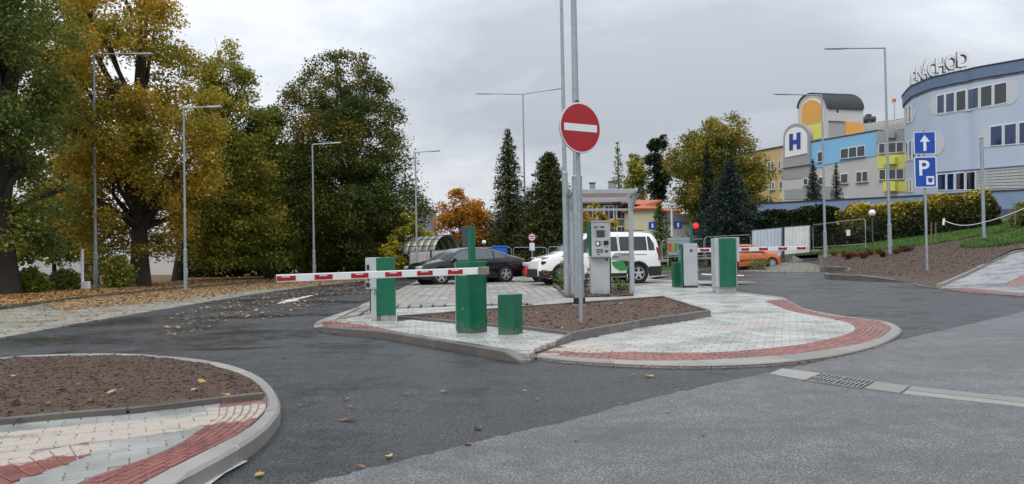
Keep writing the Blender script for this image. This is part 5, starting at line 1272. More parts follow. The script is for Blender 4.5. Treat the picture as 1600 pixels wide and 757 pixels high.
# white people carrier
def mpv():
    a=Vector((1.50,27.2)); b=Vector((4.42,27.9)); mid=(a+b)/2; hd=math.atan2(a.y-b.y,a.x-b.x); L=4.62
    top=[(-2.31,.75),(-2.29,1.25),(-2.18,1.62),(-2.02,1.78),(-1.6,1.83),(-.5,1.85),(.25,1.83),(.55,1.74),(.9,1.50),(1.32,1.20),(1.55,1.11),(1.95,1.02),(2.15,.93),(2.26,.80),(2.31,.55)]
    belt=[(-2.31,.74),(-2.25,1.12),(-1.6,1.13),(0,1.11),(1.0,1.06),(1.6,1.0),(2.1,.86),(2.26,.74),(2.31,.54)]
    c_=Car('white people carrier with a grey and green round decal on its side, parked behind the payment machine',car_paint('white car paint',(.80,.80,.79)),(mid.x,mid.y,.105),hd,L,1.85,top,belt,(1.42,-1.36),.335,sill=.22,tumble=.16,spokes=5)
    c_.t['label']='white people carrier with grey and green side decal parked behind the payment machine'
    c_.body(); lo=lambda x:c_.zs(x)+.03
    rf=lambda x:min(c_.zt(x)-.13,1.66)
    c_.patch(.30,1.06,lo,lambda x:min(rf(x),lo(x)+.60*min(1,(1.12-x)/.42)),car_glass,'side_window'); c_.patch(-.62,.20,lo,rf,car_glass,'side_window'); c_.patch(-1.75,-.70,lo,rf,car_glass,'side_window')
    c_.patch(-2.06,-1.80,lo,lambda x:min(rf(x),lo(x)+.5*max(.3,(x+2.2)/.3)),car_glass,'quarter_window')
    c_.screen(.50,1.36,'windscreen')
    c_.seam(.25,.30,1.70); c_.seam(1.12,.5,1.08,-.02); c_.seam(-.66,.32,1.72)
    c_.patch(-1.7,-.72,1.00,1.02,under,'slide_rail',.006,8,1)
    for x in (.42,-.5): c_.patch(x-.1,x+.1,.93,.96,cladd,'door_handle',.022,3,1)
    # cladding: sills, arches, bumpers
    c_.patch(-.92,.98,.24,.37,cladd,'sill_cladding',.015,10,1)
    for xw in c_.wheels:
        ra=c_.wr*1.17
        for sd in (-1,1):
            m=MB(); v=[];f=[];n=16
            for i in range(n+1):
                a=math.pi*i/n
                for rr in (ra-.01,ra+.06):
                    x=xw+rr*math.cos(a); z=c_.wr+rr*math.sin(a); v.append((x,sd*(c_.y(x,z)+.014),z))
            for i in range(n): f.append((2*i,2*i+1,2*i+3,2*i+2))
            m.add(v,f); o=m.build('arch_cladding',cladd,c_.t,True,world=False)
    c_.patch(1.84,2.29,.24,.50,cladd,'bumper_cladding',.015,8,2); c_.patch(-2.3,-1.78,.24,.58,cladd,'bumper_cladding',.02,8,2)
    m=MB(); m.box((2.28,0,.42),(.14,1.35,.30)); m.build('front_bumper',cladd,c_.t,world=False,bevel=.05)
    m=MB(); m.box((-2.30,0,.42),(.14,1.4,.34)); m.build('rear_bumper',cladd,c_.t,world=False,bevel=.05)
    c_.blob(2.08,.78,.24,.13,cladd,'headlight',sy=.2); c_.blob(2.03,.965,.30,.035,lamp_g,'running_light',sy=.25)
    c_.blob(2.13,.46,.16,.16,cladd,'fog_lamp',sy=.14,dy=.02)
    for sd in (-1,1):
        m=MB(); yy=sd*(c_.y(2.06,.46)+.035); m.tube([(2.06+.09*math.cos(a),yy,.46+.09*math.sin(a)*.9) for a in [2*math.pi*i/14 for i in range(15)]],.010,5); m.build('orange_ring',M('orange trim','#c4502a',.4,0,.05,5),c_.t,world=False)
    c_.blob(-2.2,1.02,.13,.52,tail_m,'tail_light',sy=.14)
    m=MB(); 
    for sd in (-1,1): m=MB(); m.tube([(1.0*.1,sd*.66,1.88),(-.6,sd*.68,1.91),(-1.7,sd*.67,1.87)],.018,6); m.build('roof_rail',cladd,c_.t,True,world=False)
    # decal on the side: grey dome over green bowl
    gd=M('grey decal film','#8d9390',.45,0,.06,4); gn=M('green decal film','#2f8a48',.4,0,.06,4); bn=M('dark decal film','#26342f',.4,0,.06,4)
    def disc(a0,a1,mat,name,r=.46,cx=-.78,cz=.80):
        for sd in (-1,1):
            n=14; v=[(cx,sd*(c_.y(cx,cz)+.012),cz)]
            for i in range(n+1):
                a=math.radians(a0+(a1-a0)*i/n); x=cx+r*math.cos(a); z=cz+r*.78*math.sin(a); z=min(z,1.08) ; v.append((x,sd*(c_.y(x,z)+.012),z))
            m=MB(); m.add(v,[(0,i+1,i+2) for i in range(n)]); m.build(name,mat,c_.t,True,world=False)
    disc(8,172,gd,'grey_decal'); disc(183,357,gn,'green_decal',.44); disc(183,250,bn,'dark_decal',.30)
    c_.wheels_(); c_.mirror(1.02,1.05,cladd)
mpv()
def hatch(label,paint,loc,hd,L=3.75,sc=1,wheels=(1.2,-1.17),H=1.46,group=None):
    k=H/1.46; h2=L/2
    top=[(-h2,.6),(-h2+.03,1.0),(-h2+.25,1.34),(-h2+.5,1.43),(-.6,1.46),(-.05,1.45),(.3,1.37),(.75,1.14),(1.1,.98),(1.45,.90),(h2-.16,.79),(h2-.05,.64),(h2,.48)]
    belt=[(-h2,.58),(-h2+.08,.92),(-.8,.93),(0,.90),(.9,.86),(1.4,.80),(h2-.1,.62),(h2,.46)]
    top=[(a,b*k) for a,b in top]; belt=[(a,b*k) for a,b in belt]
    c_=Car(label,paint,loc,hd,L,1.62,top,belt,wheels,.30,sill=.19,spokes=7); c_.body()
    lo=lambda x:c_.zs(x)+.03
    rf=lambda x:c_.zt(x)-.10
    c_.patch(-.02,.72,lo,lambda x:min(rf(x),lo(x)+.40*min(1,(.80-x)/.35)),car_glass,'side_window'); c_.patch(-.82,-.10,lo,rf,car_glass,'side_window'); c_.patch(-1.42,-.9,lo,lambda x:min(rf(x),lo(x)+.38*max(.1,(x+1.6)/.4)),car_glass,'quarter_window')
    c_.screen(.28,1.08,'windscreen'); c_.seam(-.06,.3,1.28); c_.seam(.86,.3,.85); c_.seam(-.86,.5,1.28)
    c_.patch(-.85,.85,.50,.56,cladd,'rub_strip',.014,12,1)
    for x in (.12,-.66): c_.patch(x-.08,x+.08,.78,.80,c_.paint,'door_handle',.02,3,1)
    c_.blob(h2-.16,.70,.26,.17,lamp_g,'headlight',sy=.3); c_.blob(-h2+.08,.95,.12,.3,tail_m,'tail_light',sy=.12); c_.wheels_(); c_.mirror(.72,.90,cladd if 'orange' not in label else c_.paint)
    m=MB(); m.box((h2-.02,0,.38),(.08,1.1,.14)); m.build('grille',cladd,c_.t,world=False,bevel=.02); return c_
x,y=GT(1203,416.5); zz=T(x-1,y)+.0
w=Vector((1,.10)).normalized(); oc=Vector((x,y))-w*1.2+Vector((0,.55))
hatch('small orange hatchback facing right behind the far barrier arm',car_paint('orange car paint',(.62,.145,.035),.1),(oc.x,oc.y,T(oc.x,oc.y)+.03),math.atan2(w.y,w.x),3.6).t.rotation_euler.y=-.03
redp=car_paint('red car paint',(.42,.012,.014))
hatch('bright red car mostly hidden behind the dark saloon, only its bonnet edge and windscreen showing',redp,(-2.45,35.0,.05),math.pi*.995,3.6,H=1.36).t['label']='bright red car almost wholly hidden behind the dark saloon'
hatch('bright red car wedged between the dark saloon and the white people carrier, behind it',redp,(2.35,30.6,.09),math.pi*1.02,3.9,H=1.46)
# ------------------------------------------------------------------ hospital: curved blue building
plas_b=M('pale blue plaster',(.43,.49,.60),.75,0,.05,.6,.15,60); plas_bd=M('slate blue plaster band',(.12,.17,.27),.7,0,.06,1); plas_w=M('blue retaining wall render',(.19,.26,.41),.7,0,.06,.8,.1,40,streak=.25); plas_w2=M('dark blue wall base',(.07,.09,.13),.7,0,.1,1)
frame_w=M('white window frame',(.72,.73,.74),.4,0,.04,3); win=glass_mat('building window glass','#16202a',.05); win_b=glass_mat('blue window glass','#0c2a55',.05); blind=M('window blinds',(.10,.11,.12),.6,0,.2,3); pill=M('pale oval panel',(.50,.52,.55),.6,0,.05,3); roof_m=M('standing seam roof',(.05,.053,.058),.45,.4,.15,3); shut_m=M('light roller shutter',(.42,.43,.42),.5,0,.05,3); dk_shut=M('slatted grey blinds',(.055,.062,.07),.35,0,.1,3)
fac=[(1414.5,63.7),(1423.8,61.2),(1433,60.1),(1452.8,58.2),(1472.7,57.2),(1492.5,56.3),(1512,55.6),(1530,54.8),(1600,52.7)]
FP=[P(px,140,Y).to_2d() for px,Y in fac]
ex=(FP[-1]-FP[-2]).normalized(); FP+= [FP[-1]+ex*8,FP[-1]+ex*16]
back=[Vector((34.3,65.5)),Vector((36.3,68.2)),Vector((39,71)),Vector((44,73))]
outline=cr([tuple(p) for p in back[::-1]]+[tuple(p) for p in FP],5)
OP=[Vector(p) for p in outline]
def fac_at(px,py,off=0):
    """first hit of the pixel's ray with the curved facade"""
    d=ray(px,py); dd=Vector((d.x,d.y)); best=None
    for a,b in zip(OP,OP[1:]):
        e_=b-a; den=dd.x*e_.y-dd.y*e_.x
        if abs(den)<1e-9: continue
        t=(a.x*e_.y-a.y*e_.x)/den; u=(a.x*dd.y-a.y*dd.x)/den
        if -.02<=u<=1.02 and t>0 and (best is None or t<best[0]): best=(t,a,e_)
    if best is None: return fac_at(px+1.2,py,off)
    t,a,e_=best; n=Vector((e_.y,-e_.x)).normalized()
    if n.dot(dd)>0: n=-n
    return Vector((d.x*t+n.x*off,d.y*t+n.y*off,CH+d.z*t)),n
ZR=14.2
t=thing('hospital_building','pale blue curved hospital building with oval window panels and rooftop letters','building',(OP[30].x,OP[30].y,3.0))
inner=[(60,60),(50,75)]
ring=[tuple(p) for p in OP]+[(70,35),(70,73)]
m=MB(); m.prism(ring,1.0,ZR-.8); m.build('wall',plas_b,t)
def shell(z0,z1,off,mat,name,th=.1):
    m=MB(); v=[];f=[]; N=len(OP)
    for i,p in enumerate(OP):
        a=OP[max(i-1,0)];b=OP[min(i+1,N-1)]; tt=(b-a).normalized(); n=Vector((tt.y,-tt.x)); 
        if n.dot(Vector((48,62))-p)>0: n=-n
        q=p+n*off; r_=p-n*.6; v+=[(q.x,q.y,z0),(q.x,q.y,z1),(r_.x,r_.y,z1),(r_.x,r_.y,z0)]
    for i in range(N-1):
        for k in range(4): f.append((i*4+k,i*4+(k+1)%4,i*4+4+(k+1)%4,i*4+4+k))
    f+=[(0,1,2,3),((N-1)*4+3,(N-1)*4+2,(N-1)*4+1,(N-1)*4)]
    m.add(v,f); return m.build(name,mat,t)
shell(ZR-.8,ZR,.10,plas_bd,'parapet_band'); shell(ZR,ZR+.07,.16,roof_m,'coping')
m=MB(); m.prism(ring,ZR-1.04,ZR-.4); m.build('roof',roof_m,t)
def cpatch(pts_top,pts_bot,off,mat,name,par,n=6,th=.06):
    """patch on the curved wall between two px polylines (matching ends)"""
    v=[];f=[]
    for i in range(n+1):
        w=i/n
        def ev(pl):
            x=pl[0][0]+(pl[-1][0]-pl[0][0])*w
            return x,lerp_prof(pl,x)
        for pl in (pts_top,pts_bot):
            x,y=ev(pl); p,nn=fac_at(x,y,off); q,_=fac_at(x,y,off-th); v+=[p,q]
    for i in range(n):
        a=i*4; f+=[(a,a+4,a+6,a+2),(a+1,a+3,a+7,a+5),(a,a+1,a+5,a+4),(a+2,a+6,a+7,a+3)]
    f+=[(0,2,3,1),(n*4,n*4+1,n*4+3,n*4+2)]
    m=MB(); m.add(v,f); return m.build(name,mat,par)
def pillp(x0,x1,top,bot,name='oval_panel',left=True,right=True,mat=pill,off=.03):
    """rounded panel outline traced on the facade"""
    c0=[];n=8; pts=[]
    tf=lambda x:lerp_prof(top,x); bf=lambda x:lerp_prof(bot,x); rx=10
    xs=[]
    for i in range(9): a=math.pi/2*i/8; xs.append((x0+rx*1.3*(1-math.cos(a)) ,math.sin(a) if left else 1))
    for i in range(1,8): xs.append((x0+rx*1.3+(x1-x0-rx*2.6)*i/8,1))
    for i in range(9): a=math.pi/2*i/8; xs.append((x1-rx*1.3*(1-math.sin(a)) ,math.cos(a) if right else 1))
    v=[];f=[]
    for x,s_ in xs:
        a,b=tf(x),bf(x); mid=(a+b)/2; hh=(b-a)/2*max(s_,.02)
        for y in (mid-hh,mid+hh):
            p,_=fac_at(x,y,off); q,_=fac_at(x,y,off-.2); v+=[p,q]
    N=len(xs)
    for i in range(N-1):
        a=i*4; f+=[(a,a+4,a+6,a+2),(a,a+1,a+5,a+4),(a+2,a+6,a+7,a+3)]
    f+=[(0,2,3,1),((N-1)*4,(N-1)*4+1,(N-1)*4+3,(N-1)*4+2)]
    m=MB(); m.add(v,f); return m.build(name,mat,t,smooth=False)
def cwin(x0,x1,top,bot,mat=win,frame=True,par=None,k=1.3,extra=None):
    """window: white frame with a recessed-looking pane"""
    T_=lambda dx,dy:[(x0+dx,lerp_prof(top,x0)+dy),(x1-dx,lerp_prof(top,x1)+dy)]; B_=lambda dx,dy:[(x0+dx,lerp_prof(bot,x0)-dy),(x1-dx,lerp_prof(bot,x1)-dy)]
    f_=cpatch(T_(0,0),B_(0,0),.06,frame_w,'window',par or t,2,.25)
    cpatch(T_(k,k*1.1),B_(k,k*1.1),.075,mat,'pane',f_,2,.05)
    return f_
# upper row
tp1=[(1452,151.5),(1470,147),(1500,140.8),(1540,133),(1592,124.5)]; bt1=[(1452,181),(1470,180.5),(1500,176),(1540,170),(1592,161)]
pillp(1451.5,1592,tp1,bt1)
wt=[(1462,149.5),(1500,141.8),(1540,134),(1576,127.3)]; wb=[(1462,179),(1500,174.5),(1540,167.5),(1576,161)]
for a,b,mt in ((1464,1477,win_b),(1478,1492.5,win_b),(1494,1510.5,dk_shut),(1512.5,1530,win_b),(1532,1551,dk_shut),(1553,1574,dk_shut)): cwin(a,b,wt,wb,mt)
# small left oval (upper), middle left oval
tpa=[(1414,168),(1431,161)]; bta=[(1414,194),(1431,187)]
pillp(1415.5,1431,[(1414,166),(1432,160.5)],[(1414,195.5),(1432,189)],left=False)
for a,b in ((1415.6,1419.6),(1420,1425)): cwin(a,b,[(1414,168),(1431,163)],[(1414,194),(1431,189)],win)
tp2=[(1414,224),(1430,216.5),(1476,207)]; bt2=[(1414,252),(1430,249),(1476,240)]
pillp(1415,1476,[(1414,222),(1430,214.5),(1476,208)],[(1414,254),(1430,251),(1476,240.5)],left=False)
for a,b in ((1415.8,1420),(1420.4,1426),(1426.6,1433),(1434,1441)): cwin(a,b,tp2,bt2,win)
# right oval row 2
tp3=[(1528,204),(1545,197),(1600,189.5),(1660,181)]; bt3=[(1528,232),(1545,230.5),(1600,226),(1660,221)]
pillp(1528,1660,tp3,bt3,right=False)
wt3=[(1545,197.8),(1600,190.5),(1660,182.5)]; wb3=[(1545,229.5),(1600,225),(1660,220)]
for a,b,mt in ((1547,1567,win_b),(1569,1589,win_b),(1592,1612,win_b),(1615,1636,win_b)): cwin(a,b,wt3,wb3,mt)
# bottom row
wt4=[(1468,272),(1525,267.5),(1600,261),(1660,256)]; wb4=[(1468,298),(1525,297.3),(1600,296.5),(1660,296)]
for a,b in ((1465,1479),(1480,1492),(1493.5,1508),(1509.5,1525)): cwin(a,b,wt4,wb4,win_b if a<1490 else win)
for a,b in ((1527,1548),(1549,1571),(1572,1594),(1595,1640)):
    f_=cpatch([(a,lerp_prof(wt4,a)),(b,lerp_prof(wt4,b))],[(a,297),(b,296.5)],.05,shut_m,'roller_shutter',t,2,.2)
    for q in range(7):
        w=(q+.5)/7; ya=lerp_prof(wt4,a)*(1-w)+297*w; yb=lerp_prof(wt4,b)*(1-w)+296.5*w; cpatch([(a+.5,ya),(b-.5,yb)],[(a+.5,ya+.7),(b-.5,yb+.7)],.062,dk_shut,'shutter_slat',f_,1,.02)
cpatch([(1462,269.2),(1640,255)],[(1462,270.4),(1640,256.4)],.09,plas_bd,'lintel',t,8,.1)
for a,b in ((1417,1421),(1421.6,1426)): cwin(a,b,[(1414,281),(1430,279)],[(1414,301),(1430,300)],win)
# rooftop letters on a steel frame
led=M('letter edge shade grey',(.16,.17,.185),.5,0,.05,3)  # dark grey that paints the shaded sides of the letters
lt_=thing('roof_sign','large white rooftop letters on a steel frame along the curved parapet','sign',(32.5,57,ZR)); let=M('white sign letters',(.80,.81,.82),.45,0,.05,3)
LET=[('C',1429,124.5,119,4),('E',1437,118,113,5),('N',1450,107,112,10),('\u00c1',1463,103,110,10),('C',1475.5,100,107,10),('H',1484.5,97,104,9),('O',1499.5,93,100,13),('D',1508,90,97,10)]
spec=[('C',1424,4,115,136),('E',1428.5,7,109.6,132),('N',1437,9,103.7,125.5),('\u00c1',1445.5,9,93.8,122.8),('C',1456.5,11.5,96.4,120),('H',1470,13,90.5,113.6),('O',1486.8,16.5,86.5,109.6),('D',1505.5,17.5,81,105)]
for ch,px,wpx,y0,y1 in spec:
    p,n=fac_at(px,max(y1,100)+8,.0); base=P(px,y1,p.y-.0); top=P(px,y0,p.y)
    yaw=math.radians(-8-26*(1506-px)/82)*.8
    me=text_mesh(ch,1,.09,let,'letter',.025); xs=[v.co.x for v in me.vertices]; ys=[v.co.y for v in me.vertices]; w_=max(xs)-min(xs); h_=max(ys)-min(ys)
    H_=top.z-base.z; Wm=wpx*p.y/CF/max(.5,math.cos(yaw))
    for v in me.vertices: v.co.x=(v.co.x-min(xs))/w_*Wm-Wm/2; v.co.y=(v.co.y-min(ys))/h_*H_
    me.name='letter'; o=bpy.data.objects.new('letter',me); C.objects.link(o); o.parent=lt_; ctr=Vector((base.x,base.y,base.z)); o.location=ctr-lt_.location; o.rotation_euler=(math.pi/2,0,yaw)
    me2=text_mesh(ch,1,.09,led,'letter_edge_shade',.06); xs=[v.co.x for v in me2.vertices]; ys=[v.co.y for v in me2.vertices]; w2_=max(xs)-min(xs); h2_=max(ys)-min(ys)  # larger copy behind each letter, added as its painted edge shade
    for v in me2.vertices: v.co.x=(v.co.x-min(xs))/w2_*Wm*1.07-Wm*.535; v.co.y=(v.co.y-min(ys))/h2_*H_*1.05-H_*.025; v.co.z-=.10
    me2.name='letter_edge_shade'; o2=bpy.data.objects.new('letter_edge_shade',me2); C.objects.link(o2); o2.parent=o
    for sx in (-.25,.25): m=MB(); m.tube([ctr+Vector((sx*Wm,.1,-.7)),ctr+Vector((sx*Wm,.1,H_*.3))],.014,5); m.build('frame_post',galv,lt_,True); m=MB(); m.tube([ctr+Vector((sx*Wm,.1,H_*.3)),ctr+Vector((sx*Wm+.9,1.5,-.6))],.012,5); m.build('frame_brace',galv,lt_,True)
# ------------------------------------------------------------------ blue terrace wall in front
WPl=VP(1185,58.5,1600,48.6)
def wallpoly(pl,pts,off,depth,mat,name,par,**k):
    q=[pl.pt(x,y,off) for x,y in pts]; m=MB(); m.ext(q,(-pl.n.x*depth,-pl.n.y*depth,0)); return m.build(name,mat,par,**k)
b=WPl.pt(1400,330); t=thing('terrace_wall','long low blue rendered terrace wall above the hedges','wall',tuple(b))
wallpoly(WPl,[(1183,318.5),(1400,308),(1640,294.5),(1640,332),(1400,336),(1183,336)],0,.4,plas_w,'wall',t)
wallpoly(WPl,[(1183,331),(1400,331),(1640,325),(1640,420),(1400,420),(1183,420)],.03,.5,plas_w2,'wall_base',t)
wallpoly(WPl,[(1183,317.4),(1400,306.9),(1640,293.4),(1640,294.8),(1400,308.3),(1183,318.8)],.08,.6,roof_m,'coping',t)
# ------------------------------------------------------------------ hospital wing
gre=M('warm grey plaster',(.48,.47,.445),.8,0,.05,.5,.1,40,streak=.15); gre2=M('mid grey plaster',(.30,.30,.295),.8,0,.05,.5); lbl=M('sky blue plaster',(.20,.44,.66),.7,0,.05,.6); yel=M('lime yellow plaster',(.62,.60,.13),.7,0,.06,.6); orn=M('orange plaster',(.62,.31,.07),.7,0,.06,.6); och=M('ochre plaster',(.50,.36,.17),.75,0,.06,.5); wpl=M('white plaster',(.70,.71,.72),.7,0,.04,.7); hblu=M('blue letter paint','#25358c',.5,0,.05,4)
pane=glass_mat('wing window glass','#1b242c',.06)
WP=VP(1266,76.7,1370,70.0)
t=thing('hospital_wing','grey, sky blue and yellow hospital wing with an arched gable bearing a blue H','building',tuple(WP.pt(1300,330)))
def wp(pts,off,depth,mat,name,par=None,pl=None,**k): return wallpoly(pl or WP,pts,off,depth,mat,name,par or t,**k)
wp([(1222,236),(1228,232),(1266.8,222.5),(1370.5,204.6),(1372,206),(1424,204.8),(1424,345),(1222,345)],0,14,gre,'wall')
wp([(1266.8,221.6),(1370.5,203.7),(1370.5,243.5),(1266.8,262)],.06,.5,lbl,'blue_facade_panel')
wp([(1266.8,254),(1288,250.3),(1288,262),(1266.8,262)],.061,.1,lbl,'blue_facade_panel')
wp([(1265,221.9),(1371,203.2),(1371,204.9),(1265,223.4)],.12,1.0,roof_m,'coping')
wp([(1372,240.5),(1424,240),(1424,262.5),(1372,263.5)],.08,.4,yel,'yellow_facade_panel'); wp([(1383,283),(1424,282.5),(1424,299.5),(1383,300.5)],.08,.4,yel,'yellow_facade_panel')
wp([(1385,246),(1404,246),(1404,257),(1385,257)],.5,.5,yel,'bay'); wp([(1385,284),(1404,284),(1404,299),(1385,299)],.5,.5,yel,'bay')
wp([(1371,206),(1424,203),(1424,223),(1371,224)],.09,.4,gre2,'grey_band'); wp([(1388,208),(1402,207.3),(1402,216),(1388,216)],.4,.4,gre2,'bay')
wp([(1222,263),(1268,258),(1268,278),(1222,281)],.05,.3,gre2,'grey_band'); wp([(1226,297),(1300,291),(1300,312),(1226,312)],.05,.3,gre2,'grey_band')
wp([(1222,262.6),(1268,256.5),(1268,257.6),(1222,263.8)],.12,.3,gre2,'string_course')
def wwin(x0,y0,x1,y1,n=1,pl=None,par=None,mt=None,sl=-.16,wid=None):
    pl=pl or WP; f_=wallpoly(pl,[(x0,y0),(x1,y0+sl*(x1-x0)),(x1,y1+sl*.75*(x1-x0)),(x0,y1)],.10,.3,frame_w,'window',par or t)
    wd=wid or [1/n]*n; a=0
    for i,w in enumerate(wd):
        xa=x0+(x1-x0)*a+.8; xb=x0+(x1-x0)*(a+w)-.7; a+=w
        wallpoly(pl,[(xa,y0+1+sl*(xa-x0)),(xb,y0+1+sl*(xb-x0)),(xb,y1-1+sl*.75*(xb-x0)),(xa,y1-1+sl*.75*(xa-x0))],.115,.1,mt or pane,'pane',f_)
    wallpoly(pl,[(x0-.5,y1),(x1+.5,y1+sl*.75*(x1-x0)),(x1+.5,y1+1+sl*.75*(x1-x0)),(x0-.5,y1+1)],.22,.2,gre2,'sill',f_)
wwin(1314,233,1352.5,249,3); wwin(1278,238,1286,254,1); wwin(1259,243,1267,256,1,mt=win_b)
wwin(1231.5,245.8,1235.6,257,1);wwin(1239.8,244.8,1244,256,1);wwin(1248,243.2,1252.5,255,1)
wwin(1338.5,269,1357,285.5,2,sl=-.1); wwin(1314.5,272,1326,287.5,1,sl=-.1); wwin(1279.5,277,1287,290,1,sl=-.1); wwin(1256,279,1263,290,1,sl=-.1)
wwin(1374,224.5,1412.5,240.5,3,sl=-.08,wid=[.26,.45,.29]); wwin(1374.5,265,1413,281.5,3,sl=-.04,wid=[.27,.42,.31])
# H gable (low arch)
def archpts(x0,x1,ybl,ybr,ytop,n=14,flat=.0):
    o=[(x0,ybl)]; cx=(x0+x1)/2; rx=(x1-x0)/2
    for i in range(n+1):
        a=math.pi-math.pi*i/n; x=cx+rx*math.cos(a); sy=ybl-(ybl-ybr)*(x-x0)/(x1-x0) if False else None
        o.append((x,ytop+ (rx*1.05)*(1-math.sin(a))+(x-cx)*-.03))
    o.append((x1,ybr)); return o
t2=t
wp(archpts(1226.5,1268,263,257,193.5),.25,.5,gre2,'arched_gable'); wp(archpts(1230,1264.5,247,240,199.5),.33,.3,wpl,'white_arch_panel')
hp=[(1237.5,210.5),(1242.5,209.5),(1242.5,219.5),(1249,218.5),(1249,208.2),(1254.3,207.2),(1254.3,232.5),(1249.2,233.5),(1249.2,224.5),(1242.5,225.5),(1242.5,234.5),(1237.5,235.3)]
wp(hp,.42,.1,hblu,'letter_h')
# tall arched tower with barrel roof
TP=VP(1247,80,1292,77.5)
e3=Vector((4.2,1.0,0))
def tp(pts,off,vec,mat,name,par):
    q=[TP.pt(x,y,off) for x,y in pts]; m=MB(); m.ext(q,vec); return m.build(name,mat,par)
ga=archpts(1247,1292,226,216,146.5); gs=TP.pt(1270,220)
tw=thing('stair_tower','arched stair tower with orange and yellow gable and dark ribbed barrel roof','building',tuple(gs))
tp(ga,0,e3,gre,'wall',tw); tp(archpts(1252.5,1287.5,200,193,154.5),.06,(.0,.1,0),wpl,'arch_rim',tw); tp(archpts(1253.5,1285,196,190.5,156.5),.10,(0,.1,0),orn,'orange_arch',tw); tp([(1262,196),(1285,190.5),(1285,216),(1262,222)],.12,(0,.1,0),yel,'yellow_panel',tw)
tp([(1257,194.2),(1285,189.5),(1285,191.5),(1257,196.2)],.14,(0,.1,0),och,'ledge',tw)
# roof shell with seams
cxm=(1247+1292)/2; rxm=22.5; rim=[]
for i in range(15):
    a=math.pi-math.pi*i/14; rim.append((cxm+(rxm+.6)*math.cos(a),146+(rxm*1.05)*(1-math.sin(a))+(cxm+rxm*math.cos(a)-cxm)*-.03))
q=[TP.pt(x,y,.15) for x,y in rim]; v=[];f=[]
ins=[Vector((p.x,p.y,p.z))+ (Vector((gs.x,gs.y,gs.z+4))-p)*.03 for p in q]
N=len(q)
v=q+[p+e3*1.03 for p in q]+ins+[p+e3*1.03 for p in ins]
for i in range(N-1): f+=[(i,i+1,N+i+1,N+i),(2*N+i,3*N+i,3*N+i+1,2*N+i+1),(i,2*N+i,2*N+i+1,i+1),(N+i,N+i+1,3*N+i+1,3*N+i)]
f+=[(0,N,3*N,2*N),(N-1,3*N-1,4*N-1,2*N-1)]
m=MB(); m.add(v,f); rf=m.build('barrel_roof',roof_m,tw,True)
for k in range(17):
    m=MB(); m.tube([p+e3*1.03*k/16+Vector((0,0,.02)) for p in q],.035,4); m.build('roof_seam',roof_m,rf,True)
# side facade details, plane along the depth direction
pa=TP.pt(1292,200); dv=Vector((e3.x,e3.y)).normalized()
class SP(VP):
    def __init__(s,a,d):
        s.a=a; s.d=d; s.n=Vector((d.y,-d.x))
        if s.n.y>0: s.n=-s.n
SPl=SP(Vector((pa.x,pa.y,0)),dv)
def sp(pts,off,mat,name,par=None): return wallpoly(SPl,pts,off,.25,mat,name,par or tw)
f_=sp([(1304.5,171),(1311.5,170.5),(1311.5,178),(1304.5,178.5)],.07,frame_w,'window'); sp([(1305.5,172),(1310.3,171.6),(1310.3,176.7),(1305.5,177)],.09,pane,'pane',f_)
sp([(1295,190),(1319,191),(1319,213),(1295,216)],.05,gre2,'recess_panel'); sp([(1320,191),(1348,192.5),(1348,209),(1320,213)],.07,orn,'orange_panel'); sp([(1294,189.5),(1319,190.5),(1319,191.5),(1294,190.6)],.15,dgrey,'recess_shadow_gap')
sp([(1293,169.6),(1347.5,171.5),(1347.5,172.8),(1293,171)],.2,roof_m,'eaves_trim')
# glazed tunnel roof, stack, windsock
tt=thing('glazed_walkway','long curved glazed roof with ribs behind the sky blue facade','roof',tuple(P(1370,205,82)))
def arcroof(pA,pB,h,n,mat,name,par):
    v=[];f=[];pA=Vector(pA);pB=Vector(pB)
    for j in range(n+1):
        c_=pA.lerp(pB,j/n)
        for i in range(7): a=math.pi*i/6; v.append(c_+Vector((0,-math.cos(a)*h*1.2,math.sin(a)*h)))
    for j in range(n):
        m=MB(); k=j*7; m.v=[tuple(x) for x in v[k:k+14]]; m.f=[(i,i+1,i+8,i+7) for i in range(6)]; m.build(name,mat,par,True,fix=False)
        m=MB(); m.tube([x+Vector((0,0,.03)) for x in v[k:k+7]],.05,4); m.build('rib',gre2,par,True)
pcr=glass_mat('dusty roof glazing','#8b8a84',.35)
arcroof(P(1325,215,84),P(1440,201,76),1.25,16,pcr,'roof_sheet',tt)
m=MB(); m.tube([P(1345,185,86),P(1346,212,86)],.3,8); b_=P(1355,188,86); 
st=thing('roof_ducts','dark metal ducts on the flat roof beside the barrel roof','duct',tuple(P(1356,190,86)))
m=MB(); m.tube([P(1347,187,86),P(1367,186.5,86)],.35,10); m.build('duct',dgrey,st,True); m=MB(); m.tube([P(1349,191,86.5),P(1365,190.5,86.5)],.28,10); m.build('duct',roof_m,st,True); m=MB(); m.box(tuple(P(1357,190,86)),(.5,.5,1.6)); m.build('duct_stand',dgrey,st)
ws=thing('windsock','small orange and white windsock on a mast above the hospital roof','windsock',tuple(P(1398,186,80)))
m=MB(); m.tube([P(1398,200,80),P(1397.3,157,80)],.05,6); m.build('mast',galv,ws,True)
om=M('orange windsock cloth','#c96a3a',.7,0,.15,3); m=MB(); m.tube([P(1397,155,80),P(1397,160.5,80)],[.2,.17],10); m.build('sock',om,ws,True); m=MB(); m.tube([P(1397,160.5,80),P(1398.5,168,80)],[.17,.06],10); m.build('sock_tail',wpl,ws,True)
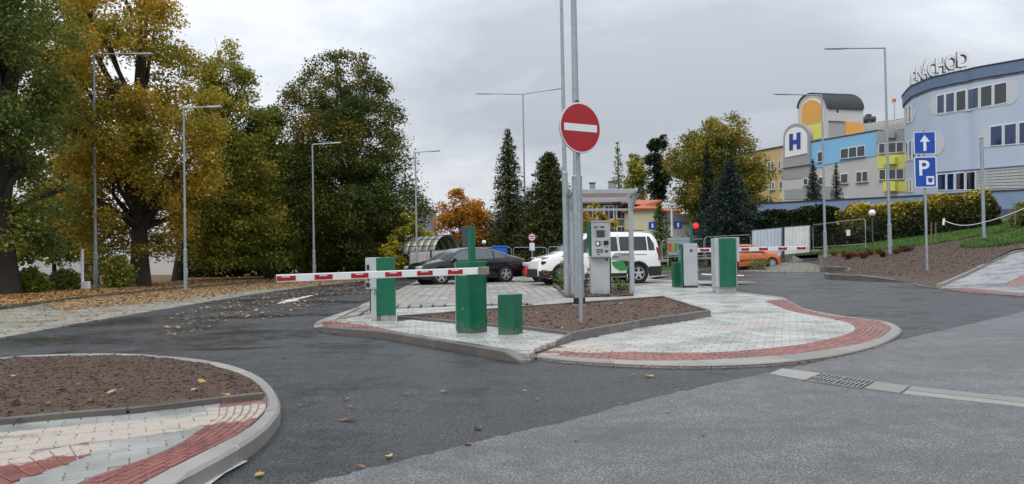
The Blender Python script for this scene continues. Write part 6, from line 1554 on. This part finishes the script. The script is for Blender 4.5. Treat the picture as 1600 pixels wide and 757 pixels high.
# ochre block on the far left of the wing
OPl=VP(1197,84,1226,81)
t=thing('ochre_block','ochre yellow hospital block, leftmost, with white framed windows','building',tuple(OPl.pt(1210,330)))
def op(pts,off,depth,mat,name): return wallpoly(OPl,pts,off,depth,mat,name,t)
op([(1150,243),(1197,232.5),(1226,228.5),(1226,345),(1150,345)],0,10,och,'wall'); op([(1150,242),(1226,227.6),(1226,229),(1150,243.4)],.15,.6,roof_m,'coping'); op([(1219,297),(1227,296),(1227,312),(1219,312)],.06,.2,yel,'yellow_panel')
for x0,y0,x1,y1 in ((1200.5,252.5,1210.5,266.5),(1217,250.5,1221,265.5),(1218.5,283,1229,296),(1229.5,281,1237,295),(1203,285,1211,297)): wwin(x0,y0,x1,y1,2 if x1-x0>6 else 1,pl=OPl,par=t,sl=-.08)
# ------------------------------------------------------------------ small buildings
def house(px,Y,wpx,depth,ye,yr,wall_m,roofm,label,wins,hip=False,rz=0,base=0,chim=()):
    c_=P(px,ye,Y); w=wpx*Y/CF; ze=c_.z; zr=P(px,yr,Y).z; t=thing('house',label,'house',(c_.x,Y,base),rz)
    m=MB(); m.box((0,depth/2,(ze+base)/2-base),(w,depth,ze-base)); m.build('wall',wall_m,t,world=False)
    o=.35; x0,x1,y0,y1=-w/2-o,w/2+o,-o,depth+o; k=depth*.45 if hip else 0; ze-=base;zr-=base
    v=[(x0,y0,ze),(x1,y0,ze),(x1,y1,ze),(x0,y1,ze),(x0+k,depth/2,zr),(x1-k,depth/2,zr)]; v+=[(a,b,c-.14) for a,b,c in v[:4]]
    m=MB(); m.add(v,[(0,1,5,4),(1,2,5),(2,3,4,5),(3,0,4),(0,6,7,1),(1,7,8,2),(2,8,9,3),(3,9,6,0),(6,9,8,7)]); rf=m.build('roof',roofm,t,world=False)
    for cxp,hh in chim: m=MB(); m.box((cxp*w,depth/2,zr+hh/2-.1),(.55,.55,hh)); m.build('chimney',gre2,rf,world=False); m=MB(); m.box((cxp*w,depth/2,zr+hh-.08),(.7,.7,.1)); m.build('chimney_cap',dgrey,rf,world=False)
    for fx,z,ww,hh in wins:
        z=ze*z; m=MB(); m.box((fx*w,-.02,z),(ww+.2,.1,hh+.2)); f_=m.build('window',frame_w,t,world=False); m=MB(); m.box((fx*w-ww/4,-.065,z),(ww/2-.05,.03,hh)); m.build('pane',pane,f_,world=False); m=MB(); m.box((fx*w+ww/4,-.065,z),(ww/2-.05,.03,hh)); m.build('pane',pane,f_,world=False)
    return t
brn=M('brown grey render',(.20,.165,.135),.85,0,.1,.6,streak=.3); crm=M('cream yellow render',(.62,.57,.38),.8,0,.05,.5); rt=M('red clay tiles',(.42,.115,.05),.75,0,.15,4,.4,30); rt2=M('old brown tiles',(.12,.07,.06),.8,0,.2,4,.4,30); off_w=M('off white render',(.62,.61,.55),.8,0,.06,.5); gry_r=M('grey flat roof',(.25,.26,.27),.7,0,.08,1)
house(938,78,108,8,317,296,brn,rt2,'old brown grey house with brown roof and three chimneys seen through the steel shelter',[(x,z,.9,1.3) for x in (-.38,-.12,.12,.30,.44) for z in (.84,.5,.2)],chim=((-.28,1.0),(-.05,1.1),(.24,1.2)))
house(1008,72,38,9,325.5,308,crm,rt,'cream yellow house with bright orange-red tiled roof right of the shelter',[(-.15,.45,.8,1.2)],hip=True)
house(952,84,50,8,306,293,brn,rt2,'second brown roofed house behind the first, seen above the shelter beams',[(0,.8,.9,1.2)],base=.0,chim=((.3,.9),))
t=thing('flat_building','low off white flat roofed building left of the blue spruce','building',tuple(P(1075,372,66)))
m=MB(); pbox(m,1043,347,1100,385,66,8,0,z0=0); m.build('wall',off_w,t); m=MB(); pbox(m,1042,335,1101,347,65.8,8.4); m.build('roof_band',gry_r,t)
house(1050,88,26,7,330,322,off_w,rt,'distant house with orange roof just above the flat white building',[])
# buildings behind the left trees
def slab(px0,py0,px1,Y,depth,mat,label,wins=(),z0=0):
    a=P(px0,py0,Y);b=P(px1,py0,Y); t=thing('background_building',label,'building',((a.x+b.x)/2,Y,z0)); m=MB(); m.box(((a.x+b.x)/2,Y+depth/2,(a.z+z0)/2),(abs(b.x-a.x),depth,a.z-z0)); m.build('wall',mat,t)
    m=MB(); m.box(((a.x+b.x)/2,Y+depth/2,a.z+.08),(abs(b.x-a.x)+.4,depth+.4,.2)); m.build('roof',gry_r,t)
    for x0,y0,x1,y1 in wins:
        p=P(x0,y0,Y);q=P(x1,y1,Y); m=MB(); m.box(((p.x+q.x)/2,Y-.03,(p.z+q.z)/2),(q.x-p.x,.1,p.z-q.z)); f_=m.build('window',frame_w,t); m=MB(); m.box(((p.x+q.x)/2,Y-.09,(p.z+q.z)/2),((q.x-p.x)*.86,.04,(p.z-q.z)*.86)); m.build('pane',pane,f_)
    return t
wh=M('white facade','#cfcfcb',.7,0,.04,.5)
slab(-60,372,52,62,10,wh,'white building glimpsed between the trunks at the far left',[(14,428,34,440),(-10,395,8,410),(18,392,36,405)])
slab(228,368,283,60,9,wh,'white wall glimpsed right of the big trunk',[(236,447,246,455)])
slab(652,328,672,95,8,M('blue grey slate facade',(.16,.22,.32),.7,0,.1,.8),'small blue grey building between the dark tree and the orange maple',[(660,334,668,342)])
# ------------------------------------------------------------------ trees and hedges
def leaf_material(name,pal,scale=.35,trans=.33,sat=None):
    t=NT(name); n=t.noise(scale,3,.6); f=t.math('ADD',t.math('MULTIPLY',t.rng(n,.3,.7,0,1),.6),t.math('MULTIPLY',t.geo.outputs['Random Per Island'],.4))
    k=len(pal); c=t.ramp(f,[((i+.2)/k,p) for i,p in enumerate(pal)]); t.set('Base Color',c); t.set('Roughness',.6); t.b.inputs['Specular IOR Level'].default_value=.25
    tr=t.n('ShaderNodeBsdfTranslucent'); t.l(c,tr.inputs[0]); mx_=t.n('ShaderNodeMixShader'); mx_.inputs[0].default_value=trans; t.l(t.b.outputs[0],mx_.inputs[1]); t.l(tr.outputs[0],mx_.inputs[2]); t.l(mx_.outputs[0],t.o.inputs[0]); return t.m
bark=M('dark bark',(.035,.028,.022),.9,0,.35,8,.8,25)
DG=leaf_material('dark linden leaves',[(0.0286, 0.0484, 0.0132), (0.0495, 0.0814, 0.0187), (0.077, 0.11, 0.022), (0.132, 0.1375, 0.0264), (0.396, 0.231, 0.0418)],.28)
TG=leaf_material('deep green leaves',[(0.0497, 0.08, 0.0248), (0.0911, 0.1352, 0.0331), (0.1518, 0.1932, 0.0414), (0.2898, 0.276, 0.0497)],.4)
OL=leaf_material('olive yellow leaves',[(0.069, 0.1035, 0.0248), (0.138, 0.1725, 0.0317), (0.276, 0.276, 0.0414), (0.5244, 0.4002, 0.0552)],.35)
GO=leaf_material('golden autumn leaves',[(0.0978, 0.1323, 0.023), (0.184, 0.1955, 0.0287), (0.3335, 0.2702, 0.0345), (0.529, 0.368, 0.046), (0.667, 0.4025, 0.0575)],.35)
OR_=leaf_material('orange maple leaves',[(0.198, 0.121, 0.0198), (0.396, 0.209, 0.0275), (0.55, 0.275, 0.033), (0.572, 0.22, 0.044)],.6)
AU=leaf_material('autumn chestnut leaves',[(0.0665, 0.0906, 0.0193), (0.1328, 0.151, 0.0242), (0.2415, 0.2173, 0.0327), (0.3985, 0.2898, 0.0423)],.4)
YG=leaf_material('yellow green leaves',[(.09,.12,.015),(.24,.25,.025),(.42,.34,.03)],.8)
SP_=leaf_material('dark spruce needles',[(.006,.014,.009),(.012,.026,.016),(.022,.040,.024)],.8,.08)
SB=leaf_material('blue spruce needles',[(.009,.020,.017),(.018,.036,.030),(.034,.058,.050)],.8,.08)
CY=leaf_material('cypress foliage',[(0.0208, 0.0338, 0.0104), (0.0442, 0.0598, 0.0156), (0.0975, 0.104, 0.026)],.7,.12)
HG=leaf_material('dark hedge leaves',[(.008,.018,.007),(.016,.032,.010),(.03,.05,.014)],.8,.12)
def quads_from(c,size,up=.35,asp=.75,droop=0):
    """random leaf quads at centres c (N,3)"""
    n=len(c); nr=rng.standard_normal((n,3)); nr[:,2]=np.abs(nr[:,2])+up; nr/=np.linalg.norm(nr,axis=1)[:,None]
    a=rng.standard_normal((n,3)); a[:,2]-=droop; a-=nr*(a*nr).sum(1)[:,None]; a/=np.linalg.norm(a,axis=1)[:,None]; b=np.cross(nr,a)
    s=(size*(.45+1.1*rng.random(n)**1.5))[:,None]; a=a*s*.5; b=b*s*.5*asp
    v=np.stack([c-a,c+b*.9-a*.1,c+a,c-b*.9-a*.1],1).reshape(-1,3); return v,np.arange(4*n).reshape(-1,4)
def crown_rows(rows,Y):
    """(py,xl,xr) rows -> list of (z, cx, r) at depth Y"""
    o=[]
    for py,xl,xr in rows:
        a=P(xl,py,Y);b=P(xr,py,Y); o.append(((a.z+b.z)/2,(a.x+b.x)/2,(b.x-a.x)/2))
    o.sort(); return o
def rowat(o,z):
    if z<=o[0][0]: return o[0][1],o[0][2]
    for a,b in zip(o,o[1:]):
        if z<=b[0]:
            w=(z-a[0])/max(1e-6,b[0]-a[0]); return a[1]+(b[1]-a[1])*w,a[2]+(b[2]-a[2])*w
    return o[-1][1],o[-1][2]
def tree(label,rows,Y,mat,n,leaf,base_px,trunk_r,name='tree',cat='tree',clump=(.55,1.1),nclump=130,group=None,dens=1.8,limbs=22,bare=0,fork=.35,depthk=1.0,up=.35,zbase=None,part='crown'):
    o=crown_rows(rows,Y); z0,z1=o[0][0],o[-1][0]; bx=P(base_px,400,Y).x; gz=T(bx,Y) if zbase is None else zbase
    t=thing(name,label,cat,(bx,Y,gz),0,group); cl=[];rmx=max(r for _,_,r in o)
    for i in range(nclump):
        for _ in range(30):
            z=z0+(z1-z0)*R.random(); cx,r=rowat(o,z)
            if R.random()<(r/rmx)**1.3+.02: break
        a=R.uniform(0,2*math.pi); rc=R.uniform(*clump)*min(1,.35+.65*r/max(rmx,.1)); rho=max(0,(r-rc*.65))*(R.random()**.38)
        cl.append((cx+rho*math.cos(a),Y+rho*math.sin(a)*depthk,z,rc))
    w=np.array([c[3]**dens for c in cl]); w/=w.sum(); idx=rng.choice(len(cl),n,p=w); ca=np.array(cl)[idx]
    d=rng.standard_normal((n,3)); d/=np.linalg.norm(d,axis=1)[:,None]; rad=ca[:,3]*(rng.random(n)**.45)*(1+.25*rng.standard_normal(n).clip(-1,1.6)); d[:,2]*=.72
    c=ca[:,:3]+d*rad[:,None]; c[:,2]-=(rad**2)*.10
    v,q=quads_from(c-np.array([bx,Y,gz]),leaf,up); me=np_mesh(part,v,q,mat); mesh_obj(part,me,t)
    if trunk_r>0:
        ht=(z0-gz)+(z1-z0)*.82; m=MB(); tp=[]; tr=[]; cxm,_=rowat(o,gz+ht*.6)
        for k in range(9):
            f=k/8; z=gz-.2+ht*f; x=bx+(cxm-bx)*f**1.5+R.uniform(-.08,.08)*f*2; tp.append((x,Y+R.uniform(-.1,.1)*f,z)); tr.append(trunk_r*((1.35 if k==0 else 1)*(1-f)**.8+.06))
        m.tube(tp,tr,10); m.build('trunk',bark,t,True)
        m=MB(); srt=sorted(cl,key=lambda c:-c[3]); pick=R.sample(cl,min(limbs,len(cl)))
        for c_ in pick:
            zc=c_[2]; st=max(fork*ht*.6,(zc-gz)*R.uniform(.35,.75)); f=min(.95,st/ht); j=f*8; i=int(j); a=Vector(tp[i]).lerp(Vector(tp[min(8,i+1)]),j-i); b=Vector(c_[:3]); mid=a.lerp(b,.5)+Vector((R.uniform(-.3,.3),R.uniform(-.3,.3),.35*(b-a).length*.3))
            r0=min(trunk_r*.55,trunk_r*(1-f)*.75+.03); m.tube([a,a.lerp(mid,.5)+Vector((0,0,.05)),mid,mid.lerp(b,.6)+Vector((0,0,.06)),b],[r0,r0*.75,r0*.5,r0*.3,.012],5,False)
            for _ in range(2):
                b2=b+Vector((R.uniform(-1,1),R.uniform(-1,1),R.uniform(-.2,.9)))*c_[3]*1.1; m.tube([mid.lerp(b,.4),b2],[r0*.3,.01],4,False)
        for _ in range(bare):
            zt_=z1+R.uniform(-.6,.9); cx,r=rowat(o,z1-1); a=Vector(tp[7]); m.tube([a,Vector((cx+R.uniform(-r,r)*.4,Y,(a.z+zt_)/2)),Vector((cx+R.uniform(-r,r)*.6,Y+R.uniform(-1,1),zt_))],[.035,.02,.006],4,False)
        m.build('limbs',bark,t,True,kind=None)
    return t
def conifer(label,px,Y,top,bot,wpx,mat,levels=26,per=9,needle=.16,base_py=None,skirt=0,name='spruce',droop=.25,taper=1.0,bushy=26,cat='tree',open_=0):
    a=P(px,top,Y);b=P(px,bot,Y); gz=T(a.x,Y) if base_py is None else b.z; Rm=wpx/2*Y/CF; H=a.z-b.z
    t=thing(name,label,cat,(a.x,Y,gz)); m=MB(); m.tube([(a.x,Y,gz-.2),(a.x,Y,a.z)],[max(.08,Rm*.09),.02],8); m.build('trunk',bark,t,True)
    C_=[];mb=MB()
    for l in range(levels):
        f=(l+.5)/levels; z=b.z+H*f; r=Rm*((1-f)**taper)*R.uniform(.82,1.12)+.06
        if open_ and R.random()<open_: continue
        for k in range(per):
            an=2*math.pi*(k+R.random()*.8)/per+l*.7; rr=r*R.uniform(.7,1.1); zj=R.uniform(-.5,.5)*H/levels; p0=np.array([a.x,Y,z+zj+rr*.12]); e_=np.array([a.x+rr*math.cos(an),Y+rr*math.sin(an),z+zj-rr*droop*R.uniform(.6,1.3)])
            n_=max(4,int(bushy*rr/max(Rm,.3))); s=rng.random(n_)**.7; sp=(.09+.34*rr/3)
            q=p0+(e_-p0)*s[:,None]; q[:,2]-=(s*(1-s))*rr*.15; q+=rng.standard_normal((n_,3))*np.array([sp,sp,sp*.8])*(.4+.6*(1-s))[:,None]; C_.append(q)
            if l%2==0 and k%2==0: mb.tube([tuple(p0),tuple(e_)],[.03,.008],3,False)
    mb.build('branches',bark,t,True,kind='stuff')
    c=np.concatenate(C_); v,q=quads_from(c-np.array([a.x,Y,gz]),needle,.5,.45,.3); mesh_obj('needles',np_mesh('needles',v,q,mat),t); return t
def hedge(label,pts,depth,mat,n,leaf,name='hedge',bump=.18,group=None,topcol=None):
    """pts: (px, py_top, Y): front line on the terrain, top height from pixels"""
    q=[(P(px,py,Y),Y) for px,py,Y in pts]; t=thing(name,label,'hedge',(q[0][0].x,q[0][1],T(q[0][0].x,q[0][1]))); o_=t.location; core=MB()
    V=[];cs=[];tot=sum((b[0]-a[0]).to_2d().length for a,b in zip(q,q[1:]))
    from mathutils import noise as NZ_
    def top(a,b,w): return a[0].z+(b[0].z-a[0].z)*w
    for a,b in zip(q,q[1:]):
        L=(b[0]-a[0]).to_2d().length; k=int(n*L/tot); w=rng.random(k); x=a[0].x+(b[0].x-a[0].x)*w; y=a[0].y+(b[0].y-a[0].y)*w
        gz=np.array([T(xx,yy) for xx,yy in zip(x,y)]); zt=a[0].z+(b[0].z-a[0].z)*w
        bm=np.array([NZ_.noise(Vector((xx*1.1,yy*.9,0)))+.5*NZ_.noise(Vector((xx*3,5,0))) for xx,yy in zip(x,y)])
        h=(zt-gz)+bm*bump*1.8; r=rng.random(k); front=r<.62; u=rng.random(k)
        z=np.where(front,gz+h*u,gz+h-.05*rng.random(k)); yy=np.where(front,y+bump*rng.random(k)*1.4*(rng.random(k))-bump*.5*np.sin(u*9+x*2.3)*.7,y+depth*rng.random(k))
        dn=(b[0]-a[0]).to_2d().normalized()
        cs.append(np.stack([x+rng.standard_normal(k)*.05,yy,z+rng.standard_normal(k)*.07],1))
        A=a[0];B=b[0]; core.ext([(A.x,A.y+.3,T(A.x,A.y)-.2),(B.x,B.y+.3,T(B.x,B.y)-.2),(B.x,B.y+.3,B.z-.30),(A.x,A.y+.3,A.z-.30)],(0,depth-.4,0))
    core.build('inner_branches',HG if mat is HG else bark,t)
    c=np.concatenate(cs)-np.array(tuple(o_)); v,f=quads_from(c,leaf,.2); mesh_obj('foliage',np_mesh('foliage',v,f,mat),t); return t
# --- left group
tree('tall dark green tree cut by the left edge of the photo',[(-230,-40,40),(-150,-110,90),(-40,-170,125),(60,-180,135),(150,-190,130),(240,-180,125),(320,-160,120),(385,-130,95),(420,-90,70)],27,TG,75000,.13,6,.42,nclump=190,clump=(.6,1.1),limbs=30)
tree('broad golden yellow tree with thick trunk behind the leaf strip',[(-110,130,235),(-60,105,262),(0,90,275),(50,82,300),(100,85,330),(160,85,345),(220,85,362),(260,85,365),(310,90,340),(350,100,310),(390,112,280),(425,140,235)],34.2,GO,95000,.135,218,.38,nclump=230,clump=(.6,1.05),limbs=34,bare=6)
tree('slim dark trunked olive tree just behind the first street lamp',[(-60,40,150),(20,25,165),(120,20,170),(220,30,165),(300,40,165),(370,50,160)],38,OL,40000,.15,143,.30,nclump=110,limbs=16)
tree('olive green tree with bare twigs at its tip, left of the big round dark tree',[(66,338,370),(95,318,388),(130,302,408),(170,295,425),(220,295,435),(290,297,445),(350,298,448),(410,300,445)],41,OL,85000,.14,277,.28,nclump=230,clump=(.55,1.05),bare=4,limbs=22)
tree('mid green bushy tree filling the gap before the dark round tree',[(165,395,445),(240,370,460),(300,365,470),(360,360,478),(410,370,470)],43,TG,60000,.15,420,.25,nclump=170)
tree('big round dark green tree with orange tinged leaves in the centre left',[(80,528,556),(100,485,595),(125,452,612),(160,438,630),(200,448,640),(240,432,648),(280,425,655),(290,425,680),(320,428,684),(345,435,672),(380,440,645),(418,445,620)],46,DG,150000,.14,560,.42,nclump=420,clump=(.6,1.2),limbs=18)
k=0
for (lb,rows,Y,mt,n) in [('dark undergrowth tree filling the far left behind the shrubs',[(300,20,120),(350,0,150),(400,10,160)],52,TG,16000),('dark background tree behind the golden tree, trunk height',[(290,230,300),(350,275,330),(400,282,340)],54,TG,9000),('dark green thicket between the olive tree and the round tree',[(280,360,470),(350,320,490),(425,310,500)],52,HG,22000),('dark green thicket below the round dark tree',[(310,460,600),(370,450,640),(425,450,650)],50,HG,24000),('dark thicket behind the second street lamp',[(300,290,350),(360,285,370),(425,290,380)],50,HG,20000)]:
    tree(lb,rows,Y,mt,n,.26,(rows[-1][1]+rows[-1][2])/2,.15,nclump=60,clump=(.8,1.4),limbs=6,name='background_tree')
def shrub(label,px,Y,w,top,mat,n=5000,leaf=.12,name='shrub',bot=None,cl=(.25,.5)):
    by=bot or (398+.018*(800-px)+CH*CF/Y); h=by-top
    return tree(label,[(top,px-w*.2,px+w*.2),(top+h*.3,px-w*.42,px+w*.42),(top+h*.65,px-w*.5,px+w*.5),(by-h*.08,px-w*.45,px+w*.45)],Y,mat,n,leaf,px,.05,name=name,cat='shrub',clump=cl,nclump=40,limbs=8,part='foliage')
shrub('yellow green rounded shrub at the left under the tall green tree',46,28,62,425,YG2:=leaf_material('lime shrub leaves',[(.05,.085,.012),(.11,.15,.018),(.20,.22,.025)],.8),9000)
shrub('darker green shrub right of the yellow green one, left of the white pole',103,30,52,424,TG,7000)
shrub('brownish loose shrub between the two trunks',186,31,46,400,OL,7000)
shrub('bright yellow shrub behind the low arched canopy',642,42.5,92,333,YG,12000,.16)
shrub('small green yellow shrub at the foot of the round dark tree',610,41.5,46,368,YG,5000,.16)
shrub('yellowing shrub behind the grey house seen through the shelter',930,55,80,320,GO,8000,.16)
tree('orange autumn maple behind the arched canopy',[(293,715,728),(305,692,745),(325,680,765),(350,670,775),(378,672,775),(400,690,765)],56,OR_,26000,.17,722,.16,nclump=110,clump=(.4,.8))
conifer('tall narrow conifer left of the two-armed lamp',793,52,202,420,96,CY,40,13,.18,droop=.1,taper=.75,bushy=80)
conifer('broad dense cypress right of the two-armed lamp',857,50,240,420,112,CY,42,17,.19,droop=-.15,taper=.55,bushy=90,name='cypress')
conifer('lower conifer filling between the two dark conifers',825,54,300,420,60,CY,24,11,.18,droop=.1,taper=.6,bushy=60,name='cypress')
conifer('distant spruce with sparse whorls above the shelter',965,95,222,345,46,TG,18,8,.30,droop=.12,taper=.8,bushy=30)
tree('distant pale birch right of the sparse spruce',[(242,985,1000),(258,975,1012),(280,972,1015),(310,975,1012)],98,OL,7000,.30,994,.15,nclump=50,clump=(.7,1.2),name='birch')
tree('distant dark pine with ragged layered crown left of the big autumn tree',[(212,1018,1040),(235,1008,1048),(262,1006,1050),(290,1012,1048),(318,1018,1045)],85,HG,9000,.30,1031,.2,nclump=42,clump=(.6,1.1),name='pine_tree')
tree('large autumn brown green chestnut left of the hospital wing',[(181,1120,1160),(200,1075,1183),(225,1045,1195),(255,1036,1205),(285,1038,1210),(320,1050,1208),(350,1070,1195)],62,AU,70000,.18,1125,.35,nclump=190,clump=(.7,1.3),limbs=24)
conifer('dark spruce standing inside the autumn chestnut',1104,56,225,400,62,SP_,30,10,.18,droop=.25,bushy=70)
conifer('broad blue spruce with drooping skirts behind the mesh fence',1140,50,248,392,150,SB,34,14,.18,droop=.28,taper=.8,bushy=110)
conifer('small dark spruce in front of the H gable, left of the pair',1270,57,249,335,46,SB,26,11,.13,taper=1.25,droop=.28,bushy=60,base_py=1)
conifer('thin small spruce on the terrace, right of the pair',1306,57,255,335,34,SP_,22,9,.12,taper=1.1,droop=.2,bushy=44,base_py=1)
conifer('small round topped green tree beside the cream house',1030,66,318,392,38,TG,16,10,.2,droop=-.2,taper=.5,bushy=34,name='small_tree')
tree('dark green thicket behind the mesh fence between orange maple and cypress',[(325,775,880),(360,752,892),(425,745,898)],57,CY,22000,.22,820,.1,nclump=90,clump=(.8,1.3),limbs=5,name='background_tree')
shrub('dark green bush in front of the cream house',1015,64,50,362,TG,5000,.2); shrub('low green bush between the road signs',1046,60,44,372,TG,4000,.2)
tree('dark green trees behind the shelter at street end',[(330,880,920),(360,870,935),(395,870,940)],62,TG,8000,.24,900,.12,nclump=50,clump=(.7,1.2),name='background_tree')
hedge('dark green clipped hedge behind the hoarding panels',[(1150,348,50),(1170,338,49.5),(1240,331,48),(1312,325,46.5)],1.6,HG,26000,.17,bump=.22)
HY=leaf_material('golden hedge tips',[(.03,.045,.010),(.06,.08,.012),(.15,.14,.018),(.34,.26,.025)],.5)
# golden tips sit on the upper shoots of the hedge
yt=NT('yellow tipped conifer hedge'); n_=yt.noise(.9,4,.7); sp_=yt.n('ShaderNodeTexCoord'); sx=yt.n('ShaderNodeSeparateXYZ'); yt.l(sp_.outputs['Object'],sx.inputs[0]); hh=yt.math('SUBTRACT',sx.outputs[2],yt.math('MULTIPLY',sx.outputs[0],.150))
f_=yt.math('ADD',yt.math('ADD',yt.rng(hh,.85,2.9,-.11,.63),yt.math('MULTIPLY',yt.rng(n_,.3,.7,0,1),.34)),yt.math('MULTIPLY',yt.geo.outputs['Random Per Island'],.22))
yt.set('Base Color',yt.ramp(f_,[(.1,(.018,.028,.008)),(.4,(.045,.055,.010)),(.62,(.24,.20,.02)),(.95,(.55,.42,.04))])); yt.set('Roughness',.6)
hedge('long golden tipped conifer hedge rising to the right behind the lawn',[(1308,329,46.5),(1350,325,45.5),(1390,321,44.8),(1430,318,44),(1470,313,43.4),(1500,313,42.8),(1525,304,42.3),(1545,302,42),(1562,326,41.8)],1.8,yt.m,46000,.17,bump=.30)
shrub('leafy green plant with tall stems at the right edge of the terrace wall',1600,38,46,318,TG,4000,.13,bot=350)
# planted perennials in beds
def plant(label,px,py,Y,h,w,mat,n,name='plant',z=None,group=None):
    p=P(px,py,Y); zz=p.z if z is None else z; t=thing(name,label,'plant',(p.x,Y,zz),0,group); st=MB(); cs=[]
    for k in range(n):
        a=R.uniform(0,6.28); q=Vector((R.gauss(0,w*.3),R.gauss(0,w*.3),h*R.uniform(.6,1.05))); b0=Vector((q.x*.3,q.y*.3,0)); st.tube([b0,b0.lerp(q,.5)+Vector((0,0,.03)),q],[.006,.005,.002],3,False)
        for j in range(14): cs.append(tuple(b0.lerp(q,R.uniform(.15,1))+Vector((R.gauss(0,.04),R.gauss(0,.04),0))))
    st.build('stems',bark,t,world=False); v,f=quads_from(np.array(cs),.075,.5); mesh_obj('leaves',np_mesh('leaves',v,f,mat),t)
plant('tall leafy weed climbing beside the left shelter leg',885,462,20.6,1.15,.3,TG,12,z=.11)
plant('low green plant in the bed just behind the shelter legs',878,452,22.3,.7,.55,YG2,14,z=.11)
plant('bushy green plant under the shelter left of the payment machine',909,455,21.4,.75,.5,TG,18,z=.11)
plant('low plant in the bed right of the payment machine',968,455,21.6,.35,.5,TG,12,z=.11)
rust=leaf_material('rusty heather',[(.04,.018,.008),(.12,.05,.012),(.30,.13,.02)],2)
for i,(px,py,mt,w) in enumerate([(1304,402,rust,.5),(1318,403.5,rust,.4),(1335,404,rust,.6),(1347,403,rust,.6),(1360,401,rust,.6),(1372,399,rust,.5),(1326,407,bark,.5),(1350,406,bark,.5),(1402,399,rust,.5),(1416,396,bark,.5),(1380,404,bark,.4)]):
    x,y=GT(px,py,.1); plant(['leftmost rusty heather plant beside the lamp foot','second rusty heather plant in the earth bank','third rusty heather plant in the earth bank','fourth rusty heather plant in the earth bank','fifth rusty heather plant in the earth bank','rusty heather plant just left of the tall lamp foot','dark dry plant in front of the rusty heathers, left','dark dry plant in front of the rusty heathers, centre','rusty plant just right of the tall lamp foot','dark dry plant farthest right of the heather row','dark dry plant in front of the tall lamp foot'][i],px,py,y,.35,w,mt if mt is not bark else leaf_material('dry brown leaves %d'%i,[(.02,.012,.008),(.06,.025,.014)],2),22,name='heather_plant',z=T(x,y)+.12,group='low plants in the earth bank')
for i,(px,Y) in enumerate([(1590,36)]): plant('tall thin stemmed plant at the right edge of the bank',px,340,Y,1.6,.5,TG,14,z=T(P(px,340,Y).x,Y))
